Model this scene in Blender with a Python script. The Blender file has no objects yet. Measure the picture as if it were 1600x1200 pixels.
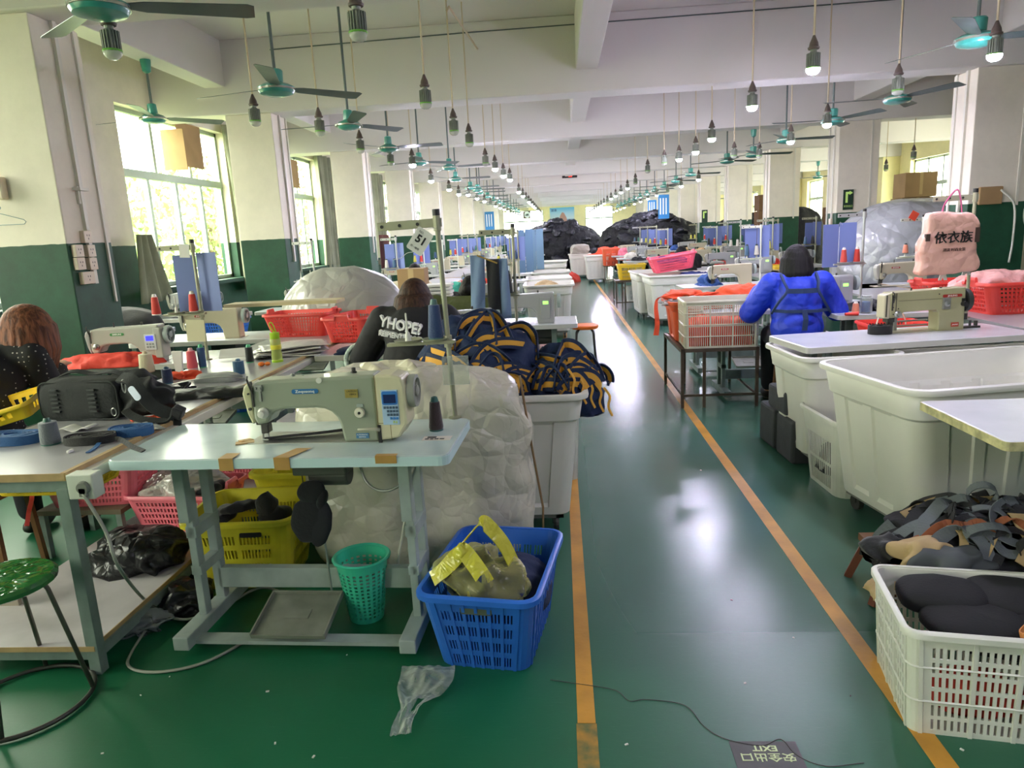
import bpy, bmesh, math, random
from mathutils import Vector, Matrix, noise
random.seed(7)
S = bpy.context.scene
COL = S.collection
R = math.radians
PI = math.pi
H = 1.55
# ------------------------------------------------------------------ camera
F = 1110.0
_yaw, _pit, _rol = R(4.33), R(11.86), 0.05
_fw = Vector((-math.sin(_yaw)*math.cos(_pit), math.cos(_yaw)*math.cos(_pit), -math.sin(_pit)))
_r0 = Vector((math.cos(_yaw), math.sin(_yaw), 0)); _u0 = _r0.cross(_fw)
_rt = math.cos(_rol)*_r0 - math.sin(_rol)*_u0
_up = math.sin(_rol)*_r0 + math.cos(_rol)*_u0
def _ray(px, py): return _fw + _rt*((px-800)/F) - _up*((py-600)/F)
def at_z(px, py, z):
    d = _ray(px, py); return Vector((0, 0, H)) + d*((z-H)/d.z)
def at_y(px, py, y):
    d = _ray(px, py); return Vector((0, 0, H)) + d*(y/d.y)
def at_x(px, py, x):
    d = _ray(px, py); return Vector((0, 0, H)) + d*(x/d.x)
cd = bpy.data.cameras.new('camera'); cam = bpy.data.objects.new('camera', cd); COL.objects.link(cam)
cd.sensor_fit = 'HORIZONTAL'; cd.sensor_width = 36; cd.lens = 36*F/1600; cd.clip_start = .05; cd.clip_end = 300
m = Matrix((( _rt.x, _up.x, -_fw.x, 0), (_rt.y, _up.y, -_fw.y, 0), (_rt.z, _up.z, -_fw.z, H), (0, 0, 0, 1)))
cam.matrix_world = m
S.camera = cam
S.view_settings.view_transform = 'Standard'; S.view_settings.look = 'None'
S.view_settings.gamma = 1; S.view_settings.use_curve_mapping = False
# ------------------------------------------------------------------ materials
_M = {}
def srgb(c):
    if isinstance(c, str):
        c = [int(c[i:i+2], 16)/255 for i in (0, 2, 4)]
    return tuple((x/12.92 if x <= .04045 else ((x+.055)/1.055)**2.4) for x in c[:3]) + (1,)
def mat(name, col, rough=.55, metal=0, bump=None, var=None, spec=.5, trans=0, alpha=1, emit=0, sheen=0, ecol=None, wrinkle=None, coat=0, sub=0):
    if name in _M: return _M[name]
    m = bpy.data.materials.new(name); m.use_nodes = True
    n = m.node_tree; b = n.nodes['Principled BSDF']
    c = srgb(col)
    b.inputs['Base Color'].default_value = c
    b.inputs['Roughness'].default_value = rough
    b.inputs['Metallic'].default_value = metal
    b.inputs['Specular IOR Level'].default_value = spec
    b.inputs['Transmission Weight'].default_value = trans
    b.inputs['Alpha'].default_value = alpha
    b.inputs['Coat Weight'].default_value = coat
    if sub:
        b.inputs['Subsurface Weight'].default_value = sub
        b.inputs['Subsurface Radius'].default_value = (.05, .05, .05)
    if sheen: b.inputs['Sheen Weight'].default_value = sheen
    if emit:
        b.inputs['Emission Color'].default_value = srgb(ecol or col)
        b.inputs['Emission Strength'].default_value = emit
    L = n.links
    tc = None
    if bump or var or wrinkle:
        tc = n.nodes.new('ShaderNodeTexCoord')
    if var:
        sc, amt = var[0], var[1]
        t = n.nodes.new('ShaderNodeTexNoise'); t.inputs['Scale'].default_value = sc; t.inputs['Detail'].default_value = 6
        L.new(tc.outputs['Object'], t.inputs['Vector'])
        mr = n.nodes.new('ShaderNodeMapRange'); mr.inputs[1].default_value = .35; mr.inputs[2].default_value = .68
        L.new(t.outputs[0], mr.inputs[0])
        mx = n.nodes.new('ShaderNodeMix'); mx.data_type = 'RGBA'
        mx.inputs[6].default_value = c
        c2 = srgb(var[2]) if len(var) > 2 else tuple(x*(1-amt) for x in c[:3])+(1,)
        mx.inputs[7].default_value = c2
        if len(var) > 2:
            mm = n.nodes.new('ShaderNodeMath'); mm.operation = 'MULTIPLY'; mm.inputs[1].default_value = amt
            L.new(mr.outputs[0], mm.inputs[0]); L.new(mm.outputs[0], mx.inputs[0])
        else: L.new(mr.outputs[0], mx.inputs[0])
        L.new(mx.outputs[2], b.inputs['Base Color'])
    last = None
    if wrinkle:
        sc, st = wrinkle
        t = n.nodes.new('ShaderNodeTexNoise'); t.inputs['Scale'].default_value = sc*.8; t.inputs['Detail'].default_value = 4
        L.new(tc.outputs['Object'], t.inputs['Vector'])
        sv = n.nodes.new('ShaderNodeVectorMath'); sv.operation = 'SCALE'; sv.inputs['Scale'].default_value = .5/sc; L.new(t.outputs[1], sv.inputs[0])
        ad = n.nodes.new('ShaderNodeVectorMath'); ad.operation = 'ADD'; L.new(tc.outputs['Object'], ad.inputs[0]); L.new(sv.outputs[0], ad.inputs[1])
        acc = t.outputs[0]
        for k_, w_ in ((1.2, 1.6), (3.1, .7)):
            v = n.nodes.new('ShaderNodeTexVoronoi'); v.inputs['Scale'].default_value = sc*k_; v.feature = 'DISTANCE_TO_EDGE'; L.new(ad.outputs[0], v.inputs['Vector'])
            a2 = n.nodes.new('ShaderNodeMath'); a2.operation = 'MULTIPLY_ADD'; a2.inputs[1].default_value = w_; L.new(v.outputs['Distance'], a2.inputs[0]); L.new(acc, a2.inputs[2]); acc = a2.outputs[0]
        bp = n.nodes.new('ShaderNodeBump'); bp.inputs['Strength'].default_value = st; bp.inputs['Distance'].default_value = .12/sc
        L.new(acc, bp.inputs['Height']); last = bp
    if bump:
        t = n.nodes.new('ShaderNodeTexNoise'); t.inputs['Scale'].default_value = bump[0]; t.inputs['Detail'].default_value = 4
        L.new(tc.outputs['Object'], t.inputs['Vector'])
        bp = n.nodes.new('ShaderNodeBump'); bp.inputs['Strength'].default_value = bump[1]; bp.inputs['Distance'].default_value = .01
        L.new(t.outputs[0], bp.inputs['Height'])
        if last: L.new(last.outputs[0], bp.inputs['Normal'])
        last = bp
    if last: L.new(last.outputs[0], b.inputs['Normal'])
    _M[name] = m
    return m
def film(name, col, clear=.7, rough=.15, wr=(9, .8)):
    """thin see-through plastic"""
    if name in _M: return _M[name]
    m = mat(name, col, rough=rough, wrinkle=wr, spec=.8)
    n = m.node_tree; b = n.nodes['Principled BSDF']; out = n.nodes['Material Output']
    t = n.nodes.new('ShaderNodeBsdfTransparent'); mx = n.nodes.new('ShaderNodeMixShader')
    c = srgb(col); t.inputs[0].default_value = tuple(.5+.5*x for x in c[:3])+(1,)
    lw = n.nodes.new('ShaderNodeLayerWeight'); lw.inputs[0].default_value = .25
    mr = n.nodes.new('ShaderNodeMapRange'); mr.inputs[3].default_value = 1-clear; mr.inputs[4].default_value = 1
    n.links.new(lw.outputs['Facing'], mr.inputs[0]); n.links.new(mr.outputs[0], mx.inputs[0])
    n.links.new(t.outputs[0], mx.inputs[1]); n.links.new(b.outputs[0], mx.inputs[2]); n.links.new(mx.outputs[0], out.inputs[0])
    return m
# ------------------------------------------------------------------ mesh builder
def rotm(rx=0, ry=0, rz=0): return Matrix.Rotation(rz, 3, 'Z') @ Matrix.Rotation(ry, 3, 'Y') @ Matrix.Rotation(rx, 3, 'X')
class MB:
    def __init__(s): s.v = []; s.f = []; s.mi = []; s.cur = 0
    def _a(s, vs, fs):
        k = len(s.v); s.v += [tuple(p) for p in vs]
        for f in fs: s.f.append(tuple(i+k for i in f)); s.mi.append(s.cur)
        return s
    def box(s, c, d, rot=None):
        x, y, z = d[0]/2, d[1]/2, d[2]/2
        vs = [Vector((a*x, b*y, e*z)) for a in (-1, 1) for b in (-1, 1) for e in (-1, 1)]
        if rot is not None: vs = [rot @ p for p in vs]
        c = Vector(c)
        return s._a([c+p for p in vs], [(0, 1, 3, 2), (4, 6, 7, 5), (0, 4, 5, 1), (2, 3, 7, 6), (0, 2, 6, 4), (1, 5, 7, 3)])
    def bx(s, x0, x1, y0, y1, z0, z1): return s.box(((x0+x1)/2, (y0+y1)/2, (z0+z1)/2), (x1-x0, y1-y0, z1-z0))
    def bar(s, a, b, w, d=None, up=(0, 0, 1)):
        a, b = Vector(a), Vector(b); d = d or w; t = (b-a); L = t.length; t.normalize()
        u = Vector(up)
        if abs(t.dot(u)) > .98: u = Vector((0, 1, 0))
        x = t.cross(u).normalized(); y = x.cross(t)
        return s.box((a+b)/2, (w, d, L), Matrix((x, y, t)).transposed())
    def cyl(s, a, b, r0, r1=None, n=12, cap=True):
        a, b = Vector(a), Vector(b); r1 = r0 if r1 is None else r1; t = (b-a).normalized()
        u = Vector((0, 0, 1)) if abs(t.z) < .9 else Vector((1, 0, 0))
        x = t.cross(u).normalized(); y = t.cross(x)
        vs = []
        for p, r in ((a, r0), (b, r1)):
            for i in range(n):
                q = 2*PI*i/n; vs.append(p + x*(r*math.cos(q)) + y*(r*math.sin(q)))
        fs = [(i, (i+1) % n, n+(i+1) % n, n+i) for i in range(n)]
        if cap: fs += [tuple(range(n-1, -1, -1)), tuple(range(n, 2*n))]
        return s._a(vs, fs)
    def lathe(s, prof, n=20, c=(0, 0, 0), ax='z', rot=None, cap=True):
        vs = []; c = Vector(c)
        for r, z in prof:
            for i in range(n):
                q = 2*PI*i/n; p = Vector((r*math.cos(q), r*math.sin(q), z))
                if ax == 'x': p = Vector((p.z, p.x, p.y))
                if ax == 'y': p = Vector((p.y, p.z, p.x))
                if rot is not None: p = rot @ p
                vs.append(c+p)
        fs = []
        for j in range(len(prof)-1):
            for i in range(n): fs.append((j*n+i, j*n+(i+1) % n, (j+1)*n+(i+1) % n, (j+1)*n+i))
        if cap and prof[0][0] > 1e-5: fs.append(tuple(range(n-1, -1, -1)))
        if cap and prof[-1][0] > 1e-5: fs.append(tuple((len(prof)-1)*n+i for i in range(n)))
        return s._a(vs, fs)
    def tube(s, pts, r, n=8, closed=False):
        pts = [Vector(p) for p in pts]; N = len(pts); vs = []
        rr = r if isinstance(r, (list, tuple)) else [r]*N
        x = None
        for i, p in enumerate(pts):
            a = pts[(i-1) % N] if (closed or i > 0) else p
            b = pts[(i+1) % N] if (closed or i < N-1) else p
            t = (b-a).normalized()
            if x is None:
                u = Vector((0, 0, 1)) if abs(t.z) < .9 else Vector((1, 0, 0)); x = t.cross(u).normalized()
            else:
                x = (x - t*x.dot(t))
                x = x.normalized() if x.length > 1e-6 else t.orthogonal().normalized()
            y = t.cross(x)
            for k in range(n):
                q = 2*PI*k/n; vs.append(p + x*(rr[i]*math.cos(q)) + y*(rr[i]*math.sin(q)))
        fs = []
        for i in range(N if closed else N-1):
            j = (i+1) % N
            for k in range(n): fs.append((i*n+k, i*n+(k+1) % n, j*n+(k+1) % n, j*n+k))
        if not closed: fs += [tuple(range(n-1, -1, -1)), tuple((N-1)*n+k for k in range(n))]
        return s._a(vs, fs)
    def prism(s, poly, t, ax='y', c=(0, 0, 0), t0=None):
        """poly in the plane normal to ax; extruded from t0 to t"""
        t0 = -t/2 if t0 is None else t0; t1 = t0+t
        def P(a, b, h):
            return {'y': Vector((a, h, b)), 'z': Vector((a, b, h)), 'x': Vector((h, a, b))}[ax] + Vector(c)
        n = len(poly)
        vs = [P(a, b, t0) for a, b in poly] + [P(a, b, t1) for a, b in poly]
        fs = [tuple(range(n-1, -1, -1)), tuple(range(n, 2*n))] + [(i, (i+1) % n, n+(i+1) % n, n+i) for i in range(n)]
        return s._a(vs, fs)
    def grid(s, fn, nu, nv, cu=False, mask=None):
        """fn(u,v)->point, u,v in 0..1"""
        vs = [fn(i/nu, j/nv) for j in range(nv+1) for i in range(nu if cu else nu+1)]
        w = nu if cu else nu+1; fs = []
        for j in range(nv):
            for i in range(nu):
                if mask and not mask(i, j): continue
                fs.append((j*w+i, j*w+(i+1) % w, (j+1)*w+(i+1) % w, (j+1)*w+i))
        return s._a(vs, fs)
    def ribbon(s, pts, w, th=.003, ups=None):
        """flat strap following pts; its width lies along ups"""
        pts = [Vector(p) for p in pts]; N = len(pts); vs = []
        for i, p in enumerate(pts):
            t = (pts[min(i+1, N-1)]-pts[max(i-1, 0)]).normalized()
            u = Vector(ups[i]) if ups else Vector((0, 1, 0))
            u = (u - t*u.dot(t)); u = u.normalized() if u.length > 1e-5 else t.orthogonal().normalized()
            nn = t.cross(u)
            for a, b in ((-1, -1), (1, -1), (1, 1), (-1, 1)): vs.append(p + u*(a*w/2) + nn*(b*th/2))
        fs = []
        for i in range(N-1):
            for k in range(4): fs.append((i*4+k, i*4+(k+1) % 4, i*4+4+(k+1) % 4, i*4+4+k))
        fs += [(3, 2, 1, 0), tuple((N-1)*4+k for k in range(4))]
        return s._a(vs, fs)
    def ell(s, c, r, n=16, m=10, rot=None):
        c = Vector(c); vs = []; rx, ry, rz = r
        for j in range(1, m):
            p = PI*j/m
            for i in range(n):
                q = 2*PI*i/n; v = Vector((rx*math.sin(p)*math.cos(q), ry*math.sin(p)*math.sin(q), rz*math.cos(p)))
                if rot is not None: v = rot @ v
                vs.append(c+v)
        a, b = Vector((0, 0, rz)), Vector((0, 0, -rz))
        if rot is not None: a, b = rot @ a, rot @ b
        k = len(vs); vs += [c+a, c+b]; fs = []
        for j in range(m-2):
            for i in range(n): fs.append((j*n+i, (j+1)*n+i, (j+1)*n+(i+1) % n, j*n+(i+1) % n))
        for i in range(n):
            fs.append((k, i, (i+1) % n)); fs.append((k+1, (m-2)*n+(i+1) % n, (m-2)*n+i))
        return s._a(vs, fs)
    def cap(s, a, b, ra, rb):   # tapered capsule for remeshed bodies
        a, b = Vector(a), Vector(b)
        s.cyl(a, b, ra, rb, n=14); s.ell(a, (ra,)*3, 14, 8); s.ell(b, (rb,)*3, 14, 8); return s
    def map(s, fn): s.v = [tuple(fn(Vector(p))) for p in s.v]; return s
def obj(name, mb, mt, parent=None, smooth=False, bev=0, remesh=0, rsm=4, thick=0, sub=0, loc=None, rz=0):
    me = bpy.data.meshes.new(name); me.from_pydata(mb.v, [], mb.f); me.validate()
    for q in (mt if isinstance(mt, (list, tuple)) else [mt]): me.materials.append(q)
    if isinstance(mt, (list, tuple)) and len(mb.mi) == len(me.polygons): me.polygons.foreach_set('material_index', mb.mi)
    if smooth is True: me.polygons.foreach_set('use_smooth', [True]*len(me.polygons))
    elif smooth: 
        me.polygons.foreach_set('use_smooth', [True]*len(me.polygons)); 
        me.set_sharp_from_angle(angle=R(smooth))
    me.update()
    o = bpy.data.objects.new(name, me); COL.objects.link(o)
    if remesh:
        q = o.modifiers.new('remesh', 'REMESH'); q.mode = 'VOXEL'; q.voxel_size = remesh; q.use_smooth_shade = True
        if rsm: q = o.modifiers.new('smooth', 'SMOOTH'); q.iterations = rsm; q.factor = .6
    if thick: q = o.modifiers.new('solid', 'SOLIDIFY'); q.thickness = thick; q.offset = 0
    if bev:
        q = o.modifiers.new('bevel', 'BEVEL'); q.width = bev; q.segments = 2; q.limit_method = 'ANGLE'; q.angle_limit = R(35)
    if sub: q = o.modifiers.new('subsurf', 'SUBSURF'); q.levels = sub; q.render_levels = sub
    if parent is not None: o.parent = parent
    if loc is not None: o.location = loc
    if rz: o.rotation_euler.z = rz
    return o
def tag(o, label, cat, group=None, kind=None):
    o['label'] = label; o['category'] = cat
    if group: o['group'] = group
    if kind: o['kind'] = kind
    return o
def thing(name, label, cat, loc=(0, 0, 0), rz=0, group=None):
    o = bpy.data.objects.new(name, None); COL.objects.link(o); o.empty_display_size = .1
    o.location = loc; o.rotation_euler.z = rz
    return tag(o, label, cat, group)
def struct(name, mb, mt, label=None, **k):
    o = obj(name, mb, mt, **k); o['kind'] = 'structure'
    if label: o['label'] = label
    return o
_kids = {}
def kids(o):
    if o.name not in _kids: _kids[o.name] = [c for c in COL.objects if c.parent == o]
    return _kids[o.name]
def dup(root, loc, rz=None, label=None, group=None, scale=None):
    def cp(o, par):
        c = o.copy(); COL.objects.link(c)
        if par is not None: c.parent = par
        for k in kids(o): cp(k, c)
        return c
    r = cp(root, None); r.location = loc
    if rz is not None: r.rotation_euler.z = rz
    if label: r['label'] = label
    if group: r['group'] = group
    if scale: r.scale = (scale,)*3 if not isinstance(scale, tuple) else scale
    return r
def text(body, size, loc, rot, mt, parent, name='lettering', ex=.0004, align='CENTER', sx=1, bold=0, shear=0):
    c = bpy.data.curves.new(name, 'FONT'); c.body = body; c.size = size; c.extrude = ex; c.align_x = align; c.align_y = 'CENTER'
    c.offset = bold; c.shear = shear; c.materials.append(mt); c.resolution_u = 2
    q = bpy.data.objects.new(name, c); COL.objects.link(q); bpy.context.view_layer.update()
    me = bpy.data.meshes.new_from_object(q.evaluated_get(bpy.context.evaluated_depsgraph_get())); bpy.data.objects.remove(q)
    o = bpy.data.objects.new(name, me); COL.objects.link(o); o.location = loc; o.rotation_euler = rot; o.scale = (sx, 1, 1)
    if parent is not None: o.parent = parent
    return o
def arc(c, r, a0, a1, n): return [(c[0]+r*math.cos(a0+(a1-a0)*i/n), c[1]+r*math.sin(a0+(a1-a0)*i/n)) for i in range(n+1)]
def rrect(x0, x1, y0, y1, r, n=4):
    return (arc((x1-r, y0+r), r, -PI/2, 0, n)+arc((x1-r, y1-r), r, 0, PI/2, n)+arc((x0+r, y1-r), r, PI/2, PI, n)+arc((x0+r, y0+r), r, PI, 1.5*PI, n))
def spline(pts, n=6):
    """Catmull-Rom through pts"""
    P = [Vector(p) for p in pts]; P = [P[0]*2-P[1]]+P+[P[-1]*2-P[-2]]; out = []
    for i in range(1, len(P)-2):
        for k in range(n):
            t = k/n; a, b, c, d = P[i-1], P[i], P[i+1], P[i+2]
            out.append(.5*((2*b)+(c-a)*t+(2*a-5*b+4*c-d)*t*t+(3*b-a-3*c+d)*t*t*t))
    out.append(P[-2]); return out
ORD = ['first', 'second', 'third', 'fourth', 'fifth', 'sixth', 'seventh', 'eighth', 'ninth', 'tenth', 'eleventh', 'twelfth', 'thirteenth',
       'fourteenth', 'fifteenth', 'sixteenth', 'seventeenth', 'eighteenth', 'nineteenth', 'twentieth', 'twenty-first', 'twenty-second', 'twenty-third', 'twenty-fourth', 'twenty-fifth']
# ------------------------------------------------------------------ surfaces of the hall
def wall_mat(name, top, low, zb=1.64, rag=.012):
    m = bpy.data.materials.new(name); m.use_nodes = True; n = m.node_tree; b = n.nodes['Principled BSDF']; L = n.links
    g = n.nodes.new('ShaderNodeNewGeometry'); sp = n.nodes.new('ShaderNodeSeparateXYZ'); L.new(g.outputs['Position'], sp.inputs[0])
    nz = n.nodes.new('ShaderNodeTexNoise'); nz.inputs['Scale'].default_value = 9; L.new(g.outputs['Position'], nz.inputs['Vector'])
    ma = n.nodes.new('ShaderNodeMath'); ma.operation = 'MULTIPLY_ADD'; ma.inputs[1].default_value = rag; L.new(nz.outputs[0], ma.inputs[0]); L.new(sp.outputs[2], ma.inputs[2])
    lt = n.nodes.new('ShaderNodeMath'); lt.operation = 'LESS_THAN'; lt.inputs[1].default_value = zb+rag/2; L.new(ma.outputs[0], lt.inputs[0])
    n2 = n.nodes.new('ShaderNodeTexNoise'); n2.inputs['Scale'].default_value = 3.5; n2.inputs['Detail'].default_value = 8; n2.inputs['Roughness'].default_value = .7; L.new(g.outputs['Position'], n2.inputs['Vector'])
    def two(a, bb):
        mr = n.nodes.new('ShaderNodeMapRange'); mr.inputs[1].default_value = .35; mr.inputs[2].default_value = .75; L.new(n2.outputs[0], mr.inputs[0])
        mx = n.nodes.new('ShaderNodeMix'); mx.data_type = 'RGBA'; mx.inputs[6].default_value = srgb(a); mx.inputs[7].default_value = srgb(bb); L.new(mr.outputs[0], mx.inputs[0]); return mx
    A = two(top, [c*.95 for c in srgb_t(top)]); B = two(low, [min(1, c*1.35+.01) for c in srgb_t(low)])
    mx = n.nodes.new('ShaderNodeMix'); mx.data_type = 'RGBA'; L.new(lt.outputs[0], mx.inputs[0]); L.new(A.outputs[2], mx.inputs[6]); L.new(B.outputs[2], mx.inputs[7])
    L.new(mx.outputs[2], b.inputs['Base Color'])
    rr = n.nodes.new('ShaderNodeMapRange'); rr.inputs[3].default_value = .75; rr.inputs[4].default_value = .6; L.new(lt.outputs[0], rr.inputs[0]); L.new(rr.outputs[0], b.inputs['Roughness'])
    bp = n.nodes.new('ShaderNodeBump'); bp.inputs['Strength'].default_value = .15; bp.inputs['Distance'].default_value = .01; L.new(n2.outputs[0], bp.inputs['Height']); L.new(bp.outputs[0], b.inputs['Normal'])
    return m
def srgb_t(c): return [int(c[i:i+2], 16)/255 for i in (0, 2, 4)]
M_wall = wall_mat('wall_paint', 'ece4d4', '123e2a')
M_wallY = wall_mat('wall_paint_cream', 'eee4ac', '134029')
M_ceil = mat('ceiling_paint', 'e0dbd6', .8, var=(.6, .05), bump=(3, .1))
def floor_mat():
    m = bpy.data.materials.new('green_epoxy_floor'); m.use_nodes = True; n = m.node_tree; b = n.nodes['Principled BSDF']; L = n.links
    g = n.nodes.new('ShaderNodeNewGeometry')
    def nz(sc, det, rough=.6, dist=0, vec=None):
        t = n.nodes.new('ShaderNodeTexNoise'); t.inputs['Scale'].default_value = sc; t.inputs['Detail'].default_value = det
        t.inputs['Roughness'].default_value = rough; t.inputs['Distortion'].default_value = dist; L.new(vec or g.outputs['Position'], t.inputs['Vector']); return t
    def mr(src, a, bb, c, d):
        q = n.nodes.new('ShaderNodeMapRange'); 
        for i, v in enumerate((a, bb, c, d)): q.inputs[i+1].default_value = v
        L.new(src, q.inputs[0]); return q
    a = nz(1.3, 3, .5); k = mr(a.outputs[0], .3, .75, 0, 1)
    mx = n.nodes.new('ShaderNodeMix'); mx.data_type = 'RGBA'; mx.inputs[6].default_value = srgb('0e5a38'); mx.inputs[7].default_value = srgb('1a6444'); L.new(k.outputs[0], mx.inputs[0])
    # grey wear along the walked aisle, some floor reflection mixed into its colour
    sp = n.nodes.new('ShaderNodeSeparateXYZ'); L.new(g.outputs['Position'], sp.inputs[0])
    w1 = mr(sp.outputs[0], -.1, .25, 0, 1); w2 = mr(sp.outputs[1], 1.4, 3.2, 0, 1)
    w = n.nodes.new('ShaderNodeMath'); w.operation = 'MULTIPLY'; L.new(w1.outputs[0], w.inputs[0]); L.new(w2.outputs[0], w.inputs[1])
    wb = n.nodes.new('ShaderNodeMath'); wb.operation = 'MULTIPLY'; L.new(w.outputs[0], wb.inputs[0])
    c2 = nz(1.1, 2.5, .45); k2 = mr(c2.outputs[0], .25, .8, .45, .8); L.new(k2.outputs[0], wb.inputs[1])
    my = n.nodes.new('ShaderNodeMix'); my.data_type = 'RGBA'; L.new(wb.outputs[0], my.inputs[0]); L.new(mx.outputs[2], my.inputs[6]); my.inputs[7].default_value = srgb('52736a')
    # fine scratches
    mp = n.nodes.new('ShaderNodeMapping'); mp.inputs['Scale'].default_value = (3, 40, 1); mp.inputs['Rotation'].default_value = (0, 0, .7); L.new(g.outputs['Position'], mp.inputs[0])
    s1 = nz(4, 6, .7, 0, mp.outputs[0]); ks = mr(s1.outputs[0], .58, .85, 0, .4)
    mz = n.nodes.new('ShaderNodeMix'); mz.data_type = 'RGBA'; L.new(ks.outputs[0], mz.inputs[0]); L.new(my.outputs[2], mz.inputs[6]); mz.inputs[7].default_value = srgb('58866f')
    L.new(mz.outputs[2], b.inputs['Base Color'])
    rr = mr(w.outputs[0], 0, 1, .42, .19); L.new(rr.outputs[0], b.inputs['Roughness'])
    bp = n.nodes.new('ShaderNodeBump'); bp.inputs['Strength'].default_value = .12; bp.inputs['Distance'].default_value = .004
    s2 = nz(45, 6, .7); L.new(s2.outputs[0], bp.inputs['Height']); L.new(bp.outputs[0], b.inputs['Normal'])
    return m
XL, XR, Y0, Y1, ZC = -4.85, 9.3, -7.0, 45.0, 3.95
floor = MB().bx(XL-.3, XR+.3, Y0-.2, Y1+.3, -.15, 0); struct('floor', floor, floor_mat(), 'glossy green painted factory floor')
struct('ceiling', MB().bx(XL-.3, XR+.3, Y0-.2, Y1+.3, ZC, ZC+.2), M_ceil, 'white painted concrete ceiling')
# ---- cross beams and long beams
BY = [4.75+4*k for k in range(-2, 11)]
for y in BY: struct('beam', MB().bx(XL, XR, y, y+.42, 3.12, ZC), M_ceil, bev=.012)
for i, y in enumerate(BY[:-1]):
    ya, yb = y+.42, BY[i+1]
    struct('beam', MB().bx(.25, .5, ya, yb, 3.36, ZC), M_ceil, bev=.01)
    struct('beam', MB().bx(-4.15, -3.9, ya, yb, 3.43, ZC), M_ceil, bev=.01)
    struct('beam', MB().bx(4.9, 5.2, ya, yb, 3.43, ZC), M_ceil, bev=.01)
# ---- columns with flat conduits
M_cond = mat('conduit_plastic', 'ddd9cc', .5)
for k in range(-1, 11):
    y = 4.8+4*k
    c = struct('column', MB().bx(-3.97, -3.4, y, y+.5, 0, 3.12), M_wall, bev=.008)
    mb = MB().bx(-3.402, -3.375, y+.2, y+.235, 1.35, 3.12); mb.bx(-3.402, -3.385, y+.42, y+.44, 1.2, 3.12)
    obj('conduit', mb, M_cond, c)
    if k >= 1:
        c = struct('column', MB().bx(4.72, 5.38, y, y+.5, 0, 3.12), M_wall, bev=.008)
        mb = MB().bx(4.695, 4.722, y+.16, y+.2, 1.3, 3.12); mb.bx(4.705, 4.722, y+.4, y+.44, 1.3, 3.12); mb.bx(5.24, 5.27, y-.012, y, 1.6, 3.12)
        obj('conduit', mb, M_cond, c)
    if k >= 2:
        struct('column', MB().bx(XR-.45, XR, y, y+.5, 0, 3.12), M_wallY, bev=.008)
# ---- walls with window openings
WZ0, WZ1 = 1.13, 3.2
def wall_with_holes(name, holes, x0, x1, ya, yb, mt, along='y'):
    mb = MB(); cur = ya
    def b(a0, a1, z0, z1):
        if a1-a0 < 1e-4 or z1-z0 < 1e-4: return
        if along == 'y': mb.bx(x0, x1, a0, a1, z0, z1)
        else: mb.bx(a0, a1, x0, x1, z0, z1)
    for (h0, h1, z0, z1) in holes:
        b(cur, h0, 0, ZC); b(h0, h1, 0, z0); b(h0, h1, z1, ZC); cur = h1
    b(cur, yb, 0, ZC)
    return struct(name, mb, mt)
LW = [(8.0+4*k, 10.6+4*k, WZ0, WZ1) for k in range(-3, 9)]
wall_with_holes('wall_left', LW, XL-.24, XL, Y0, Y1, M_wall)
RW = [(14+4*k, 16.2+4*k, 1.2, 2.95) for k in range(0, 7)]
wall_with_holes('wall_right', RW, XR, XR+.24, Y0, Y1, M_wallY)
BW = [(-3.9, -.95, 1.0, 2.95), (1.62, 3.3, 1.0, 3.0)]
wall_with_holes('wall_back', BW, Y1, Y1+.24, XL-.24, XR+.24, M_wallY, 'x')
struct('wall_front', MB().bx(XL-.24, XR+.24, Y0-.24, Y0, 0, ZC), M_wall)
# ---- windows: frame, mullions, transom, panes
M_alu = mat('window_aluminium', '9fae9d', .45, .3)
def glass():
    m = bpy.data.materials.new('window_glass'); m.use_nodes = True; n = m.node_tree; n.nodes.clear()
    o = n.nodes.new('ShaderNodeOutputMaterial'); t = n.nodes.new('ShaderNodeBsdfTransparent'); t.inputs[0].default_value = (.95, .97, .9, 1)
    gl = n.nodes.new('ShaderNodeBsdfGlossy'); gl.inputs['Roughness'].default_value = .05; mx = n.nodes.new('ShaderNodeMixShader'); mx.inputs[0].default_value = .06
    n.links.new(t.outputs[0], mx.inputs[1]); n.links.new(gl.outputs[0], mx.inputs[2]); n.links.new(mx.outputs[0], o.inputs[0]); return m
M_glass = glass()
wn = [0]
def window(x, a0, a1, z0, z1, nlow, nup, along='y', zt=None):
    wn[0] += 1
    fr = MB(); w = .05
    def b(p0, p1, q0, q1, d=.06):
        if along == 'y': fr.bx(x-d/2, x+d/2, p0, p1, q0, q1)
        else: fr.bx(p0, p1, x-d/2, x+d/2, q0, q1)
    b(a0, a0+w, z0, z1); b(a1-w, a1, z0, z1); b(a0, a1, z0, z0+w); b(a0, a1, z1-w, z1)
    if zt: b(a0, a1, zt-.045, zt+.045, .08)
    for i in range(1, nlow): c = a0+(a1-a0)*i/nlow; b(c-.028, c+.028, z0, zt or z1)
    for i in range(1, nup): c = a0+(a1-a0)*i/nup; b(c-.03, c+.03, zt or z0, z1)
    o = struct('window_%d' % wn[0], fr, M_alu)
    g = MB()
    if along == 'y': g.bx(x-.003, x+.003, a0+.02, a1-.02, z0+.02, z1-.02)
    else: g.bx(a0+.02, a1-.02, x-.003, x+.003, z0+.02, z1-.02)
    obj('pane', g, M_glass, o)
    sl = MB()
    if along == 'y': sl.bx(min(x, x+(.3 if x < 0 else -.3)), max(x, x+(.3 if x < 0 else -.3)), a0-.03, a1+.03, z0-.05, z0)
    if sl.v: obj('sill', sl, M_wall, o)
    return o
for (a, b_, z0, z1) in LW: window(XL-.14, a, b_, z0, z1, 4, 3, zt=2.47)
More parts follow.
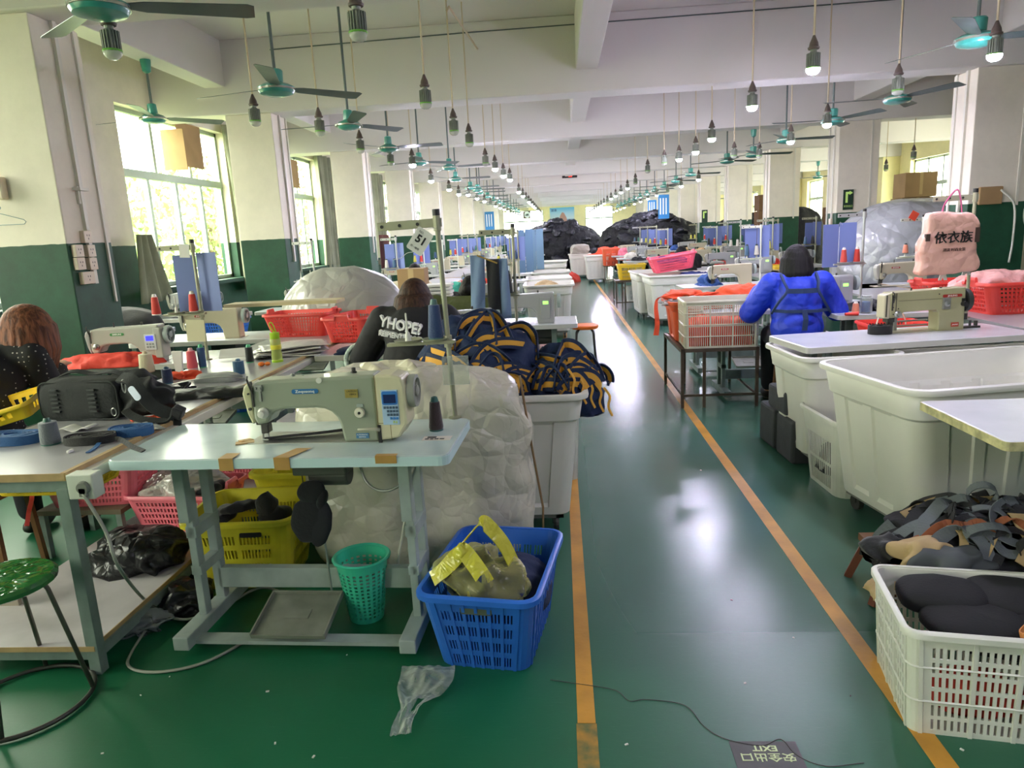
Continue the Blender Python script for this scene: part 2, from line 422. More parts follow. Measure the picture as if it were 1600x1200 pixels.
for (a, b_, z0, z1) in RW: window(XR+.14, a, b_, z0, z1, 3, 3, zt=2.3)
for (a, b_, z0, z1) in BW: window(Y1+.12, a, b_, z0, z1, 2, 2, along='x', zt=2.3)
# ---- outside: ground and trees beyond the left windows
struct('ground', MB().bx(-60, XL-.35, -30, 80, -.6, -.5), mat('outside_ground', '8f9a72', .9, var=(.5, .4)), 'pale ground outside the windows')
M_leaf = mat('sunlit_leaves', 'a9c27e', .6, var=(6, .5))
def tree(x, y, h, r, n, lab, seed):
    rd = random.Random(seed)
    t = thing('tree', lab, 'tree', (x, y, -.5), 0, 'trees outside the windows')
    obj('trunk', MB().cyl((0, 0, 0), (0, 0, h*.7), .14, .08), mat('bark', '6b5a44', .9), t)
    lf = MB()
    for i in range(n):
        a, b, c = rd.uniform(0, 2*PI), rd.uniform(-1, 1), rd.random()**.4
        q = math.sqrt(1-b*b); p = Vector((r*c*q*math.cos(a), r*c*q*math.sin(a), h*.62+r*.95*c*b))
        s_ = rd.uniform(.06, .14); rt = rotm(rd.uniform(0, 6), rd.uniform(0, 6), rd.uniform(0, 6))
        lf._a([p+rt @ Vector(v) for v in ((-s_, 0, 0), (0, -s_*.5, 0), (s_, 0, .02), (0, s_*.5, 0))], [(0, 1, 2, 3)])
    o = obj('foliage', lf, M_leaf, t); o['kind'] = 'stuff'
for i, (x, y, h, r) in enumerate([(-9.3, 14.3, 3.6, 1.7), (-9.2, 18.6, 4.2, 2.0), (-9.6, 24.5, 5.0, 2.3), (-9.5, 32, 5.2, 2.4)]):
    tree(x, y, h, r, 2600, 'bushy green tree outside, %s from the camera' % ORD[i], i)
# ---- floor lines
M_yel = mat('line_paint', 'd79c38', .35, var=(5, .3), bump=(60, .1))
M_yel2 = mat('line_paint_worn', 'b8862c', .4, var=(12, .95, '1a5c3c'))
struct('trim_1', MB().bx(0.004, .062, 2.02, 40, 0, .0015), M_yel, 'yellow line on the left of the aisle')
struct('trim_2', MB().bx(0.0, .065, .9, 2.018, 0, .0012), M_yel2, 'worn stretch of yellow line')
struct('trim_3', MB().bx(1.02, 1.085, .9, 40, 0, .0015), M_yel, 'yellow line on the right of the aisle')
# ---- exit sign on the floor
M_sgn = mat('floor_sign_black', '4a4b48', .5, var=(8, .3)); M_lum = mat('luminous_print', 'c9d6a0', .5)
c = at_z(1188, 1158, 0)
t = thing('floor_sign', 'dark exit sign stuck on the aisle floor', 'sign', (.562, c.y-.095, 0.0), R(0)); t.scale = (.66, .66, 1)
obj('plate', MB().bx(-.15, .15, -.18, .14, .0002, .0014), M_sgn, t)
for tx, sz, yy in (('EXIT', .05, .095), ('安全出口', .056, .04)):
    text(tx, sz, (0.0, yy, .0018), (0, 0, PI), M_lum, t, bold=.0012 if tx[0] == 'E' else .0008, sx=1.1)
obj('pictogram', MB().bx(-.06, .06, -.14, -.03, .0015, .002), M_lum, t)
# ---- wall clock (red LED) on a far beam
p = at_y(890, 274, 24.7)
t = thing('led_clock', 'black digital clock with red numerals on a far beam', 'clock', (p.x, 24.75, p.z-.08))
obj('case', MB().bx(-.25, .25, -.08, 0, 0, .17), mat('clock_black', '1a1010', .4), t, bev=.01)
M_red = mat('red_led', 'ff2a1c', .5, emit=6)
text('15:11', .09, (0, -.082, .105), (PI/2, 0, 0), M_red, t, bold=.002); text('33 88', .05, (.02, -.082, .045), (PI/2, 0, 0), M_red, t)
# ---- curtains
M_cur = mat('curtain_green_grey', '999c84', .85, var=(3, .25), bump=(40, .2))
def curtain(y0, y1, lab, gather=False, seed=0):
    rd = random.Random(seed); z0, z1 = (.95, 3.28) if not gather else (1.5, 3.28)
    ph = [rd.uniform(0, 6) for _ in range(3)]
    def fn(u, v):
        z = z1+(z0-z1)*v; k = (y1-y0)*(1-.35*math.sin(PI*v)*(.5)); y = (y0+y1)/2+(u-.5)*k
        x = XL+.14+.05*math.sin(u*22+ph[0]+v*1.2)+.02*math.sin(u*51+ph[1]); return (x, y, z)
    o = obj('curtain', MB().grid(fn, 60, 16), M_cur, smooth=True, thick=.004); tag(o, lab, 'curtain', 'curtains along the left windows'); return o
curtain(6.75, 7.2, 'drab green curtain gathered beside the nearest column')
curtain(10.35, 11.15, 'drab curtain gathered at the right of the first window', seed=2)
curtain(14.2, 15.1, 'drab long curtain at the right of the second window', seed=3)
curtain(15.4, 15.9, 'narrow drab curtain just before the third column', seed=4)
curtain(18.5, 19.6, 'drab curtain between the third and fourth columns', seed=5)
curtain(22.3, 23.2, 'drab curtain behind the fourth column', seed=6)
# cut curtain end tied at lower-left of first window
p = at_x(228, 400, XL+.12)
def fn(u, v): return (XL+.25+.04*math.sin(u*15), 7.75+.25*(u-.5)*(1+1.6*v)+.1*v, 1.75-.75*v)
o = obj('curtain', MB().grid(fn, 30, 10), M_cur, smooth=True, thick=.004); tag(o, 'pale curtain end tied up at the lower corner of the first window', 'curtain')
# cardboard in the windows
M_card = mat('cardboard', 'a98a62', .85, var=(4, .15), bump=(30, .1))
def card(px, py, w, h, lab, d=.012):
    p = at_x(px, py, XL-.05); o = obj('cardboard_sheet', MB().box((0, 0, 0), (d, w, h)), M_card, loc=p); tag(o, lab, 'cardboard'); return o
card(297, 228, .62, .56, 'brown cardboard sheet blocking an upper pane of the first window')
o = card(272, 234, .02, .5, 'thin side flap of carton beside the cardboard in the window', .3); 
card(461, 272, .34, .5, 'brown cardboard in the upper pane of the second window')
card(606, 283, .4, .6, 'dull brown cardboard in the third window')
M_rag = mat('maroon_cloth', '5b3338', .9, bump=(20, .3))
p = at_x(602, 400, -4.2); tag(obj('hanging_cloth', MB().grid(lambda u, v: (.04*math.sin(u*9), .9*(u-.5), 1.0*(.5-v)), 20, 8), M_rag, smooth=True, thick=.01, loc=(p.x, p.y, p.z)), 'dark maroon cloth hung by the fourth left column', 'cloth')
# ---- sockets on the first column, brackets
M_sock = mat('socket_cream', 'd8c9b2', .4); M_dark = mat('dark_slots', '33302c', .5)
for i, (px, py, w, lab) in enumerate([(136, 370, .086, 'cream socket box topmost on the first column'), (123, 392, .086, 'cream socket box, upper left of the cluster'), (142, 392, .086, 'cream socket box, upper right of the cluster'),
        (126, 412, .086, 'pale switch box, lower left of the cluster'), (145, 412, .086, 'cream socket box, lower right of the cluster'), (138, 434, .13, 'wide cream socket box at the bottom of the cluster')]):
    p = at_x(px, py, -3.375); t = thing('socket_box', lab, 'socket', (-3.4, p.y, p.z), 0, 'sockets on the first column')
    obj('cover', MB().bx(0, .035, -w/2, w/2, -.043, .043), M_sock, t, bev=.004)
    s_ = MB()
    for a, b in ((-.012, .01), (.012, .01), (0, -.014)): s_.bx(.0345, .0358, a-.003, a+.003, b-.006, b+.006)
    obj('pin_hole', s_, M_dark, t)
p = at_x(124, 296, -3.38); tag(obj('wall_bracket', MB().bx(0, .06, -.05, .05, -.01, .01).bx(0, .02, -.02, .02, -.1, .02), M_cond, loc=(-3.4, p.y, p.z)), 'small pale conduit bracket on the side of the first column', 'bracket')
p = at_y(6, 340, 4.78); hg = [(-.02, 0, .06), (.0, 0, .065), (.012, 0, .05), (0, 0, .03)]
t = MB().tube([(-.17, 0, -.05), (.17, 0, -.05), (.185, 0, -.035), (.17, 0, -.02), (0, 0, .03), (-.17, 0, -.02), (-.185, 0, -.035)], .002, 6, True); t.tube(spline([(0, 0, .03), (.005, 0, .05), (.02, 0, .065), (.005, 0, .085), (-.01, 0, .075)], 4), .002, 6)
tag(obj('clothes_hanger', t, mat('blue_wire', '5f7f8a', .4, .4), loc=(p.x-.03, 4.78, p.z)), 'thin wire clothes hanger on the face of the first column', 'hanger')
p = at_y(8, 300, 4.78); tag(obj('switch_box', MB().bx(-.05, .01, -.06, 0, -.05, .1), M_sock, bev=.01, loc=(p.x, 4.8, p.z)), 'cream switch box on the first column above the hanger', 'switch')
p = at_x(0, 225, -3.6)
# posters, signs
def poster(name, p, w, h, mt, lab, cat='poster', normal='y', lines=None):
    t = thing(name, lab, cat, p)
    obj('sheet', MB().bx(-w/2, w/2, -.012, 0, -h/2, h/2) if normal == 'y' else MB().bx(-.012, .012, -w/2, w/2, -h/2, h/2), mt, t); return t
def poster_mat():
    m = mat('sea_poster_print', '4aa0c8', .4); n = m.node_tree; b = n.nodes['Principled BSDF']; tc = n.nodes.new('ShaderNodeTexCoord'); sp = n.nodes.new('ShaderNodeSeparateXYZ'); n.links.new(tc.outputs['Object'], sp.inputs[0])
    r = n.nodes.new('ShaderNodeValToRGB'); mr = n.nodes.new('ShaderNodeMapRange'); mr.inputs[1].default_value = -.6; mr.inputs[2].default_value = .6; n.links.new(sp.outputs[2], mr.inputs[0]); n.links.new(mr.outputs[0], r.inputs[0])
    e = r.color_ramp.elements; e[0].color = srgb('1f62b0'); e[0].position = 0; e[1].color = srgb('4fb4dc'); e[1].position = 1
    for ps, cc in ((.35, '2f6fae'), (.42, 'b9cbd4'), (.7, '9fc8dc')): q = e.new(ps); q.color = srgb(cc)
    n.links.new(r.outputs[0], b.inputs['Base Color']); return m
M_blu = mat('poster_blue', '2f86c8', .4); M_wht = mat('poster_white', 'e4eef2', .5); M_navy = mat('poster_text', '1d3f7a', .5)
t = poster('wall_poster', (.2, Y1, 2.45), 1.5, 1.16, poster_mat(), 'blue sea poster with a sail shape on the back wall')
obj('sail_picture', MB().prism([(-.25, -.35), (.35, -.35), (.25, .0), (.12, .25), (0, .3), (-.12, .1)], .004, c=(0, -.016, 0)), mat('sail_tan', 'b58a7c', .6), t)
text('加油', .17, (-.5, -.016, .42), (PI/2, 0, 0), M_navy, t, bold=.004)
for x, y, w, h, lab in ((4.66, 36.8, .5, 1.25, 'tall blue and white notice on the fifth-last right column'),):
    pass
def notice(px, py, y, w, h, lab):
    p = at_y(px, py, y); t = thing('notice_board', lab, 'notice', (p.x, y, p.z))
    obj('sheet', MB().bx(-w/2, w/2, -.012, 0, -h/2, h/2), M_blu if w > .3 else M_blu, t)
    s_ = MB()
    for i in range(3): s_.bx(-w*.36+i*w*.26, -w*.36+i*w*.26+w*.12, -.015, -.012, -h*.32, h*.36)
    obj('text_column', s_, M_wht, t)
notice(1037, 323, 24.78, .36, .78, 'blue and white notice on a far right column'); notice(1019, 323, 28.78, .33, .5, 'smaller blue notice left of the tall one'); notice(765, 345, 32.78, .42, .8, 'blue notice on a far left column')
M_egr = mat('exit_green', '1d3a2c', .5); M_lim = mat('exit_lime', 'b6d878', .5, emit=.15)
def exitsign(px, py, y, w, h, lab, big=True):
    p = at_y(px, py, y); t = thing('exit_sign', lab, 'sign', (p.x, y, p.z), 0)
    obj('plate', MB().bx(-w/2, w/2, -.012, 0, -h/2, h/2), M_egr, t)
    a = .11*w; ar = MB().bx(-.28*w, -.28*w+2*a, -.016, -.012, -.15*h, .28*h); ar.bx(-.28*w, .12*w, -.016, -.012, .28*h, .28*h+2*a)
    ar.prism([(.1*w, .28*h-.1*w), (.42*w, .28*h+a), (.1*w, .28*h+2*a+.1*w)], .004, c=(0, -.014, 0)); obj('arrow', ar, M_lim, t)
    if big: text('安全出口', w*.22, (0, -.015, -.33*h), (PI/2, 0, 0), M_lim, t)
exitsign(1325, 312, 12.78, .165, .33, 'green exit sign with bent arrow on the second right column')
exitsign(1101, 338, 20.78, .16, .35, 'small green exit sign on a farther right column', False)
M_bord = mat('whiteboard', 'c9ccc8', .3, var=(5, .1)); p = at_y(1013, 340, 27)
tag(obj('whiteboard', MB().bx(-.3, .3, -.02, 0, -.22, .22), M_bord, loc=(p.x, 27, p.z)), 'grey whiteboard hanging below the far notices', 'board')
p = at_y(822, 335, 43.9); t = thing('far_emblem', 'brown square board with a round white emblem at the far end', 'sign', (p.x, 44.9, p.z)); t.scale = (.45, .45, .45)
obj('plate', MB().bx(-.5, .5, -.02, 0, -.5, .5), mat('plate_brown', '4a3b2c', .6), t); obj('ring', MB().lathe([(.22, -.01), (.42, -.01), (.42, .01), (.22, .01)], 24, (.05, -.04, 0), 'y'), M_wht, t); obj('emblem', MB().lathe([(.02, -.01), (.16, -.01), (.16, .01), (.02, .01)], 12, (.05, -.04, 0), 'y'), M_wht, t)
# ------------------------------------------------------------------ light
w = bpy.data.worlds.new('sky'); S.world = w; w.use_nodes = True; bg = w.node_tree.nodes['Background']
bg.inputs[0].default_value = (1.0, 1.0, .94, 1); bg.inputs[1].default_value = 10
def portal(x, y, z, w_, h_, rot):
    l = bpy.data.lights.new('window_portal', 'AREA'); l.shape = 'RECTANGLE'; l.size = w_; l.size_y = h_; l.cycles.is_portal = True
    o = bpy.data.objects.new('window_portal', l); COL.objects.link(o); o.location = (x, y, z); o.rotation_euler = rot
for (a, b_, z0, z1) in LW: portal(XL-.26, (a+b_)/2, (z0+z1)/2, z1-z0, b_-a, (0, -PI/2, 0))
for (a, b_, z0, z1) in RW: portal(XR+.26, (a+b_)/2, (z0+z1)/2, z1-z0, b_-a, (0, PI/2, 0))
for (a, b_, z0, z1) in BW: portal((a+b_)/2, Y1+.26, (z0+z1)/2, b_-a, z1-z0, (-PI/2, 0, 0))
# ---- bulbs: ribbed LED lamps on cords
M_alum = mat('lamp_aluminium', '8f9488', .5, .2, var=(20, .2)); M_lgr = mat('lamp_green_ring', '6fae4a', .4); M_hold = mat('lamp_holder', '5d4f48', .6)
M_glow = mat('lamp_lit', 'efe6ff', .3, emit=480, ecol='e8e2ff'); M_off = mat('lamp_unlit_dome', 'd6d6cc', .12, alpha=.6, spec=.8)
M_cord = mat('lamp_cord', 'c9b89a', .6); M_rod = mat('fan_rod', '5f6a68', .5, .3)
def make_bulb(lit):
    t = thing('led_bulb', 'x', 'light bulb', (0, 0, 0))
    bd = MB()
    for i in range(18):
        a = 2*PI*i/18; bd.box((.027*math.cos(a), .027*math.sin(a), .085), (.014, .0035, .085), rotm(0, 0, a))
    bd.lathe([(.0, .04), (.026, .045), (.026, .125), (.015, .14), (.018,.152)], 18); obj('heat_sink', bd, M_alum, t)
    obj('ring', MB().lathe([(.034, .036), (.036, .04), (.034, .046)], 18), M_lgr, t)
    d = MB().lathe([(0, 0), (.015, .0025), (.026, .010), (.033, .024), (.0345, .038)], 14); o = obj('dome', d, M_glow if lit else M_off, t, smooth=True)
    obj('socket', MB().lathe([(.018, .15), (.027, .152), (.03, .163), (.024, .167), (.021, .19), (.012, .215), (.006, .235)], 14), M_hold, t, smooth=40)
    return t
def fat(t):
    for c in kids(t):
        c.data.transform(Matrix.Diagonal((1.3, 1.3, 1.05, 1)))
    return t
_lit, _unl = fat(make_bulb(True)), fat(make_bulb(False)); bulb_used = {}; kids(_lit); kids(_unl)
def cordm(L):
    return MB().cyl((0, 0, .22), (0, 0, L), .0075, n=6)
def bulb(px, py, lit, lab, z=2.5, ztop=None, scale=1, grp='LED bulbs hung from the ceiling'):
    p = at_z(px, py, z) if px is not None else py
    src = _lit if lit else _unl
    if not bulb_used.get(lit): bulb_used[lit] = 1; t = src; t.location = p; t['label'] = lab; t['group'] = grp
    else: t = dup(src, p, 0, lab, grp)
    if ztop is None:
        ztop = ZC
        for y in BY:
            if y-.02 < p.y < y+.44: ztop = 3.12
    obj('cord', cordm(ztop-p.z), M_cord, t); return t
bl = [(561, 66, 0, 'unlit LED bulb at the top centre, nearest of all'), (178, 94, 0, 'unlit LED bulb hanging below the nearest fan hub'), (400, 198, 0, 'unlit LED bulb left of the second fan'),
      (501, 213, 0, 'unlit LED bulb beside the tall-rod fan'), (564, 240, 0, 'unlit LED bulb behind the tall-rod fan'), (611, 259, 0, 'unlit LED bulb behind the third fan of the left row'),
      (666, 171, 0, 'unlit LED bulb on an orange cord, right of the left fans'), (710, 212, 0, 'unlit LED bulb on a bracketed pipe'), (734, 230, 0, 'unlit LED bulb next beyond the bracketed one'), (759, 260, 0, 'last unlit LED bulb before the lit ones, centre row'),
      (1270, 117, 1, 'lit LED bulb, large and alone, right of centre'), (1175, 174, 1, 'lit LED bulb left of the largest lit one'), (1553, 96, 1, 'lit LED bulb beside the nearest right fan'),
      (1112, 222, 1, 'lit LED bulb, third along the right row'), (1087, 242, 1, 'lit LED bulb, fourth along the right row'), (1061, 253, 1, 'lit LED bulb, fifth along the right row'), (1038, 259, 0, 'unlit LED bulb within the right row'), (1012, 271, 0, 'unlit slim LED bulb farther down the right row'),
      (1292, 200, 1, 'lit LED bulb beside the third right fan'), (1235, 226, 1, 'lit LED bulb beside the fourth right fan'), (1186, 248, 0, 'unlit LED bulb beside the fifth right fan'), (1147, 248, 0, 'unlit LED bulb above the far right fans'),
      (1402, 150, 0, 'unlit LED bulb behind the second right fan hub'),
      (645, 262, 1, 'lit LED bulb close under the fourth left fan'), (674, 286, 1, 'lit LED bulb, second lit in the left row'), (702, 299, 1, 'lit LED bulb, third lit in the left row'), (717, 306, 1, 'lit LED bulb, fourth lit in the left row'),
      (774, 268, 1, 'lit LED bulb, first lit in the centre row'), (787, 278, 1, 'lit LED bulb, second lit in the centre row'), (797, 284, 1, 'lit LED bulb, third lit in the centre row')]
for px, py, lit, lab in bl: bulb(px, py, lit, lab)
i = 0
for row, x0 in (('left', -2.15), ('centre', -.93), ('right', 1.72), ('outer right', 3.1)):
    y = 17.5 if row in ('left', 'centre') else 16.5; k = 0
    while y < 42:
        lit = (k*7+len(row)) % 5 != 0
        bulb(None, Vector((x0, y, 2.5)), lit, '%s far LED bulb, %s along the %s row' % ('lit' if lit else 'unlit', ORD[k], row)); y += 1.9 if row != 'outer right' else 2.3; k += 1
for k, (px, py) in enumerate([(1427, 250), (1490, 235), (1384, 268), (1344, 262), (1598, 222)]):
    bulb(px, py, 0, 'small dark bulb in the right-hand side room, %s from its window' % ORD[k], z=2.45)
for k, (x, y) in enumerate([(-.93, 1.3), (1.72, .6), (1.72, 2.9), (3.2, -1.5), (-2.1, -1.5), (1.7, -2.2)]):
    bulb(None, Vector((x, y, 2.5)), 1 if k in (1, 2, 3, 5) else 0, 'LED bulb overhead near the camera, %s of those' % ORD[k])
# ---- ceiling fans
M_fan = mat('fan_teal', '3f9a8c', .3, coat=.4, var=(9, .25)); M_blade = mat('fan_blade_grey', '5d6a66', .35, .2, var=(4, .3)); M_ring = mat('fan_chrome', 'b9bcb0', .25, .7)
def make_fan(kind):
    t = thing('ceiling_fan', 'x', 'ceiling fan', (0, 0, 0))
    if kind: obj('motor', MB().lathe([(0, -.045), (.05, -.045), (.1, -.03), (.115, -.01), (.118, .01), (.1, .03), (.06, .045), (.055, .05)], 28), M_fan, t, smooth=40)
    else: obj('motor', MB().lathe([(0, -.05), (.06, -.048), (.12, -.03), (.135, -.005), (.135, .015), (.1, .035), (.05, .045)], 28), M_fan, t, smooth=40)
    obj('band', MB().lathe([(.116, -.012), (.1385, -.008), (.1385, .006), (.116, .01)], 28), M_ring, t, smooth=40)
    for k in range(3):
        a = 2*PI*k/3; mb = MB().prism([(.1, -.02), (.2, -.045), (.67, -.065), (.7, -.05), (.7, .055), (.66, .065), (.2, .05), (.1, .02)], .003, 'z')
        rt = rotm(0, 0, a) @ rotm(R(-12), 0, 0); mb.map(lambda p: rt @ p+Vector((0, 0, .012))); obj('blade', mb, M_blade, t)
    obj('cup', MB().lathe([(.0, .05), (.045, .05), (.048, .06), (.042, .14), (.02, .15)] if kind else [(0, .045), (.055, .05), (.058, .13), (.05, .14), (.0, .142)], 20), M_fan, t, smooth=40)
    return t
_fans = [make_fan(0), make_fan(1)]; fu = [0, 0]; [kids(f) for f in _fans]
def fan(p, kind, rot, lab, zt=None):
    if not fu[kind]: fu[kind] = 1; t = _fans[kind]; t.location = p; t['label'] = lab; t['group'] = 'teal ceiling fans'; t.rotation_euler.z = rot
    else: t = dup(_fans[kind], p, rot, lab, 'teal ceiling fans')
    if zt is None:
        zt = ZC
        for y in BY:
            if y-.02 < p.y < y+.44: zt = 3.12
    obj('rod', MB().cyl((0, 0, .14), (0, 0, zt-p.z-.08), .0125, n=8), M_rod, t)
    obj('canopy', MB().lathe([(.012, zt-p.z-.13), (.04, zt-p.z-.11), (.05, zt-p.z-.02), (.05, zt-p.z)], 16), M_fan, t, smooth=40)
FZ = 2.7
fl = [(155, 12, 0, R(22), 'nearest teal fan, its wide blade across the top left corner'), (432, 140, 0, R(45), 'teal fan with cup, under the first cross beam on the left'), (545, 196, 1, R(55), 'teal fan on the tallest rod, left row'),
      (607, 232, 1, R(-2), 'teal fan, fourth of the left row'), (655, 254, 1, R(40), 'teal fan close behind the fourth one'), (702, 262, 1, R(-7), 'teal fan with long rod, sixth of the left row'), (712, 280, 1, R(5), 'small teal fan, seventh of the left row'), (746, 297, 0, R(9), 'small teal fan, eighth of the left row'),
      (1526, 62, 0, R(-5), 'nearest teal fan of the right row, by a lit bulb'), (1402, 155, 0, R(55), 'teal fan, second of the right row'), (1301, 189, 0, R(58), 'teal fan, third of the right row'), (1228, 219, 0, R(4), 'teal fan, fourth of the right row'), (1177, 242, 0, R(10), 'teal fan, fifth of the right row'), (1136, 252, 0, R(30), 'teal fan, sixth of the right row')]
for px, py, k, r, lab in fl: fan(at_z(px, py, FZ), k, r, lab)
fan(at_z(240, 186, 2.87), 1, R(46), 'teal fan hung by the left windows', 3.43)
for k in range(11):
    fan(Vector((-2.1, 17.6+2.1*k, FZ)), k % 2, R(17*k), 'far teal fan, %s along the left row' % ORD[k])
    fan(Vector((3.05, 17.2+2.1*k, FZ)), 0, R(9+23*k), 'far teal fan, %s along the right row' % ORD[k])
for k, y in enumerate((21, 29, 35)): fan(Vector((7.2, y, FZ)), 0, R(40*k), 'dark fan in the right-hand side room, %s from the front' % ORD[k])
# ---- thin pipes and wires for the lamps
def wire(pts, lab, r=.006, mt=None, name='lamp_wire'):
    o = obj(name, MB().tube(pts, r, 6), mt or M_cord, smooth=True); return tag(o, lab, 'wire')
for px, py, lab in ((710, 212, 'pale pipe bracket carrying a bulb off the second beam'), (1175, 174, 'pale pipe bracket carrying the second lit bulb off a beam')):
    p = at_z(px, py, 2.5); yb = min(BY, key=lambda b: abs(b-p.y)); 
    tag(obj('pipe_bracket', MB().tube([(p.x, p.y, 3.6), (p.x+.02, p.y+.03, 3.64), (p.x+(.1 if px < 900 else -.12), yb if yb > p.y else yb+.42, 3.66)], .011, 8), M_cord), lab, 'bracket')
wire([(-3.3, 8.73, 3.8), (-1.0, 8.72, 3.83), (4.5, 8.72, 3.86)], 'thin dark wire run along the top of the second beam', .007, M_rod)
wire([(-2.6, 4.73, 3.2), (0, 4.73, 3.25), (6, 4.73, 3.22)], 'thin wire along the first cross beam', .005, M_rod)
# ------------------------------------------------------------------ kit of things
M_steel = mat('steel_plain', 'a9aba6', .35, .7); M_dsteel = mat('steel_dark', '4b4a46', .45, .6); M_blk = mat('black_plastic', '1d1d1d', .45)
M_white = mat('laminate_white', 'd4d8da', .22, var=(5, .08), spec=.6); M_edge = mat('table_edge_blue', 'c3dcdc', .35); M_frame = mat('frame_greygreen', '7f9088', .5, var=(12, .25)); M_frameL = mat('frame_light', 'a8b5ae', .5, var=(9, .25))
M_ply = mat('plywood_edge', 'b79a6b', .7, var=(14, .2)); M_tape = mat('brown_tape', 'b98f4e', .35, var=(10, .2))
# ---- lattice baskets
def perim(L, W, r, side_pat, short_pat, nc=4):
    """stations round a rounded rectangle: (side, frac or angle, hole-after flag, group edge)"""
    st = []
    for s_ in range(4):
        pat = side_pat if s_ % 2 == 0 else short_pat
        tot = sum(w for w, f in pat); c = 0
        for w, f in pat: st.append((s_, c/tot, f)); c += w
        st.append((s_, 1.0, 0))
        for i in range(1, nc): st.append((s_+10, i/nc, 0))
    return st
def ppt(st, a, b, r):
    s_, f, _ = st
    A, B = a-r, b-r
    if s_ < 10:
        return {0: (-A+2*A*f, -b), 1: (a, -B+2*B*f), 2: (A-2*A*f, b), 3: (-a, B-2*B*f)}[s_]
    s_ -= 10; cx, cy, a0 = {0: (A, -B, -PI/2), 1: (A, B, 0), 2: (-A, B, PI/2), 3: (-A, -B, PI)}[s_]
    q = a0+PI/2*f; return (cx+r*math.cos(q), cy+r*math.sin(q))
def slots(g, n, sw=1.0, bw=.7, gw=1.6, mg=2.0):
    p = [(mg, 0)]
    for i in range(g):
        for k in range(n): p.append((sw, 1)); p.append((bw, 0)) if k < n-1 else None
        if i < g-1: p.append((gw, 2))
    p.append((mg, 0)); return p
def mk_basket(name, L, W, Hh, mt, tap=.85, r=.04, sp=None, wp=None, rows=4, th=.004, rim=.016, top=.14, bot=.05, handle=None, rowgap=.35, ribs=False, notch=0, label='x', cat='basket'):
    sp = sp or slots(4, 4); wp = wp or slots(3, 4)
    st = perim(L, W, r, sp, wp); N = len(st)
    vs = [0, bot]; hole = [0]; n = rows; h = (1-top-bot)/(n+(n-1)*rowgap); c = bot
    for i in range(n):
        c += h; vs.append(c); hole.append(1)
        if i < n-1: c += h*rowgap; vs.append(c); hole.append(0)
    vs.append(1.0); hole.append(0)
    def P(i, j):
        v = vs[j] if j < len(vs) else 1; k = tap+(1-tap)*v
        x, y = ppt(st[i % N], L/2*k, W/2*k, r); z = Hh*v
        if notch and j == len(vs)-1:
            s_, f, _ = st[i % N]
            if s_ in (1, 3) or (notch > 1 and s_ in (0, 2)):
                if .3 < f < .7: z += .03*notch if notch < 1.5 else .03
        return Vector((x, y, z))
    t = thing(name, label, cat)
    mb = MB(); vv = [P(i, j) for j in range(len(vs)) for i in range(N)]; fs = []
    for j in range(len(vs)-1):
        for i in range(N):
            if hole[j] and st[i][2] == 1: continue
            if handle and j == len(vs)-3+0 and st[i][0] in handle and .33 < st[i][1] < .64: pass
            fs.append((j*N+i, j*N+(i+1) % N, (j+1)*N+(i+1) % N, (j+1)*N+i))
    fs.append(tuple(range(N-1, -1, -1)))
    mb._a(vv, fs); obj('body', mb, mt, t, thick=th)
    # rolled rim
    rb = MB(); top_pts = [P(i, len(vs)-1) for i in range(N)]
    out = []
    for i, p in enumerate(top_pts):
        q = Vector((p.x, p.y, 0)); n_ = (top_pts[(i+1) % N]-top_pts[i-1]).normalized(); n_ = Vector((n_.y, -n_.x, 0)).normalized()
        out.append((p, n_))
    prof = [(0, -.002), (0, .006), (rim*.6, .007), (rim, .001), (rim, -rim*.9), (rim-.003, -rim*.9), (rim-.003, -.001)]
    vv = [p+n_*a+Vector((0, 0, b)) for a, b in prof for p, n_ in out]; K = len(prof)
    rb._a(vv, [(k*N+i, k*N+(i+1) % N, ((k+1) % K)*N+(i+1) % N, ((k+1) % K)*N+i) for k in range(K) for i in range(N)])
    obj('rim', rb, mt, t, smooth=50)
    if ribs:
        rr = MB()
        for i in range(N):
            if st[i][2] == 2 or (st[i][0] < 10 and st[i][1] in (0.0, 1.0)):
                j = i
                a, b = P(i, 0), P(i, len(vs)-1)
                if st[i][2] == 2: a = (a+P(i+1, 0))/2; b = (b+P(i+1, len(vs)-1))/2
                n_ = out[i][1]; rr.bar(a+n_*.004, b+n_*.004, .003, .012, up=tuple(n_.cross(Vector((0, 0, 1)))))
        if ribs > 1:
            for v in [k/ribs for k in range(1, ribs)]:
                k = tap+(1-tap)*v; pts = [Vector((*ppt(st[i], L/2*k+.004, W/2*k+.004, r), Hh*v)) for i in range(N)]
                rr.tube(pts, .004, 4, True)
        obj('ribs', rr, mt, t)
    if handle:
        hm = MB()
        for s_ in handle:
            pass
    return t
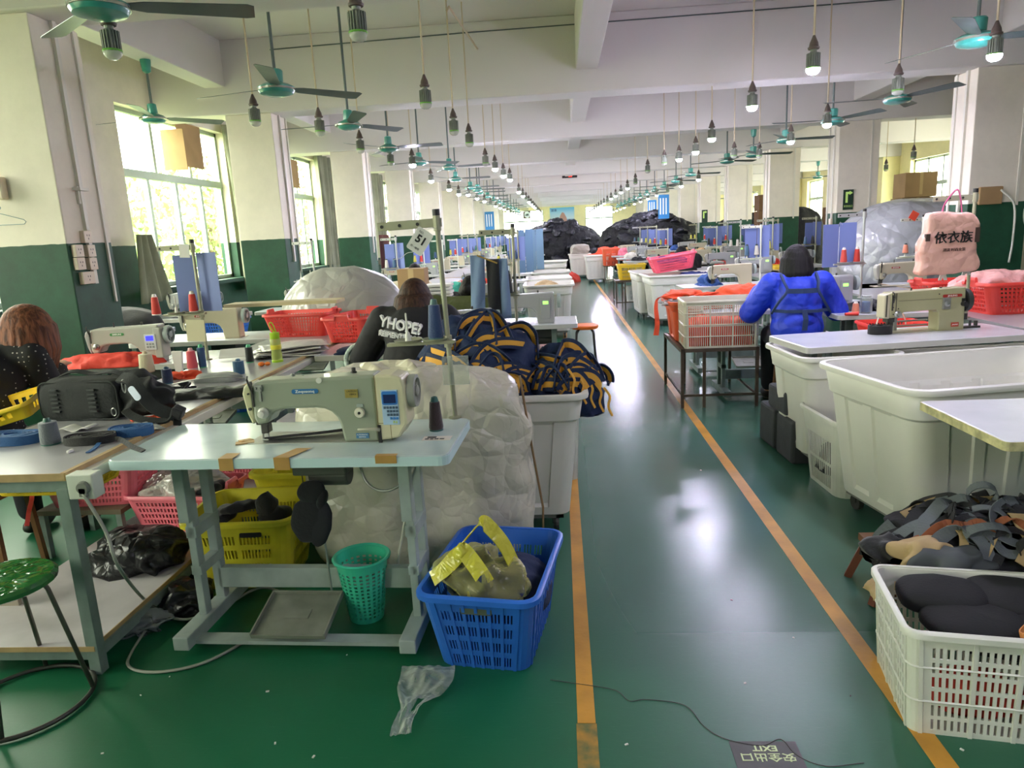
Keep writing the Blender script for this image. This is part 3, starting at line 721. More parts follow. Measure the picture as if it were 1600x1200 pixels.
def mk_round_basket(name, r0, r1, Hh, mt, nx=44, rows=14, label='x', cat='basket', solid_top=.22, solid_bot=.08):
    t = thing(name, label, cat); N = nx*2; vs = [0, solid_bot]; hole = [0]; c = solid_bot; h = (1-solid_top-solid_bot)/rows
    for i in range(rows): vs += [c+h*.55, c+h]; hole += [1, 0]; c += h
    vs.append(1.0); hole.append(0)
    vv = []
    for v in vs:
        rr = r0+(r1-r0)*v
        for i in range(N): q = 2*PI*i/N; vv.append((rr*math.cos(q), rr*math.sin(q), Hh*v))
    fs = [(j*N+i, j*N+(i+1) % N, (j+1)*N+(i+1) % N, (j+1)*N+i) for j in range(len(vs)-1) for i in range(N) if not (hole[j] and i % 2)]
    fs.append(tuple(range(N-1, -1, -1))); mb = MB(); mb._a(vv, fs); obj('body', mb, mt, t, thick=.003)
    obj('rim', MB().lathe([(r1-.002, Hh-.012), (r1+.012, Hh-.008), (r1+.014, Hh), (r1+.008, Hh+.005), (r1-.003, Hh), (r1-.002, Hh-.012)], 40, cap=False), mt, t, smooth=60)
    return t
M_tub = mat('tub_plastic', 'e3e2d6', .38, var=(2.5, .07), spec=.5, sub=.12); M_tubframe = mat('tub_frame', '8f9087', .5, .3)
def mk_tub(L, W, Hh, label='x', tap=.86, r=.06, panels=(4, 2), mt=None, z0=.12, lip=.03):
    """white plastic cart: ribbed flared box on a frame with castors"""
    mt = mt or M_tub
    t = thing('plastic_tub', label, 'tub')
    def pat(n):
        p = [(1.2, 0)]
        for i in range(n): p += [(.12, 0), (2.2, 3), (.12, 0), (1.0, 0)]
        p[-1] = (1.2, 0); return p
    st = perim(L, W, r, pat(panels[0]), pat(panels[1]), 6); N = len(st)
    vs = [0, .06, .09, .76, .78, .80, .83, 1.0]
    def ring(v, off=0):
        k = tap+(1-tap)*v; return k
    rows = []
    for v in vs:
        k = tap+(1-tap)*v; fl = .012 if v > .79 else 0
        if v == 1.0: fl = .018
        row = []
        for i in range(N):
            s_, f, flag = st[i]; nb = st[i-1][2]
            rec = .012 if ((flag == 3 or nb == 3) and .07 < v < .77 and s_ < 10) else 0
            if s_ < 10 and (flag == 3 or nb == 3) and .82 < v < .9: rec = 0
            a, b = L/2*k+fl-rec, W/2*k+fl-rec
            if s_ < 10 and s_ % 2 == 0: x, y = ppt(st[i], L/2*k+fl, b, r)
            elif s_ < 10: x, y = ppt(st[i], a, W/2*k+fl, r)
            else: x, y = ppt(st[i], L/2*k+fl, W/2*k+fl, r)
            row.append((x, y, z0+(Hh-z0)*v))
        rows.append(row)
    mb = MB(); vv = [p for row in rows for p in row]
    fs = [(j*N+i, j*N+(i+1) % N, (j+1)*N+(i+1) % N, (j+1)*N+i) for j in range(len(vs)-1) for i in range(N)]; fs.append(tuple(range(N-1, -1, -1)))
    mb._a(vv, fs); obj('body', mb, mt, t, smooth=25, thick=.007)
    rb = MB(); out = rows[-1]; ps = []
    prof = [(-.004, 0), (-.002, .008), (lip*.4, .011), (lip*.9, .006), (lip, -.006), (lip*.9, -.02), (lip*.8, -.02), (lip*.8, -.004), (.0, -.002)]
    vv = []
    for a, b in prof:
        for i in range(N):
            p = Vector(out[i]); t_ = (Vector(out[(i+1) % N])-Vector(out[i-1])).normalized(); n_ = Vector((t_.y, -t_.x, 0)); vv.append(p+n_*a+Vector((0, 0, b)))
    K = len(prof); rb._a(vv, [(k*N+i, k*N+(i+1) % N, ((k+1) % K)*N+(i+1) % N, ((k+1) % K)*N+i) for k in range(K) for i in range(N)])
    obj('rim', rb, mt, t, smooth=50)
    a, b = L/2*tap-.03, W/2*tap-.03
    fm = MB(); fm.bx(-a, a, -b, -b+.04, z0-.035, z0); fm.bx(-a, a, b-.04, b, z0-.035, z0); fm.bx(-a, -a+.04, -b, b, z0-.035, z0); fm.bx(a-.04, a, -b, b, z0-.035, z0); obj('base_frame', fm, M_tubframe, t)
    for sx in (-1, 1):
        for sy in (-1, 1):
            c = MB().lathe([(.02, -.014), (.042, -.014), (.045, 0), (.042, .014), (.02, .014)], 16, (sx*(a-.04), sy*(b-.04), .045), 'x'); c.bx(sx*(a-.04)-.02, sx*(a-.04)+.02, sy*(b-.04)-.02, sy*(b-.04)+.02, z0-.045, z0-.035); c.bx(sx*(a-.04)-.02, sx*(a-.04)-.016, sy*(b-.04)-.015, sy*(b-.04)+.015, .045, z0-.04)
            obj('caster', c, M_dsteel, t)
    return t
# ---- thread cones and pins
M_core = mat('cone_core', 'd8d8cc', .4)
def thread_mat(c): return mat('thread_'+c, c, .6, bump=(140, .35), sheen=.3)
_cone = {}
def cone(col, p, lab, h=.14, r=.034, core='2f6f5c', grp=None, top=.62, used=_cone, cat='thread cone', rz=0, name='thread_cone'):
    k = (col, h, r, core, top)
    if k in used: return dup(used[k], p, rz, lab, grp)
    t = thing(name, lab, cat, p, rz, grp)
    obj('thread', MB().lathe([(r*.93, .006), (r, .014), (r*top+.002, h*.93), (r*top-.004, h*.95), (.01, h*.95)], 22), thread_mat(col), t, smooth=40)
    obj('spool_base', MB().lathe([(r*.96, 0), (r*.96, .006), (r*.5, .008)], 22), mat('core_'+core, core, .4), t); obj('spool_core', MB().lathe([(.017, h*.9), (.015, h*1.0), (.012, h*1.09), (.008, h*1.1), (.006, h*1.06)], 16), mat('core_'+core, core, .4), t, smooth=40)
    used[k] = t; return t
# ---- thread stand
M_alupaint = mat('stand_paint', 'a5a58a', .45, .25, var=(8, .15))
def mk_stand(label='x', h=.82, tray=.33, arm=.24, discs=2, mt=None, pins=True):
    mt = mt or M_alupaint
    t = thing('thread_stand', label, 'thread stand')
    obj('pole', MB().cyl((0, 0, 0), (0, 0, h), .011, n=12).lathe([(.028, 0), (.028, .006), (.014, .01)], 14), mt, t, smooth=40)
    obj('pole_cap', MB().cyl((0, 0, h), (0, 0, h+.025), .016, n=12), M_blk, t)
    obj('tray_arm', MB().bx(-.26, .03, -.018, .018, tray-.014, tray).lathe([(.018, tray-.03), (.018, tray+.02)], 12), mt, t, bev=.002)
    obj('guide_arm', MB().bx(-arm, .02, -.004, .004, h-.045, h-.01).lathe([(.016, h-.06), (.016, h)], 12), mt, t, bev=.002)
    hl = MB()
    for i in range(3): hl.cyl((-arm+.02+i*.075, -.0065, h-.028), (-arm+.02+i*.075, .0065, h-.028), .007, n=10)
    obj('guide_hole', hl, M_blk, t)
    for i in range(discs):
        x = -.05-.12*i
        obj('cone_disc', MB().lathe([(0, tray), (.05, tray+.002), (.058, tray+.008), (.06, tray+.007), (.052, tray-.002), (0, tray-.003)], 26, (x, 0, .004)), mt, t, smooth=40)
        if pins: obj('spool_pin', MB().lathe([(.014, tray+.004), (.009, tray+.04), (.004, tray+.045), (.004, tray+.12), (.001, tray+.123)], 10, (x, 0, 0)), M_core, t, smooth=40)
    return t
# ---- sewing machines
def mk_machine(label, body, plate=None, panel='none', badge=None, wheel=None, hero=False, wl='handwheel', bigwheel=False, boxy=False):
    plate = plate or body; wheel = wheel or M_frameL
    t = thing('sewing_machine', label, 'sewing machine')
    # arm, arch and pillar in one casting
    if boxy:
        out = [(.04, .265), (.54, .275), (.545, .0), (.37, 0), (.365, .12), (.35, .14), (.13, .135), (.10, .105), (.04, .10)]
    else:
        out = [(.04, .225), (.055, .243), (.09, .250), (.375, .256), (.534, .262), (.534, 0), (.392, 0), (.382, .07), (.372, .098), (.352, .12), (.325, .133), (.29, .138), (.16, .136), (.128, .128), (.108, .108), (.095, .082), (.05, .075), (.04, .1)]
    obj('casting', MB().prism(out, .105, c=(0, .055, 0)), body, t, bev=.012 if not boxy else .006)
    obj('face_plate', MB().prism([(.0, .2), (.008, .225), (.022, .238), (.04, .24), (.042, .085), (.028, .075), (.012, .12)] if not boxy else [(.0, .25), (.042, .262), (.042, .095), (.0, .1)], .09, c=(0, .055, 0)), plate, t, bev=.008)
    obj('bed_plate', MB().bx(.0, .534, .0, .17, -.002, .0022), M_steel if hero else body, t, bev=.001)
    obj('presser_foot', MB().cyl((.062, .05, .02), (.062, .05, .1), .006).bx(.05, .076, .03, .07, .006, .012).bx(.056, .07, .044, .056, .01, .03).cyl((.046, .05, .004), (.046, .05, .1), .0035), M_steel, t)
    obj('needle_clamp', MB().bx(.035, .085, .025, .08, .07, .105).cyl((.052, .05, .03), (.052, .05, .1), .010).bx(.058, .08, .03, .07, .035, .075), M_dsteel, t, bev=.003)
    obj('take_up', MB().tube([(.052, -.004, .2), (.05, -.02, .235), (.044, -.022, .262), (.04, -.008, .27)], .004, 6).bx(.044, .052, -.004, .002, .15, .25), M_dsteel, t)
    obj('tension_knob', MB().lathe([(.004, 0), (.021, 0), (.022, -.008), (.014, -.014), (.013, -.03), (.0, -.032)], 18, (.085, .0, .125), 'y'), M_core if hero else M_steel, t, smooth=40)
    rw = .062 if not bigwheel else .075
    wx = .665 if panel in ('blue',) else .575
    zc = .185
    wm = MB().lathe([(rw-.012, -.016), (rw, -.014), (rw+.002, 0), (rw, .014), (rw-.012, .016), (rw-.016, 0), (rw-.012, -.016)], 32, (wx, .06, zc), 'x')
    wm.lathe([(.0, -.012), (.02, -.012), (.022, .016), (.012, .02), (0, .02)], 20, (wx, .06, zc), 'x')
    for k in range(3):
        a = 2*PI*k/3+.5; wm.bar((wx, .06+.015*math.cos(a), zc+.015*math.sin(a)), (wx, .06+(rw-.01)*math.cos(a), zc+(rw-.01)*math.sin(a)), .012, .014, up=(1, 0, 0))
    obj(wl, wm, wheel, t, smooth=40)
    if panel == 'blue':
        cb = MB().prism([(.534, .262), (.6, .262), (.64, .25), (.65, .215), (.65, .07), (.615, .018), (.534, .006)], .125, c=(0, .052, 0)); c = obj('control_box', cb, mat('control_cream', 'd6d0ac', .4, var=(6, .15)), t, bev=.01)
        obj('keypad', MB().bx(.557, .622, -.0135, -.0095, .07, .205), mat('keypad_pale', 'a9c4dc', .3), c, bev=.004)
        obj('screen_surround', MB().prism(rrect(.56, .619, .148, .2, .008), .003, c=(0, -.014, 0)), mat('keypad_blue', '3a78c2', .3), c)
        obj('screen', MB().bx(.566, .613, -.0168, -.0155, .155, .188), mat('lcd_dark', '27305e', .15), c)
        for r_, n_ in ((0, 5), (1, 4), (2, 4), (3, 3)):
            for i in range(n_):
                x = .564+i*.0115+(0 if r_ == 0 else .012 if r_ < 3 else .022)
                obj('key', MB().bx(x, x+.0085, -.0155, -.0135, .133-r_*.014, .142-r_*.014), mat('key_dark', '44586e', .4) if r_ < 3 else mat('key_blue', '3f83c4', .4), c)
        text('P-5', .012, (.605, -.0145, .08), (PI/2, 0, 0), mat('lime_print', 'c2d23a', .4), c, bold=.0004)
        obj('box_seam', MB().bx(.5345, .5375, -.0106, -.009, .02, .26).bx(.5375, .585, -.0106, -.009, .075, .0775).bx(.583, .5855, -.0106, -.009, .01, .076), mat('seam_brown', '7a6d4a', .7), c)
    elif panel == 'lcd':
        cb = obj('control_box', MB().bx(.5, .555, -.015, .1, .03, .24), body, t, bev=.008)
        obj('keypad', MB().bx(.44, .52, -.022, -.012, .09, .2), mat('keypad_grey', 'cfd3d0', .4), t, bev=.003)
        obj('screen', MB().bx(.453, .505, -.0235, -.0215, .155, .188), mat('lcd_lit_blue', '2a2aff', .3, emit=1.5), t)
        kk = MB()
        for i in range(6): kk.bx(.452+(i % 3)*.02, .466+(i % 3)*.02, -.0235, -.0215, .105+(i//3)*.02, .118+(i//3)*.02)
        obj('key', kk, mat('key_grey', '8c908c', .4), t)
    elif panel == 'green':
        obj('keypad', MB().bx(.42, .50, -.012, .002, .04, .22), mat('panel_grey', '9da09c', .45), t, bev=.004)
        obj('screen', MB().bx(.44, .485, -.0135, -.0115, .165, .19), mat('lcd_lit_green', '9bff6a', .3, emit=.9), t)
    if badge:
        btx, bcol, bx0, bz, bw_ = badge
        b = obj('badge', MB().prism(rrect(bx0-bw_/2, bx0+bw_/2, bz-.0095, bz+.0095, .009), .003, c=(0, .0012, 0)), mat('badge_'+bcol, bcol, .35), t)
        text(btx, .0145, (bx0, -.0008, bz), (PI/2, 0, 0), mat('badge_text', 'e8eee6', .4), b, bold=.0003, sx=1.25)
    if boxy:
        obj('feed_dial', MB().bx(.385, .435, -.012, .004, .14, .215), mat('dial_plate', '8f9088', .4, .4), t, bev=.003); obj('dial_center', MB().lathe([(.006, -.01), (.017, -.012), (.019, -.022), (.008, -.026), (.007, -.02)], 20, (.405, 0, .178), 'y'), M_steel, t, smooth=40)
        obj('side_knob', MB().cyl((.525, .0, .17), (.525, -.03, .17), .017).bx(.515, .535, -.008, .002, .185, .205), M_blk, t)
        lb = obj('lower_badge', MB().bx(.455, .505, -.0015, .004, .022, .05), mat('badge_red2', 'b8482e', .4), t); text('JINLING', .011, (.48, -.0022, .036), (PI/2, 0, 0), mat('badge_text', 'e8eee6', .4), lb)
        dk = MB()
        for a_, b_ in ((.055, .235), (.055, .17), (.058, .125), (.09, .16), (.36, .24)): dk.cyl((a_, -.001, b_), (a_, .004, b_), .004, n=8)
        obj('bolt', MB().bx(.008, .014, -.0005, .004, .11, .25).bx(.072, .077, .0015, .004, .13, .26), M_dark, t); obj('screw_hole', dk, M_dark, t)
        obj('arm_rod', MB().cyl((.11, .12, .06), (.37, .12, .06), .006).cyl((.11, .12, .03), (.37, .12, .03), .005).bx(.13, .15, .1, .13, .0, .14), M_steel, t)
        obj('bobbin_winder', MB().cyl((.575, .05, .06), (.575, .05, .1), .02).cyl((.62, .05, .0), (.62, .05, .05), .008).bx(.55, .68, .03, .07, 0, .014).cyl((.66, .05, .01), (.66, .05, .045), .012), M_dsteel, t)
        obj('seam', MB().bx(.09, .38, -.0008, .004, .208, .211), mat('seam_olive', '77755a', .6), t)
    if hero:
        obj('stitch_dial', MB().lathe([(.005, -.002), (.019, -.002), (.0205, -.008), (.017, -.014), (.006, -.0145), (.005, -.01)], 24, (.467, 0, .118), 'y'), mat('dial_cream', 'd8d3bd', .35), t, smooth=40)
        obj('dial_center', MB().cyl((.467, -.01, .118), (.467, -.0135, .118), .005), M_blk, t)
        obj('dial_mark', MB().prism(rrect(.455, .481, .139, .151, .004), .003, c=(0, 0, 0)), M_frameL, t)
        obj('reverse_lever', MB().tube([(.54, -.012, .052), (.53, -.02, .056), (.49, -.02, .057), (.458, -.02, .056)], [.008, .007, .005, .004], 10), mat('lever_grey', 'b4b39e', .35), t, smooth=True)
        obj('lever_slot', MB().bx(.533, .546, -.0125, -.004, .0, .07), M_blk, t)
        w_ = obj('warning_plate', MB().bx(.415, .465, -.0012, .002, .176, .208), mat('warning_olive', 'a6944a', .4, var=(30, .3)), t)
        text('CAUTION', .009, (.441, -.0016, .201), (PI/2, 0, 0), mat('warning_text', '4a4220', .5), w_)
        text('注意安全', .007, (.445, -.0016, .189), (PI/2, 0, 0), _M['warning_text'], w_)
        i_ = obj('info_plate', MB().bx(.443, .492, -.0012, .002, .016, .036), mat('info_blue', '4a7ea8', .4), t)
        text('AUTOMATIC', .0075, (.4675, -.0016, .030), (PI/2, 0, 0), mat('badge_text', 'e8eee6', .4), i_); text('SEWING', .0075, (.4675, -.0016, .0215), (PI/2, 0, 0), _M['badge_text'], i_)
        obj('thread_guide', MB().lathe([(.004, .258), (.009, .26), (.009, .268), (.004, .272)], 12, (.205, .03, 0)).tube([(.205, .03, .266), (.235, .03, .268), (.248, .03, .262)], .002, 6), M_steel, t)
        obj('oil_cap', MB().lathe([(.0, .264), (.012, .262), (.012, .268), (.008, .27), (.008, .282), (.003, .284)], 14, (.44, .05, 0)), M_dsteel, t)
        obj('oil_window', MB().cyl((.318, .0, .246), (.318, -.003, .246), .011), M_core, t)
        obj('thread_guide', MB().bx(.06, .09, -.004, .004, .21, .235).cyl((.066, -.01, .225), (.066, 0, .225), .006).cyl((.083, -.01, .221), (.083, 0, .221), .006).bx(.074, .084, -.003, .003, .17, .215), M_steel, t, bev=.001)
        obj('head_screw', MB().cyl((.03, .0, .2), (.03, .006, .2), .004).cyl((.03, .0, .14), (.03, .006, .14), .006), M_dsteel, t)
    else:
        obj('spool_guide', MB().cyl((.2, .05, .25), (.2, .05, .285), .005).cyl((.4, .05, .26), (.4, .05, .28), .008), M_dsteel, t)
    return t
# ---- sewing table
def mk_table(L=1.3, D=.52, z=.8, label='x', pedal=True, edge=None, top=None, hero=False):
    t = thing('sewing_table', label, 'sewing table')
    edge = edge or M_edge; top = top or M_white
    tp = obj('tabletop', MB().prism(rrect(-L/2, L/2, 0, D, .035), .04, 'z', t0=z-.04), [top, edge], t, bev=.006)
    if hero: tp.data.materials[0] = mat('laminate_worn', 'bfd0cf', .2, var=(3.2, .22), bump=(4, .05), spec=.7); 
    e = obj('edge_band', MB().prism(rrect(-L/2-.001, L/2+.001, -.001, D+.001, .036), .034, 'z', t0=z-.038), edge, t)
    X = L/2-.2
    for s_ in (-1, 1):
        leg = MB(); x = s_*X
        leg.bx(x-.022, x+.022, .12, .165, .5, z-.04); leg.bx(x-.016, x+.016, .155, .2, .08, .62); leg.bx(x-.022, x+.022, .09, .4, z-.06, z-.04)
        leg.bx(x-.02, x+.02, .3, .34, .08, z-.04); leg.bx(x-.022, x+.022, .155, .34, .42, .47); leg.bx(x-.022, x+.022, .155, .34, .26, .3)
        obj('leg', leg, M_frameL if hero else M_frame, t, bev=.003)
        ft = MB().bx(x-.032, x+.032, -.02, .52, .03, .085); obj('foot_bar', ft, M_frameL if hero else M_frame, t, bev=.004)
    obj('cross_beam', MB().bx(-X, X, .3, .34, .13, .22), M_frameL if hero else M_frame, t, bev=.003)
    if pedal:
        obj('pedal_rail', MB().bx(-X, X, .03, .09, .03, .045), M_frameL if hero else M_frame, t)
        pd = MB(); rt = rotm(R(14), 0, 0); pd.box((0, 0, 0), (.3, .24, .012), rt).box(rt @ Vector((-.147, 0, .012)), (.008, .24, .018), rt).box(rt @ Vector((.147, 0, .012)), (.008, .24, .018), rt).box(rt @ Vector((0, .117, .012)), (.3, .008, .018), rt).box(rt @ Vector((0, -.117, .008)), (.3, .006, .01), rt)
        pd.box(rt @ Vector((0, 0, .008)), (.1, .05, .004), rt); pd.map(lambda p: p+Vector((-.03, .13, .1))); obj('pedal', pd, mat('pedal_grey', '8b8e80', .5, .1, var=(9, .3)), t, bev=.002)
        obj('pedal_rod', MB().cyl((.07, .25, .13), (.03, .3, z-.1), .0045), M_steel, t)
        obj('motor', MB().bx(-.02, .2, .2, .38, z-.14, z-.04).cyl((.02, .3, z-.16), (.18, .3, z-.16), .05, n=16), M_dsteel if not hero else mat('motor_grey', '55564e', .5), t, bev=.008)
    return t
# ---- lumpy soft goods
def lump(c, r, n=48, m=28, pw=1.0, amp=.06, fr=3.0, seed=0, flat=None, ridge=True, fine=0):
    """soft lump: superellipsoid with folds"""
    rx, ry, rz = r; off = Vector((seed*13.7, seed*5.1, seed*2.3)); mb = MB(); mb.ell((0, 0, 0), (1, 1, 1), n, m)
    def fn(p):
        q = p.normalized(); s_ = (abs(q.x)**(2/pw)+abs(q.y)**(2/pw)+abs(q.z)**(2/pw))**(-pw/2) if pw != 1 else 1.0
        v = Vector((q.x*rx, q.y*ry, q.z*rz))*s_
        a = noise.noise(v*fr+off)
        if ridge: a = 1-abs(noise.noise(v*fr*1.3+off*2))*2.6-.5; a = a*.6+noise.noise(v*fr*.6+off)*.8
        k = 1+amp*a/max(min(rx, ry, rz), .02)*.5
        if fine: k += fine*(1-2*abs(noise.noise(v*fr*4+off)))
        v = v*k
        if flat is not None and v.z < -rz*flat: v.z = -rz*flat
        return v+Vector(c)
    mb.map(fn); return mb
def heap(name, lab, cat, p, r, mt, seed=0, amp=.08, fr=5, pw=1, flat=.0, n=60, m=34, kind=None, rz=0, group=None, fine=0, smooth=True):
    o = obj(name, lump((0, 0, r[2]*flat), r, n, m, pw, amp, fr, seed, flat, fine=fine), mt, smooth=smooth, loc=p, rz=rz); tag(o, lab, cat, group, kind); return o
def strap(pts, w, mt, lab, th=.004, ups=None, name='strap', cat='strap', stripe=None, group=None, n=5, twist=0):
    P = spline(pts, n); N = len(P)
    if ups is None: ups = [Vector((math.cos(twist*i/N), math.sin(twist*i/N), .2)) for i in range(N)]
    elif len(ups) != N: u0 = Vector(ups[0]); u1 = Vector(ups[-1]); ups = [u0.lerp(u1, i/(N-1)) for i in range(N)]
    c = P[len(P)//2]; o = obj(name, MB().ribbon([p-c for p in P], w, th, ups), mt, loc=c, smooth=False); tag(o, lab, cat, group)
    if stripe: obj('stripe', MB().ribbon([p-c for p in P], w*.42, th+.003, ups), stripe, o)
    return o
M_paper = mat('paper_white', 'e2e0d8', .7); M_blkfab = mat('fabric_black', '17181a', .85, bump=(60, .3), sheen=.2); M_navyfab = mat('fabric_navy', '1c2b4c', .85, bump=(60, .3)); M_orfab = mat('fabric_orange', 'ef5a33', .75, wrinkle=(5, .35)); M_redfab = mat('fabric_red', 'd8402f', .75, wrinkle=(6, .4)); M_bluefab = mat('fabric_blue', '2a5f9c', .8)
M_board = mat('board_blue', '6f7fb6', .5); M_khaki = mat('fabric_khaki', 'b0986c', .85, bump=(50, .3))
M_pink = mat('plastic_pink', 'f0798a', .4); M_pink2 = mat('plastic_hotpink', 'f45f78', .4); M_redp = mat('plastic_coral', 'ea4b42', .4); M_yelp = mat('plastic_yellow', 'e0d436', .42, var=(7, .25)); M_yelb = mat('plastic_bright_yellow', 'eac62c', .42); M_bluep = mat('plastic_blue', '2f6fd2', .38, var=(5, .1)); M_whp = mat('plastic_white', 'dfe0d2', .42, var=(6, .15)); M_teal = mat('plastic_seagreen', '3fc29c', .38); M_orp = mat('plastic_orange', 'd85a30', .45)
M_film = film('clear_film', 'dfe4de', .8); M_filmgrey = film('grey_film', 'b9bcb8', .45, .25, (4, .8)); M_yfilm = film('yellow_film', 'c9c78a', .55, .2, (7, .6)); M_bagfilm = mat('sack_woven', 'd9d3bf', .27, wrinkle=(4, .6), spec=.7, var=(3, .12)); M_pinkfilm = film('pink_film', 'f2b8ae', .25, .25, (7, .7))
# ------------------------------------------------------------------ people, seated with their backs to us
M_skin = mat('skin', 'c99a7c', .5, sub=.1); M_shoe = mat('shoe_dark', '26221f', .6); M_trous = mat('trousers_dark', '1d1f26', .85)
M_seat = mat('stool_wood', '7a5233', .6)
def hairmat(c):
    k = 'hair_'+c
    if k in _M: return _M[k]
    m = mat(k, c, .62, spec=.3); n = m.node_tree; b = n.nodes['Principled BSDF']; tc = n.nodes.new('ShaderNodeTexCoord')
    mp = n.nodes.new('ShaderNodeMapping'); mp.inputs['Scale'].default_value = (75, 75, 5); n.links.new(tc.outputs['Object'], mp.inputs[0])
    t = n.nodes.new('ShaderNodeTexNoise'); t.inputs['Scale'].default_value = 1; t.inputs['Detail'].default_value = 3; t.inputs['Distortion'].default_value = .4; n.links.new(mp.outputs[0], t.inputs['Vector'])
    mr = n.nodes.new('ShaderNodeMapRange'); mr.inputs[1].default_value = .35; mr.inputs[2].default_value = .7; n.links.new(t.outputs[0], mr.inputs[0])
    mx = n.nodes.new('ShaderNodeMix'); mx.data_type = 'RGBA'; cc = srgb(c); mx.inputs[6].default_value = tuple(x*.45 for x in cc[:3])+(1,); mx.inputs[7].default_value = tuple(min(1, x*1.7) for x in cc[:3])+(1,)
    n.links.new(mr.outputs[0], mx.inputs[0]); n.links.new(mx.outputs[2], b.inputs['Base Color'])
    bp = n.nodes.new('ShaderNodeBump'); bp.inputs['Strength'].default_value = .9; bp.inputs['Distance'].default_value = .006; n.links.new(t.outputs[0], bp.inputs['Height']); n.links.new(bp.outputs[0], b.inputs['Normal'])
    return m
def chain(mb, pts, rs):
    for i in range(len(pts)-1): mb.cap(pts[i], pts[i+1], rs[i], rs[i+1])
def hand(mb, w, d, side):
    """palm, four curled fingers and a thumb leaving the side of the palm"""
    w = Vector(w); d = Vector(d).normalized(); up = Vector((0, 0, 1)); s_ = d.cross(up).normalized()*side
    c = w+d*.05; rt = Matrix((s_, d, s_.cross(d))).transposed()
    mb.ell(c, (.038, .05, .016), 14, 8, rot=rt)
    for i, L in enumerate((.06, .072, .068, .052)):
        b = w+d*.09+s_*(-.027+.018*i); k1 = b+d*L*.45+up*(-.004); k2 = k1+d*L*.32+up*(-.018); k3 = k2+d*L*.16+up*(-.016)
        chain(mb, [b, k1, k2, k3], [.0095, .009, .008, .007])
    b = w+d*.03-s_*.034; chain(mb, [b, b+d*.03-s_*.018-up*.006, b+d*.058-s_*.016-up*.012], [.0115, .010, .008])
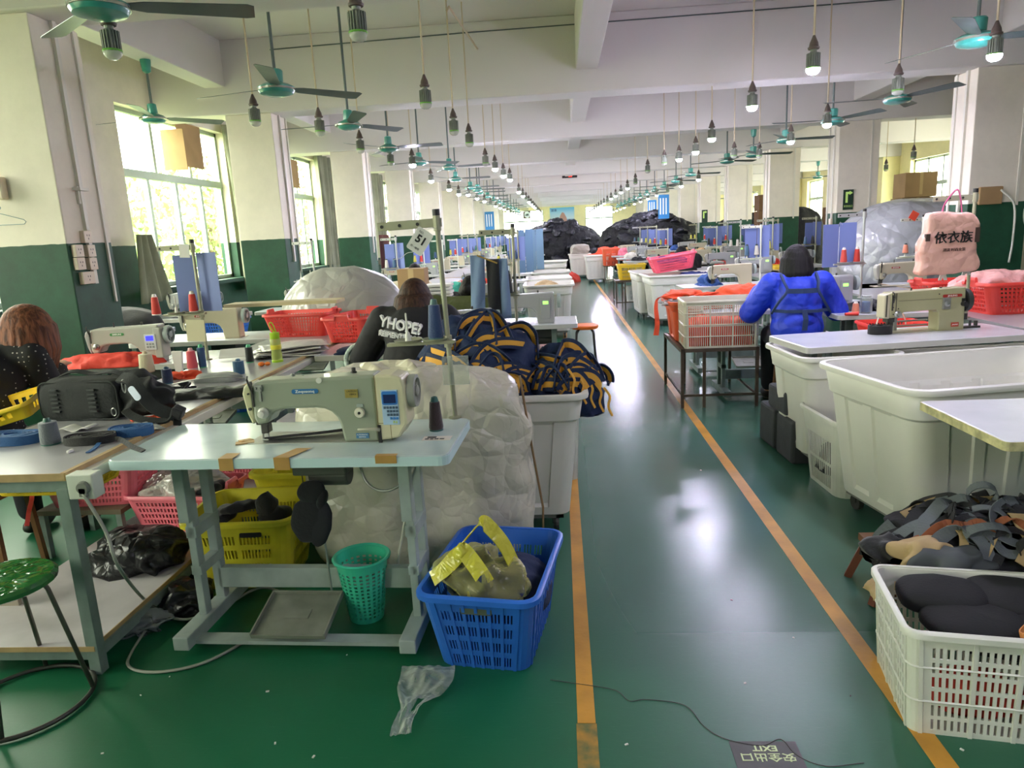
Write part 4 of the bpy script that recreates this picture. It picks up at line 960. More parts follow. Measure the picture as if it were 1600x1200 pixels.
def person(label, loc, rz, jacket, hair, lean=.12, headtilt=(0, .06, -.02), wide=.19, hair_len=.22, hl=None, hair_w=.1, dressm=None, arms=((-.24, .20, .70), (-.13, .44, .86), (.24, .20, .70), (.13, .44, .86)), collar=True, vox=.009, S_=1.0, stool=True, hback=0, puffy=0, bun=False, headz=1.145):
    t = thing('person', label, 'person', loc, rz)
    hip = Vector((0, 0, .52)); ch = Vector((0, lean*.7, .86)); nk = Vector((0, lean+.0, 1.0)); hd = Vector((headtilt[0], lean+.02+headtilt[1], headz+headtilt[2]))
    shL, shR = Vector((-wide, lean-.01, .955)), Vector((wide, lean-.01, .955))
    eL, wL, eR, wR = [Vector(a) for a in arms]
    b = MB()
    b.ell(hd, (.074, .092, .108), 20, 14); b.ell(hd+Vector((0, .055, -.06)), (.045, .04, .045), 14, 8)
    b.ell(hd+Vector((0, .098, -.012)), (.012, .018, .02), 10, 6)
    for s_ in (-1, 1): b.ell(hd+Vector((s_*.077, -.005, -.01)), (.010, .022, .032), 10, 8)
    chain(b, [nk-Vector((0, .01, .06)), hd+Vector((0, -.02, -.06))], [.055, .052])
    b.ell(ch, (.135, .085, .17), 18, 12); b.ell(Vector((0, .02, .62)), (.135, .095, .16), 18, 12)
    for sh, e, w in ((shL, eL, wL), (shR, eR, wR)): chain(b, [Vector((sh.x*.45, lean, .97)), sh, e, w], [.055, .05, .04, .026])
    for s_, e, w in ((1, eL, wL), (-1, eR, wR)): hand(b, w, (w-e)*Vector((1, 1, .1)), s_)
    for s_ in (-1, 1): chain(b, [(s_*.085, .0, .52), (s_*.12, .40, .53), (s_*.12, .42, .1)], [.085, .058, .036]); b.ell((s_*.12, .47, .05), (.042, .11, .035), 14, 8)
    obj('body', b, M_skin, t, remesh=vox, rsm=3)
    fc = MB()
    for s_ in (-1, 1): fc.ell(hd+Vector((s_*.03, .084, .012)), (.012, .006, .006), 10, 6)
    obj('eye', fc, mat('eye_dark', '1c1512', .3), t); obj('mouth', MB().ell(hd+Vector((0, .094, -.055)), (.022, .005, .006), 10, 6), mat('lips', 'a85f55', .5), t)
    j = MB(); q = puffy
    j.ell(ch+Vector((0, -.01, 0)), (wide*.86+q, .125+q, .175), 18, 12); j.ell(Vector((0, .02, .64)), (.165+q, .135+q, .17), 18, 12); j.ell(Vector((0, .05, .75)), (.16+q, .13+q, .15), 18, 12)
    chain(j, [shL+Vector((.05, 0, .0)), shR-Vector((.05, 0, .0))], [.07+q*.6, .07+q*.6])
    for sh, e, w in ((shL, eL, wL), (shR, eR, wR)):
        ww = e.lerp(w, .86); chain(j, [sh, e, ww], [.068+q, .062+q*.9, .046+q*.5])
    if collar: j.ell(nk+Vector((0, -.01, -.01)), (.085, .085, .045), 14, 8)
    jo = obj('jacket', j, jacket, t, remesh=vox, rsm=5)
    tr = MB(); tr.ell((0, 0, .53), (.17, .15, .11), 16, 10)
    for s_ in (-1, 1): chain(tr, [(s_*.085, .0, .53), (s_*.12, .40, .535), (s_*.12, .42, .13)], [.1, .074, .058])
    obj('trousers', tr, M_trous, t, remesh=vox*1.3, rsm=3)
    for s_ in (-1, 1): obj('shoe', MB().ell((s_*.12, .475, .045), (.05, .125, .045), 16, 10), M_shoe, t, smooth=True)
    h = MB(); h.ell(hd+Vector((0, -.012, .018)), (hair_w, .108, .118), 20, 12)
    rd = random.Random(len(label))
    n = 15
    for i in range(n):
        a = PI*(1.0+ (i-(n-1)/2)/(n-1)*1.25)*1.0
        dx, dy = math.sin(a-PI), -math.cos(a-PI)
        p0 = hd+Vector((dx*hair_w*.85, dy*.085-hback*.4, .02)); L = hair_len*rd.uniform(.88, 1.05)*(1 if hl is None else hl)
        p1 = p0+Vector((dx*.012, dy*.012-hback*.5, -L*.5)); p2 = p0+Vector((dx*.004+rd.uniform(-.012, .012), dy*.004-hback, -L))
        chain(h, [p0, p1, p2], [.03, .027, .012])
    if bun: h.ell(hd+Vector((0, -.1, .02)), (.05, .05, .05), 14, 8)
    obj('hair', h, hair, t, remesh=.006, rsm=2)
    if S_ != 1: t.scale = (S_,)*3
    return t, jo, hd
def wood_stool(p, lab):
    t = thing('work_stool', lab, 'stool', p, 0, 'stools under the seated workers')
    obj('seat', MB().bx(-.16, .16, -.14, .14, .42, .45), M_seat, t, bev=.008)
    for a in (-1, 1):
        for b in (-1, 1): obj('leg', MB().bar((a*.15, b*.13, 0), (a*.13, b*.11, .42), .025), M_seat, t)
    return t
def dots(name, base, dot, sc=46, rad=.17):
    m = mat(name, base, .8); n = m.node_tree; b = n.nodes['Principled BSDF']; tc = n.nodes.new('ShaderNodeTexCoord'); v = n.nodes.new('ShaderNodeTexVoronoi'); v.inputs['Scale'].default_value = sc; v.inputs['Randomness'].default_value = .25
    n.links.new(tc.outputs['Object'], v.inputs['Vector']); lt = n.nodes.new('ShaderNodeMath'); lt.operation = 'LESS_THAN'; lt.inputs[1].default_value = rad; n.links.new(v.outputs['Distance'], lt.inputs[0])
    mx = n.nodes.new('ShaderNodeMix'); mx.data_type = 'RGBA'; mx.inputs[6].default_value = srgb(base); mx.inputs[7].default_value = srgb(dot); n.links.new(lt.outputs[0], mx.inputs[0]); n.links.new(mx.outputs[2], b.inputs['Base Color']); return m
w1, _, _ = person('person with reddish-brown bob in a black dotted top, bent over at the far left', (-2.88, 3.2, 0), R(8), dots('dotted_black', '141413', 'a8a49a'), hairmat('6b3f28'), lean=.14, headtilt=(.15, .07, .0), wide=.2, hair_len=.2, hair_w=.11, puffy=.0, hback=.03, S_=1.12, headz=1.05)
w2, j2, _ = person('person with long brown hair in a black jacket with white lettering on the back', (-.9, 4.12, 0), R(-4), mat('jacket_black', '18181a', .8, wrinkle=(4, .3)), hairmat('3a2418'), lean=.1, headtilt=(-.01, .07, .0), wide=.17, hair_len=.2, hair_w=.09, puffy=.012, hback=.085, S_=1.13, headz=1.035, arms=((-.33, .16, .74), (-.2, .44, .88), (.3, .18, .74), (.16, .45, .88)))
M_ltr = mat('print_white', 'e6e6e4', .5)
text('YHOPE?', .075, (-.02, -.085, .945), (PI/2+.1, R(14), R(-2)), M_ltr, w2, 'back_print', ex=.012, bold=.002, sx=.85, shear=.0)
text('REIPIENTBEXYE', .036, (-.025, -.102, .892), (PI/2+.1, R(12), R(-2)), M_ltr, w2, 'back_print', ex=.012, bold=.001, sx=.9)
obj('sleeve_trim', MB().tube([Vector((-.33, .13, .74))+Vector((.075*math.cos(a)-.01, .03*math.sin(a), .078*math.sin(a))) for a in [i*PI/8+PI*.45 for i in range(10)]], .013, 8), mat('trim_dotted', 'cfe0d6', .6, var=(60, .7, '2a3a34')), w2, smooth=True)
wood_stool((-.9, 4.1, 0), 'wooden stool under the person in the lettered jacket'); wood_stool((-2.88, 3.14, 0), 'wooden stool under the person in the dotted top')
w3, _, _ = person('person in an olive green padded coat with hair tied up, bent forward', (-.9, 6.02, 0), R(-12), mat('coat_olive', '4a5228', .7, wrinkle=(4, .4)), hairmat('141210'), lean=.14, headtilt=(.05, .1, -.06), wide=.23, hair_len=.06, bun=True, puffy=.05, hair_w=.085, vox=.012)
w4, _, _ = person('person with short black hair in a cream coat behind the cardboard box', (-1.9, 8.75, 0), R(-10), mat('coat_cream', 'd8cdb2', .75), hairmat('17130f'), lean=.15, headtilt=(.02, .08, -.02), hair_len=.08, hair_w=.085, puffy=.03, vox=.014)
wb, jb, _ = person('person with straight black bob in a bright blue apron coat, back to us', (1.89, 5.85, 0), R(-6), mat('coat_bright_blue', '1f3fd0', .55, wrinkle=(4, .5)), hairmat('0f0e0f'), lean=.08, headtilt=(0, .02, .05), wide=.17, hair_len=.19, hair_w=.098, hback=.03, puffy=.024, arms=((-.31, .16, .74), (-.2, .42, .9), (.31, .16, .74), (.2, .42, .9)), S_=1.1, headz=1.055)
M_tie = mat('apron_strap', '2b3f66', .8)
def onback(pts, y=-.1): return [Vector((a, y+(.0 if c_ is None else c_), b)) for a, b, c_ in pts]
N_ = Vector((0, 0, 1))
obj('apron_tie', MB().ribbon(spline([Vector((-.13, -.02, 1.03)), Vector((-.12, -.1, .98)), Vector((-.105, -.135, .92)), Vector((-.16, -.125, .84)), Vector((-.2, -.09, .76))], 5), .03, .014, None), M_tie, wb)
obj('apron_tie', MB().ribbon(spline([Vector((.11, -.02, 1.03)), Vector((.11, -.1, .98)), Vector((.105, -.135, .92)), Vector((.15, -.125, .84)), Vector((.2, -.09, .76))], 5), .03, .014, None), M_tie, wb)
obj('apron_tie', MB().ribbon([Vector((-.11, -.134, .92)), Vector((0, -.145, .918)), Vector((.11, -.134, .92))], .034, .014, [N_]*3), M_tie, wb)
obj('apron_tie', MB().ribbon([Vector((-.19, -.1, .78)), Vector((-.1, -.145, .775)), Vector((0, -.155, .775)), Vector((.1, -.145, .775)), Vector((.19, -.1, .78))], .022, .014, [N_]*5), M_tie, wb)
obj('apron_bow', MB().ribbon([Vector((.01, -.165, .785)), Vector((.02, -.172, .72)), Vector((.015, -.165, .64))], .035, .008, [Vector((1, 0, 0))]*3), M_tie, wb)
wood_stool((1.89, 5.83, 0), 'wooden stool under the person in blue')
w6, _, _ = person('person in black with dark hair, bent low behind the pink basket', (2.25, 12.95, 0), R(15), mat('jacket_black2', '1b1c1d', .85), hairmat('0e0e10'), lean=.2, headtilt=(.02, .1, -.08), hair_len=.12, puffy=.04, vox=.015, wide=.25)
w7, _, _ = person('person with dark hair far down the left row', (-1.12, 21.1, 0), R(5), mat('jacket_navy2', '20283c', .85), hairmat('161210'), lean=.15, hair_len=.12, puffy=.03, vox=.02)
# ------------------------------------------------------------------ left foreground
# hero sewing table
tb = mk_table(1.3, .52, .8, 'white-topped sewing table in front with brown tape on its edge', hero=True); tb.location = (-1.07, 2.40, 0); tb.rotation_euler.z = R(-2)
for i, (x, w_) in enumerate(((.0, .055), (.2, .06), (.56, .06))):
    x0 = -.2+x*1.05; s_ = .02 if i == 1 else 0
    mb = MB(); mb._a([(x0, -.004, .756), (x0+w_, -.004, .756), (x0+w_, -.004, .803), (x0+w_+s_*2, .06+(i == 1)*.05, .8035), (x0+s_*2, .06+(i == 1)*.05, .8035), (x0, -.004, .803)], [(0, 1, 2, 5), (5, 2, 3, 4)])
    if i == 2: mb = MB(); mb._a([(x0, -.004, .775), (x0+w_*1.3, -.004, .775), (x0+w_*1.3, -.004, .8035), (x0, -.004, .8035), (x0+w_*1.3, .02, .8038), (x0, .02, .8038)], [(0, 1, 2, 3), (3, 2, 4, 5)])
    obj('tape_patch', mb, M_tape, tb, thick=.0008)
p0 = at_z(537, 690, .8)
M_grn = mat('machine_greygreen', '98a08c', .35, var=(4, .08), coat=.2); M_plate = mat('machine_cream', 'c4c19a', .35, coat=.2)
sm = mk_machine('grey-green sewing machine with cream control box on the front white table', M_grn, M_plate, 'blue', ('Zoqosonq', '2c6ea3', .258, .205, .105), mat('wheel_grey', '9a9c90', .4), hero=True)
sm.location = (p0.x-.386, p0.y+.0, .8); sm.rotation_euler.z = R(-2)
# strap being sewn
tag(obj('black_webbing', MB().ribbon(spline([(0, 0, .012), (.08, .03, .012), (.2, .055, .014), (.32, .085, .02), (.42, .11, .03)], 5), .034, .003, [Vector((.2, -.9, .5))]*21), M_blkfab, loc=(sm.location.x+.06, sm.location.y+.03, .8)), 'black webbing strap under the presser foot of the front machine', 'webbing')
q = at_z(383, 692, .8); tag(obj('tape_scrap', MB().box((0, 0, .002), (.07, .04, .003), rotm(0, 0, .4)).box((-.01, .03, .003), (.05, .03, .003), rotm(0, .05, .9)), M_tape, loc=(q.x, q.y, .8)), 'scraps of brown tape beside the needle of the front machine', 'tape')
q = at_z(682, 672, .8)
cone('3a2a2a', (q.x, q.y, .8), 'dark brown thread cone standing on the front table', .125, .029, '2e5f58')
q = at_z(683, 685, .8); t = thing('sticker', 'printed instruction sticker at the right end of the front table', 'sticker', (q.x, q.y, .8005), R(-2))
obj('sheet', MB().bx(-.055, .055, -.028, .028, 0, .001), mat('sticker_cream', 'd8d0c4', .5), t); pr = MB()
for a, b, c_, d in ((-.04, -.005, .002, .022), (-.045, -.03, -.018, -.004), (-.025, -.012, -.018, -.004), (-.008, .008, -.018, -.004), (.012, .03, -.018, -.004)): pr.bx(a, b, c_, d, .001, .0014)
obj('print', pr, M_blk, t)
# hero thread stand
q = at_z(712, 652, .8); st1 = mk_stand('tall cream thread stand at the rear corner of the front table', .84, .335, .25); st1.location = (q.x, q.y-.01, .8); st1.rotation_euler = (0, R(-1.5), R(-4))
tg = thing('paper_tag', 'white card numbered 51 tied to the front thread stand', 'tag', at_y(656, 377, q.y-.03), 0); tg.rotation_euler = (0, R(36), 0)
obj('card', MB().prism(rrect(-.036, .036, -.05, .05, .008), .002), M_paper, tg); text('51', .045, (.002, -.002, .005), (PI/2, 0, 0), M_blk, tg, bold=.0015); text('NO.', .012, (-.012, -.002, .034), (PI/2, 0, 0), M_blk, tg); text('统一编号', .010, (-.005, -.002, -.032), (PI/2, 0, 0), M_blk, tg)
obj('string', MB().tube(spline([(0, 0, .05), (.01, 0, .07), (.03, .01, .08)], 4), .0015, 5).tube(spline([(0, 0, -.05), (-.02, 0, -.07), (-.03, 0, -.1), (-.05, 0, -.12)], 4), .0012, 5), M_paper, tg)
tz = st1.location; rr = rotm(0, R(-1.5), R(-4))
cp = Vector(tz)+rr @ Vector((-.05, 0, .343)); cone('27406b', cp, 'navy blue thread cone on the disc of the front thread stand', .15, .033, '4a6f6a')
pb = at_y(712, 575, q.y-.03); tag(obj('clear_pouch', MB().bx(-.055, .055, -.004, .004, -.07, .05), M_film, loc=pb), 'clear plastic pouch hung on the front thread stand pole', 'pouch')
# hanging black neoprene piece
c = at_y(490, 800, 2.62); t = thing('hanging_pad', 'black padded fabric piece dangling under the front table', 'fabric', (c.x, 2.62, c.z))
def padm(cx, cz, rx, rz_, rot_, seed):
    m_ = lump((0, 0, 0), (rx, .02, rz_), 28, 18, .95, .006, 8, seed); rt = rotm(0, rot_, 0); m_.map(lambda p: rt @ p+Vector((cx, 0, cz))); return m_
mm = padm(-.02, -.035, .075, .1, R(15), 1); mm.v += []; obj('pad', mm, M_blkfab, t, smooth=True); obj('pad', padm(.02, -.05, .05, .1, R(12), 5), mat('fabric_black_soft', '222327', .8), t, smooth=True); obj('fold', padm(.0, .085, .06, .05, R(-25), 2), M_blkfab, t, smooth=True); obj('loop', padm(.04, .05, .02, .045, R(20), 3), M_blkfab, t, smooth=True)
obj('tie', MB().cyl((-.03, 0, .12), (-.03, .0, .26), .002), M_blk, t)
wire(spline([(-.86, 2.74, .76), (-.82, 2.7, .6), (-.72, 2.66, .57), (-.62, 2.68, .64), (-.6, 2.72, .76)], 6), 'grey cable looping under the front machine', .006, M_steel, 'cable')
wire(spline([(-.63, 2.72, .76), (-.66, 2.72, .5), (-.72, 2.73, .25), (-.74, 2.78, .14)], 6), 'pale cable dropping from the motor to the beam', .006, M_cond, 'cable')
# green waste basket
gb = mk_round_basket('waste_basket', .07, .107, .275, M_teal, 24, 13, 'sea-green perforated waste basket under the front table', solid_top=.13); q = at_z(565, 980, 0); gb.location = (q.x, q.y+.09, 0)
# blue crate with bag
bc = mk_basket('crate', .42, .60, .31, M_bluep, .8, .05, slots(6, 3, 1, .75, 2.0, 2.6), slots(8, 3, 1, .75, 2.0, 2.2), 4, .004, .02, .2, .05, rowgap=.62, ribs=True, label='blue slotted plastic crate holding a yellow carrier bag', cat='crate')
bc.location = (-.295, 2.56, .0); bc.rotation_euler.z = R(-9)
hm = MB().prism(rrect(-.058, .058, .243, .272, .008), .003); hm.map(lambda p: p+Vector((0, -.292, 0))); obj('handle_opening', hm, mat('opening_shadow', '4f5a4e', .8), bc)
o = heap('folded_garment', 'navy garments inside the blue crate', 'clothes', (-.24, 2.6, .12), (.15, .22, .15), M_navyfab, 3, .05, 6, .8, rz=R(-9))
# carrier bag
def bagfn(p): 
    q = p.copy(); return q
bg_ = lump((0, 0, 0), (.165, .15, .095), 60, 36, .9, .1, 7, 4); M_yfilm = film('yellow_film_thin', 'dcd88a', .84, .2, (7, .6)); t = thing('carrier_bag', 'yellowish translucent carrier bag of dark cloth with knotted handles', 'bag', (-.345, 2.45, .3), R(-9))
obj('film', bg_, M_yfilm, t, smooth=True); obj('contents', lump((0, 0, 0), (.155, .14, .086), 60, 36, .9, .1, 7, 4), M_navyfab, t, smooth=True)
M_yf2 = film('yellow_film_dense', 'dcd64a', .15, .25, (9, .7))
obj('handle', MB().ribbon(spline([(-.13, -.02, .06), (-.06, -.03, .13), (.0, -.03, .2), (.03, -.02, .225), (.06, 0, .19), (.1, .02, .12), (.13, .03, .04)], 7), .065, .004, [Vector((.3, .9, .2))]*43), M_yf2, t)
obj('handle', MB().ribbon(spline([(-.15, -.1, .03), (-.1, -.09, .07), (-.05, -.06, .12), (-.03, -.07, .13), (.02, -.09, .08), (.06, -.11, .03)], 7), .06, .004, [Vector((.2, .5, .8))]*36), M_yf2, t)
obj('knot', lump((-.045, -.06, .125), (.03, .025, .035), 18, 12, 1, .03, 20, 2), M_yf2, t, smooth=True)
# clear film on the floor
pts = [(at_z(a, b, 0).x, at_z(a, b, 0).y) for a, b in ((637, 1045), (703, 1048), (700, 1075), (672, 1115), (655, 1135), (640, 1158), (616, 1158), (622, 1120), (618, 1100), (625, 1070))]
cx = sum(a for a, b in pts)/len(pts); cy = sum(b for a, b in pts)/len(pts)
def filmfn(u, v):
    # v along the piece, u across
    a = at_z(640-24*v+(-3), 1047+110*v, 0); b = at_z(703-60*v+(10*math.sin(v*6)), 1046+108*v, 0); w_ = 1-.35*math.exp(-((v-.62)/.16)**2)
    m_ = (a+b)/2; p = m_+(a-m_)*w_*1.25*(1-2*u); return Vector((p.x-cx, p.y-cy, .014+.018*noise.noise(Vector((u*3, v*4, 2)))+.006*noise.noise(Vector((u*9, v*11, 5)))))
tag(obj('plastic_film', MB().grid(filmfn, 40, 60, mask=lambda i, j: not (22 < i < 30 and 28 < j < 38)), M_film, smooth=True, loc=(cx, cy, .004)), 'crumpled clear plastic film lying on the green floor', 'plastic film')
# ---- big woven sacks behind the table
s1 = heap('woven_sack', 'large pale woven sack standing behind the front table', 'sack', (-.70, 3.2, 0), (.55, .19, .49), M_bagfilm, 2, .035, 3.2, .45, flat=.98, n=90, m=60, fine=.003)
s3 = heap('woven_sack', 'open pale sack mouth bulging behind the front machine', 'sack', (-.80, 3.22, .6), (.36, .13, .2), mat('sack_open', 'd5cdb4', .35, wrinkle=(3, .9)), 8, .06, 5, .7, flat=.9, n=90, m=60, fine=.006)
wire([(-.13, 3.1, .05), (-.12, 3.12, .3), (-.16, 3.12, .6), (-.2, 3.12, .93)], 'brown stitched seam down the edge of the big sack', .006, mat('seam_twine', '8a6f4a', .8), 'sack_seam')
# ---- tub with harness straps
tL = mk_tub(.98, .56, .76, 'white plastic tub heaped with navy and yellow straps', panels=(5, 3)); tL.location = (-.42, 3.72, 0)
M_yweb = mat('webbing_yellow', 'e0a63a', .65, bump=(200, .3)); M_nweb = mat('webbing_navy', '16294a', .75, bump=(200, .3))
M_npad = mat('padding_navy', '16294c', .8, wrinkle=(5, .4))
HC = [(-.45, 3.74, .66, .36, .25, .46), (-.0, 3.72, .62, .22, .24, .32)]
heap('strap_heap', 'heap of navy padding under the loose straps', 'heap', (-.45, 3.74, .66), (.35, .24, .45), M_npad, 4, .12, 5, .8, n=70, m=44, kind='stuff')
heap('strap_heap', 'lower heap of navy straps at the aisle end of the tub', 'heap', (-.0, 3.72, .62), (.21, .23, .31), M_npad, 7, .12, 6, .9, n=50, m=30, kind='stuff')
rd = random.Random(11)
def onheap(h, x, z, off):
    cx, cy, cz, rx, ry, rz_ = HC[h]; q = 1-((x-cx)/(rx*1.05))**2-((z-cz)/(rz_*1.05))**2
    return Vector((x, cy-ry*math.sqrt(max(q, 0))*1.04-off if q > 0 else cy-off, z))
for i in range(52):
    h = 0 if i < 36 else 1; cx, cy, cz, rx, ry, rz_ = HC[h]
    a0 = rd.uniform(.12, PI-.12); k = rd.uniform(.25, .93); x0 = cx+rx*k*math.cos(a0); z0_ = max(cz+rz_*k*math.sin(a0), .79)
    hw = rd.uniform(.07, .15)*(.8 if h else 1); a = rd.uniform(-.7, .7)-.5*(x0-cx)/rx; up = rd.uniform(.01, .08); off = .004+.02*rd.random()
    pts = []
    for u in (-1, -.6, -.2, .2, .6, 1):
        x = hw*u; z = up*(1-u*u)*1.4-.02*abs(u); X = x0+x*math.cos(a)-z*math.sin(a); Z = z0_+x*math.sin(a)+z*math.cos(a); Z = max(Z, .77); pts.append(onheap(h, X, Z, off+.015*(1-u*u)))
    strap(pts, rd.choice((.05, .06, .07)), M_nweb, 'navy webbing strap with yellow band in the heap on the white tub', ups=[Vector((.3*math.sin(a), -.15, .9)), Vector((.2, .3, .9))] if i % 3 else [Vector((-math.sin(a), -.5, math.cos(a)))]*2, name='harness_strap', stripe=M_yweb, group='navy and yellow harness straps in the tub', th=.007, n=6)
for i in range(5):
    x = .02+.045*i; z = .88-.03*i
    strap([(x, 3.5+.02*i, z), (x+.03, 3.47+.03*i, z-.05), (x+.02, 3.46+.03*i, z-.1), (x+.04, 3.46+.03*i, z-.15)], .012, M_yweb, 'loose yellow webbing end hanging from the heap of straps', name='webbing_end', group='loose yellow webbing ends', n=4, ups=[Vector((1, .2, 0)), Vector((.8, .6, 0))])
cb_ = mk_basket('crate', .42, .5, .56, M_whp, .9, .03, slots(3, 3), slots(3, 4), 5, .005, .015, .1, .05, ribs=True, label='tall whitish slotted crate behind the tub of straps', cat='crate'); cb_.location = (-.13, 4.55, 0)
heap('cloth_scrap', 'navy straps filling the tall crate behind the tub', 'heap', (-.13, 4.55, .45), (.18, .2, .2), M_navyfab, 3, .08, 8, kind='stuff')
tag(obj('loose_thread', MB().tube(spline([tuple(at_z(a, b, .002)) for a, b in ((860, 1062), (900, 1068), (960, 1078), (983, 1095), (1010, 1093), (1070, 1102), (1100, 1135), (1135, 1155), (1190, 1165), (1220, 1155), (1245, 1180), (1290, 1197), (1350, 1192))], 6), .0013, 5), M_dark), 'long dark loose thread curling across the floor near the exit sign', 'thread')
rds = random.Random(9)
for i, (px, py) in enumerate([(144, 1075), (220, 1087), (265, 1058), (418, 1081), (430, 1162), (542, 1024), (490, 1183), (979, 1164), (1164, 1068), (1143, 938), (1095, 735), (968, 652), (1329, 1088), (1503, 1172), (160, 1178), (1016, 652), (1240, 997)]):
    q = at_z(px, py, 0); d = .003+.004*rds.random(); tag(obj('floor_scrap', MB().box((0, 0, .002), (d*1.8, d, .003), rotm(0, 0, rds.uniform(0, 3))), M_paper if i not in (9, 12, 15) else M_dark, loc=(q.x, q.y, 0)), 'tiny scrap littering the green floor', 'scrap', 'tiny scraps on the floor')
# ---- long bench
M_bench = mat('bench_top_grey', 'a5a3a6', .3, var=(3, .15), coat=.2)
bn = thing('work_bench', 'long grey-topped work bench with a lower shelf, left of the aisle machines', 'bench', (-2.1, 2.29, 0))
obj('tabletop', MB().bx(-.34, .32, 0, 3.7, .775, .8), M_bench, bn, bev=.002); obj('edge_strip', MB().bx(.305, .325, 0, 3.7, .772, .802).bx(-.34, .32, -.004, .0, .772, .8), M_ply, bn)
obj('cable_trunking', MB().bx(.325, .365, .02, 3.7, .745, .785), mat('trunk_white', 'd5d2c4', .4), bn, bev=.003)
obj('frame_rail', MB().bx(-.32, .315, .005, .04, .73, .775).bx(.28, .315, .02, 3.7, .73, .775).bx(-.32, -.285, .02, 3.7, .73, .775).bx(-.32, .315, .005, .04, .06, .1).bx(.28, .315, .02, 3.7, .06, .1), M_frame, bn)
for y in (.0, 1.8, 3.6):
    for x in (.275, -.325): obj('leg', MB().bx(x, x+.045, y, y+.045, 0, .74), M_frame, bn, bev=.002)
obj('shelf', MB().bx(-.32, .3, .0, 3.7, .1, .118), mat('shelf_white', 'c7c2c4', .5, var=(4, .25)), bn); obj('shelf_edge', MB().bx(-.32, .31, -.003, .0, .098, .118).bx(.3, .304, 0, 3.7, .098, .118), M_ply, bn)
q = at_y(135, 757, 2.27); t = thing('socket_box', 'white socket box with grey plug on the bench corner', 'socket', (q.x, 2.27, q.z)); obj('cover', MB().bx(-.05, .045, -.03, .03, -.045, .045), mat('socket_white', 'cfd4c4', .4), t, bev=.004); obj('plug', MB().lathe([(.0, -.045), (.02, -.045), (.024, -.035), (.024, -.03)], 16, (.012, 0, .0), 'y').bx(0.0, .024, -.045, -.03, -.03, 0), mat('plug_grey', '7c7f74', .5), t)
wire(spline([(q.x+.012, 2.23, q.z-.02), tuple(at_y(165, 830, 2.22)), tuple(at_y(188, 890, 2.24)), tuple(at_z(235, 945, .04)), tuple(at_z(285, 968, .02)), tuple(at_z(345, 950, .02)), tuple(at_z(410, 918, .02)), tuple(at_z(470, 942, .01))], 8), 'grey cable falling from the bench plug to the pedal', .0065, mat('cable_grey', '9a9d90', .5), 'cable')
wire(spline([tuple(at_z(300, 925, .02)), tuple(at_z(248, 960, .01)), tuple(at_z(205, 1020, .007)), tuple(at_z(205, 1044, .007)), tuple(at_z(250, 1050, .007)), tuple(at_z(320, 1035, .007)), tuple(at_z(385, 1000, .007)), tuple(at_z(410, 975, .02))], 8), 'grey cable curling across the floor under the front table', .006, _M['cable_grey'], 'cable')
# items on the bench
def on(px, py, z=.8): p = at_z(px, py, z); return Vector((p.x, p.y, z))
def coil(lab, p, rx, ry, h, mt, rz=0, name='webbing_coil'):
    t = MB(); n = 5
    for k in range(n):
        s_ = 1-k*.13; t.tube([(rx*s_*math.cos(a), ry*s_*math.sin(a), h*.5+.001*math.sin(a*3+k)) for a in [i*2*PI/36 for i in range(36)]], .004, 4, True)
    m_ = MB(); 
    for k in range(6):
        s_ = 1-k*.12; pr_ = [(s_, 0), (s_, h*(1-.06*(k % 2))), (s_-.08, h), (s_-.08, 0)]; 
        nn = 40; vs = []
        for r_, z in pr_:
            for i in range(nn): a = 2*PI*i/nn; vs.append((rx*r_*math.cos(a), ry*r_*math.sin(a), z+.002*math.sin(3*a+k)))
        m_._a(vs, [(j*nn+i, j*nn+(i+1) % nn, ((j+1) % 4)*nn+(i+1) % nn, ((j+1) % 4)*nn+i) for j in range(4) for i in range(nn)])
    o = obj(name, m_, mt, smooth=50, loc=p, rz=rz); return tag(o, lab, 'webbing')
coil('blue webbing coil cut by the left edge of the picture', on(0, 700)+Vector((0, .08, 0)), .12, .07, .04, mat('webbing_blue', '27578a', .7, bump=(150, .4)))
cone('5f676a', on(72, 697)+Vector((.0, .03, 0)), 'large dark grey thread cone on the near bench corner', .1, .038, '2c5a4c', top=.82, name='thread_cone')
coil('dark webbing coil with a loose tail on the near bench corner', on(130, 697)+Vector((0, .05, 0)), .1, .055, .034, mat('webbing_charcoal', '2b2b29', .8, bump=(150, .4)), R(12))
coil('blue webbing coil right of the black backpack', on(195, 684)+Vector((0, .05, 0)), .09, .06, .035, _M['webbing_blue'], R(10))
strap([on(155, 688, .82), on(185, 686, .815), on(205, 697, .808), on(224, 705, .803)], .02, M_blkfab, 'black webbing tail trailing off the bench edge', ups=[Vector((0, .2, 1)), Vector((.2, .9, .3))], name='webbing_tail', cat='webbing')
strap([on(155, 692, .81), on(148, 700, .803), on(137, 707, .803)], .016, mat('webbing_blue', '27578a', .7), 'short blue webbing end beside the chalk', ups=[Vector((1, .2, 0)), Vector((1, .2, 0))], name='webbing_tail', cat='webbing')
tag(obj('chalk', MB().box((0, 0, .006), (.014, .03, .012)), M_paper, bev=.004, loc=on(110, 707)), 'small white chalk piece on the bench', 'chalk')
tag(obj('white_cloth', MB().grid(lambda u, v: (.14*(u-.5), .08*(v-.5), .008*math.sin(u*9)+.01), 12, 8), M_paper, smooth=True, thick=.003, loc=on(122, 672)), 'white paper lying under the backpack', 'paper')
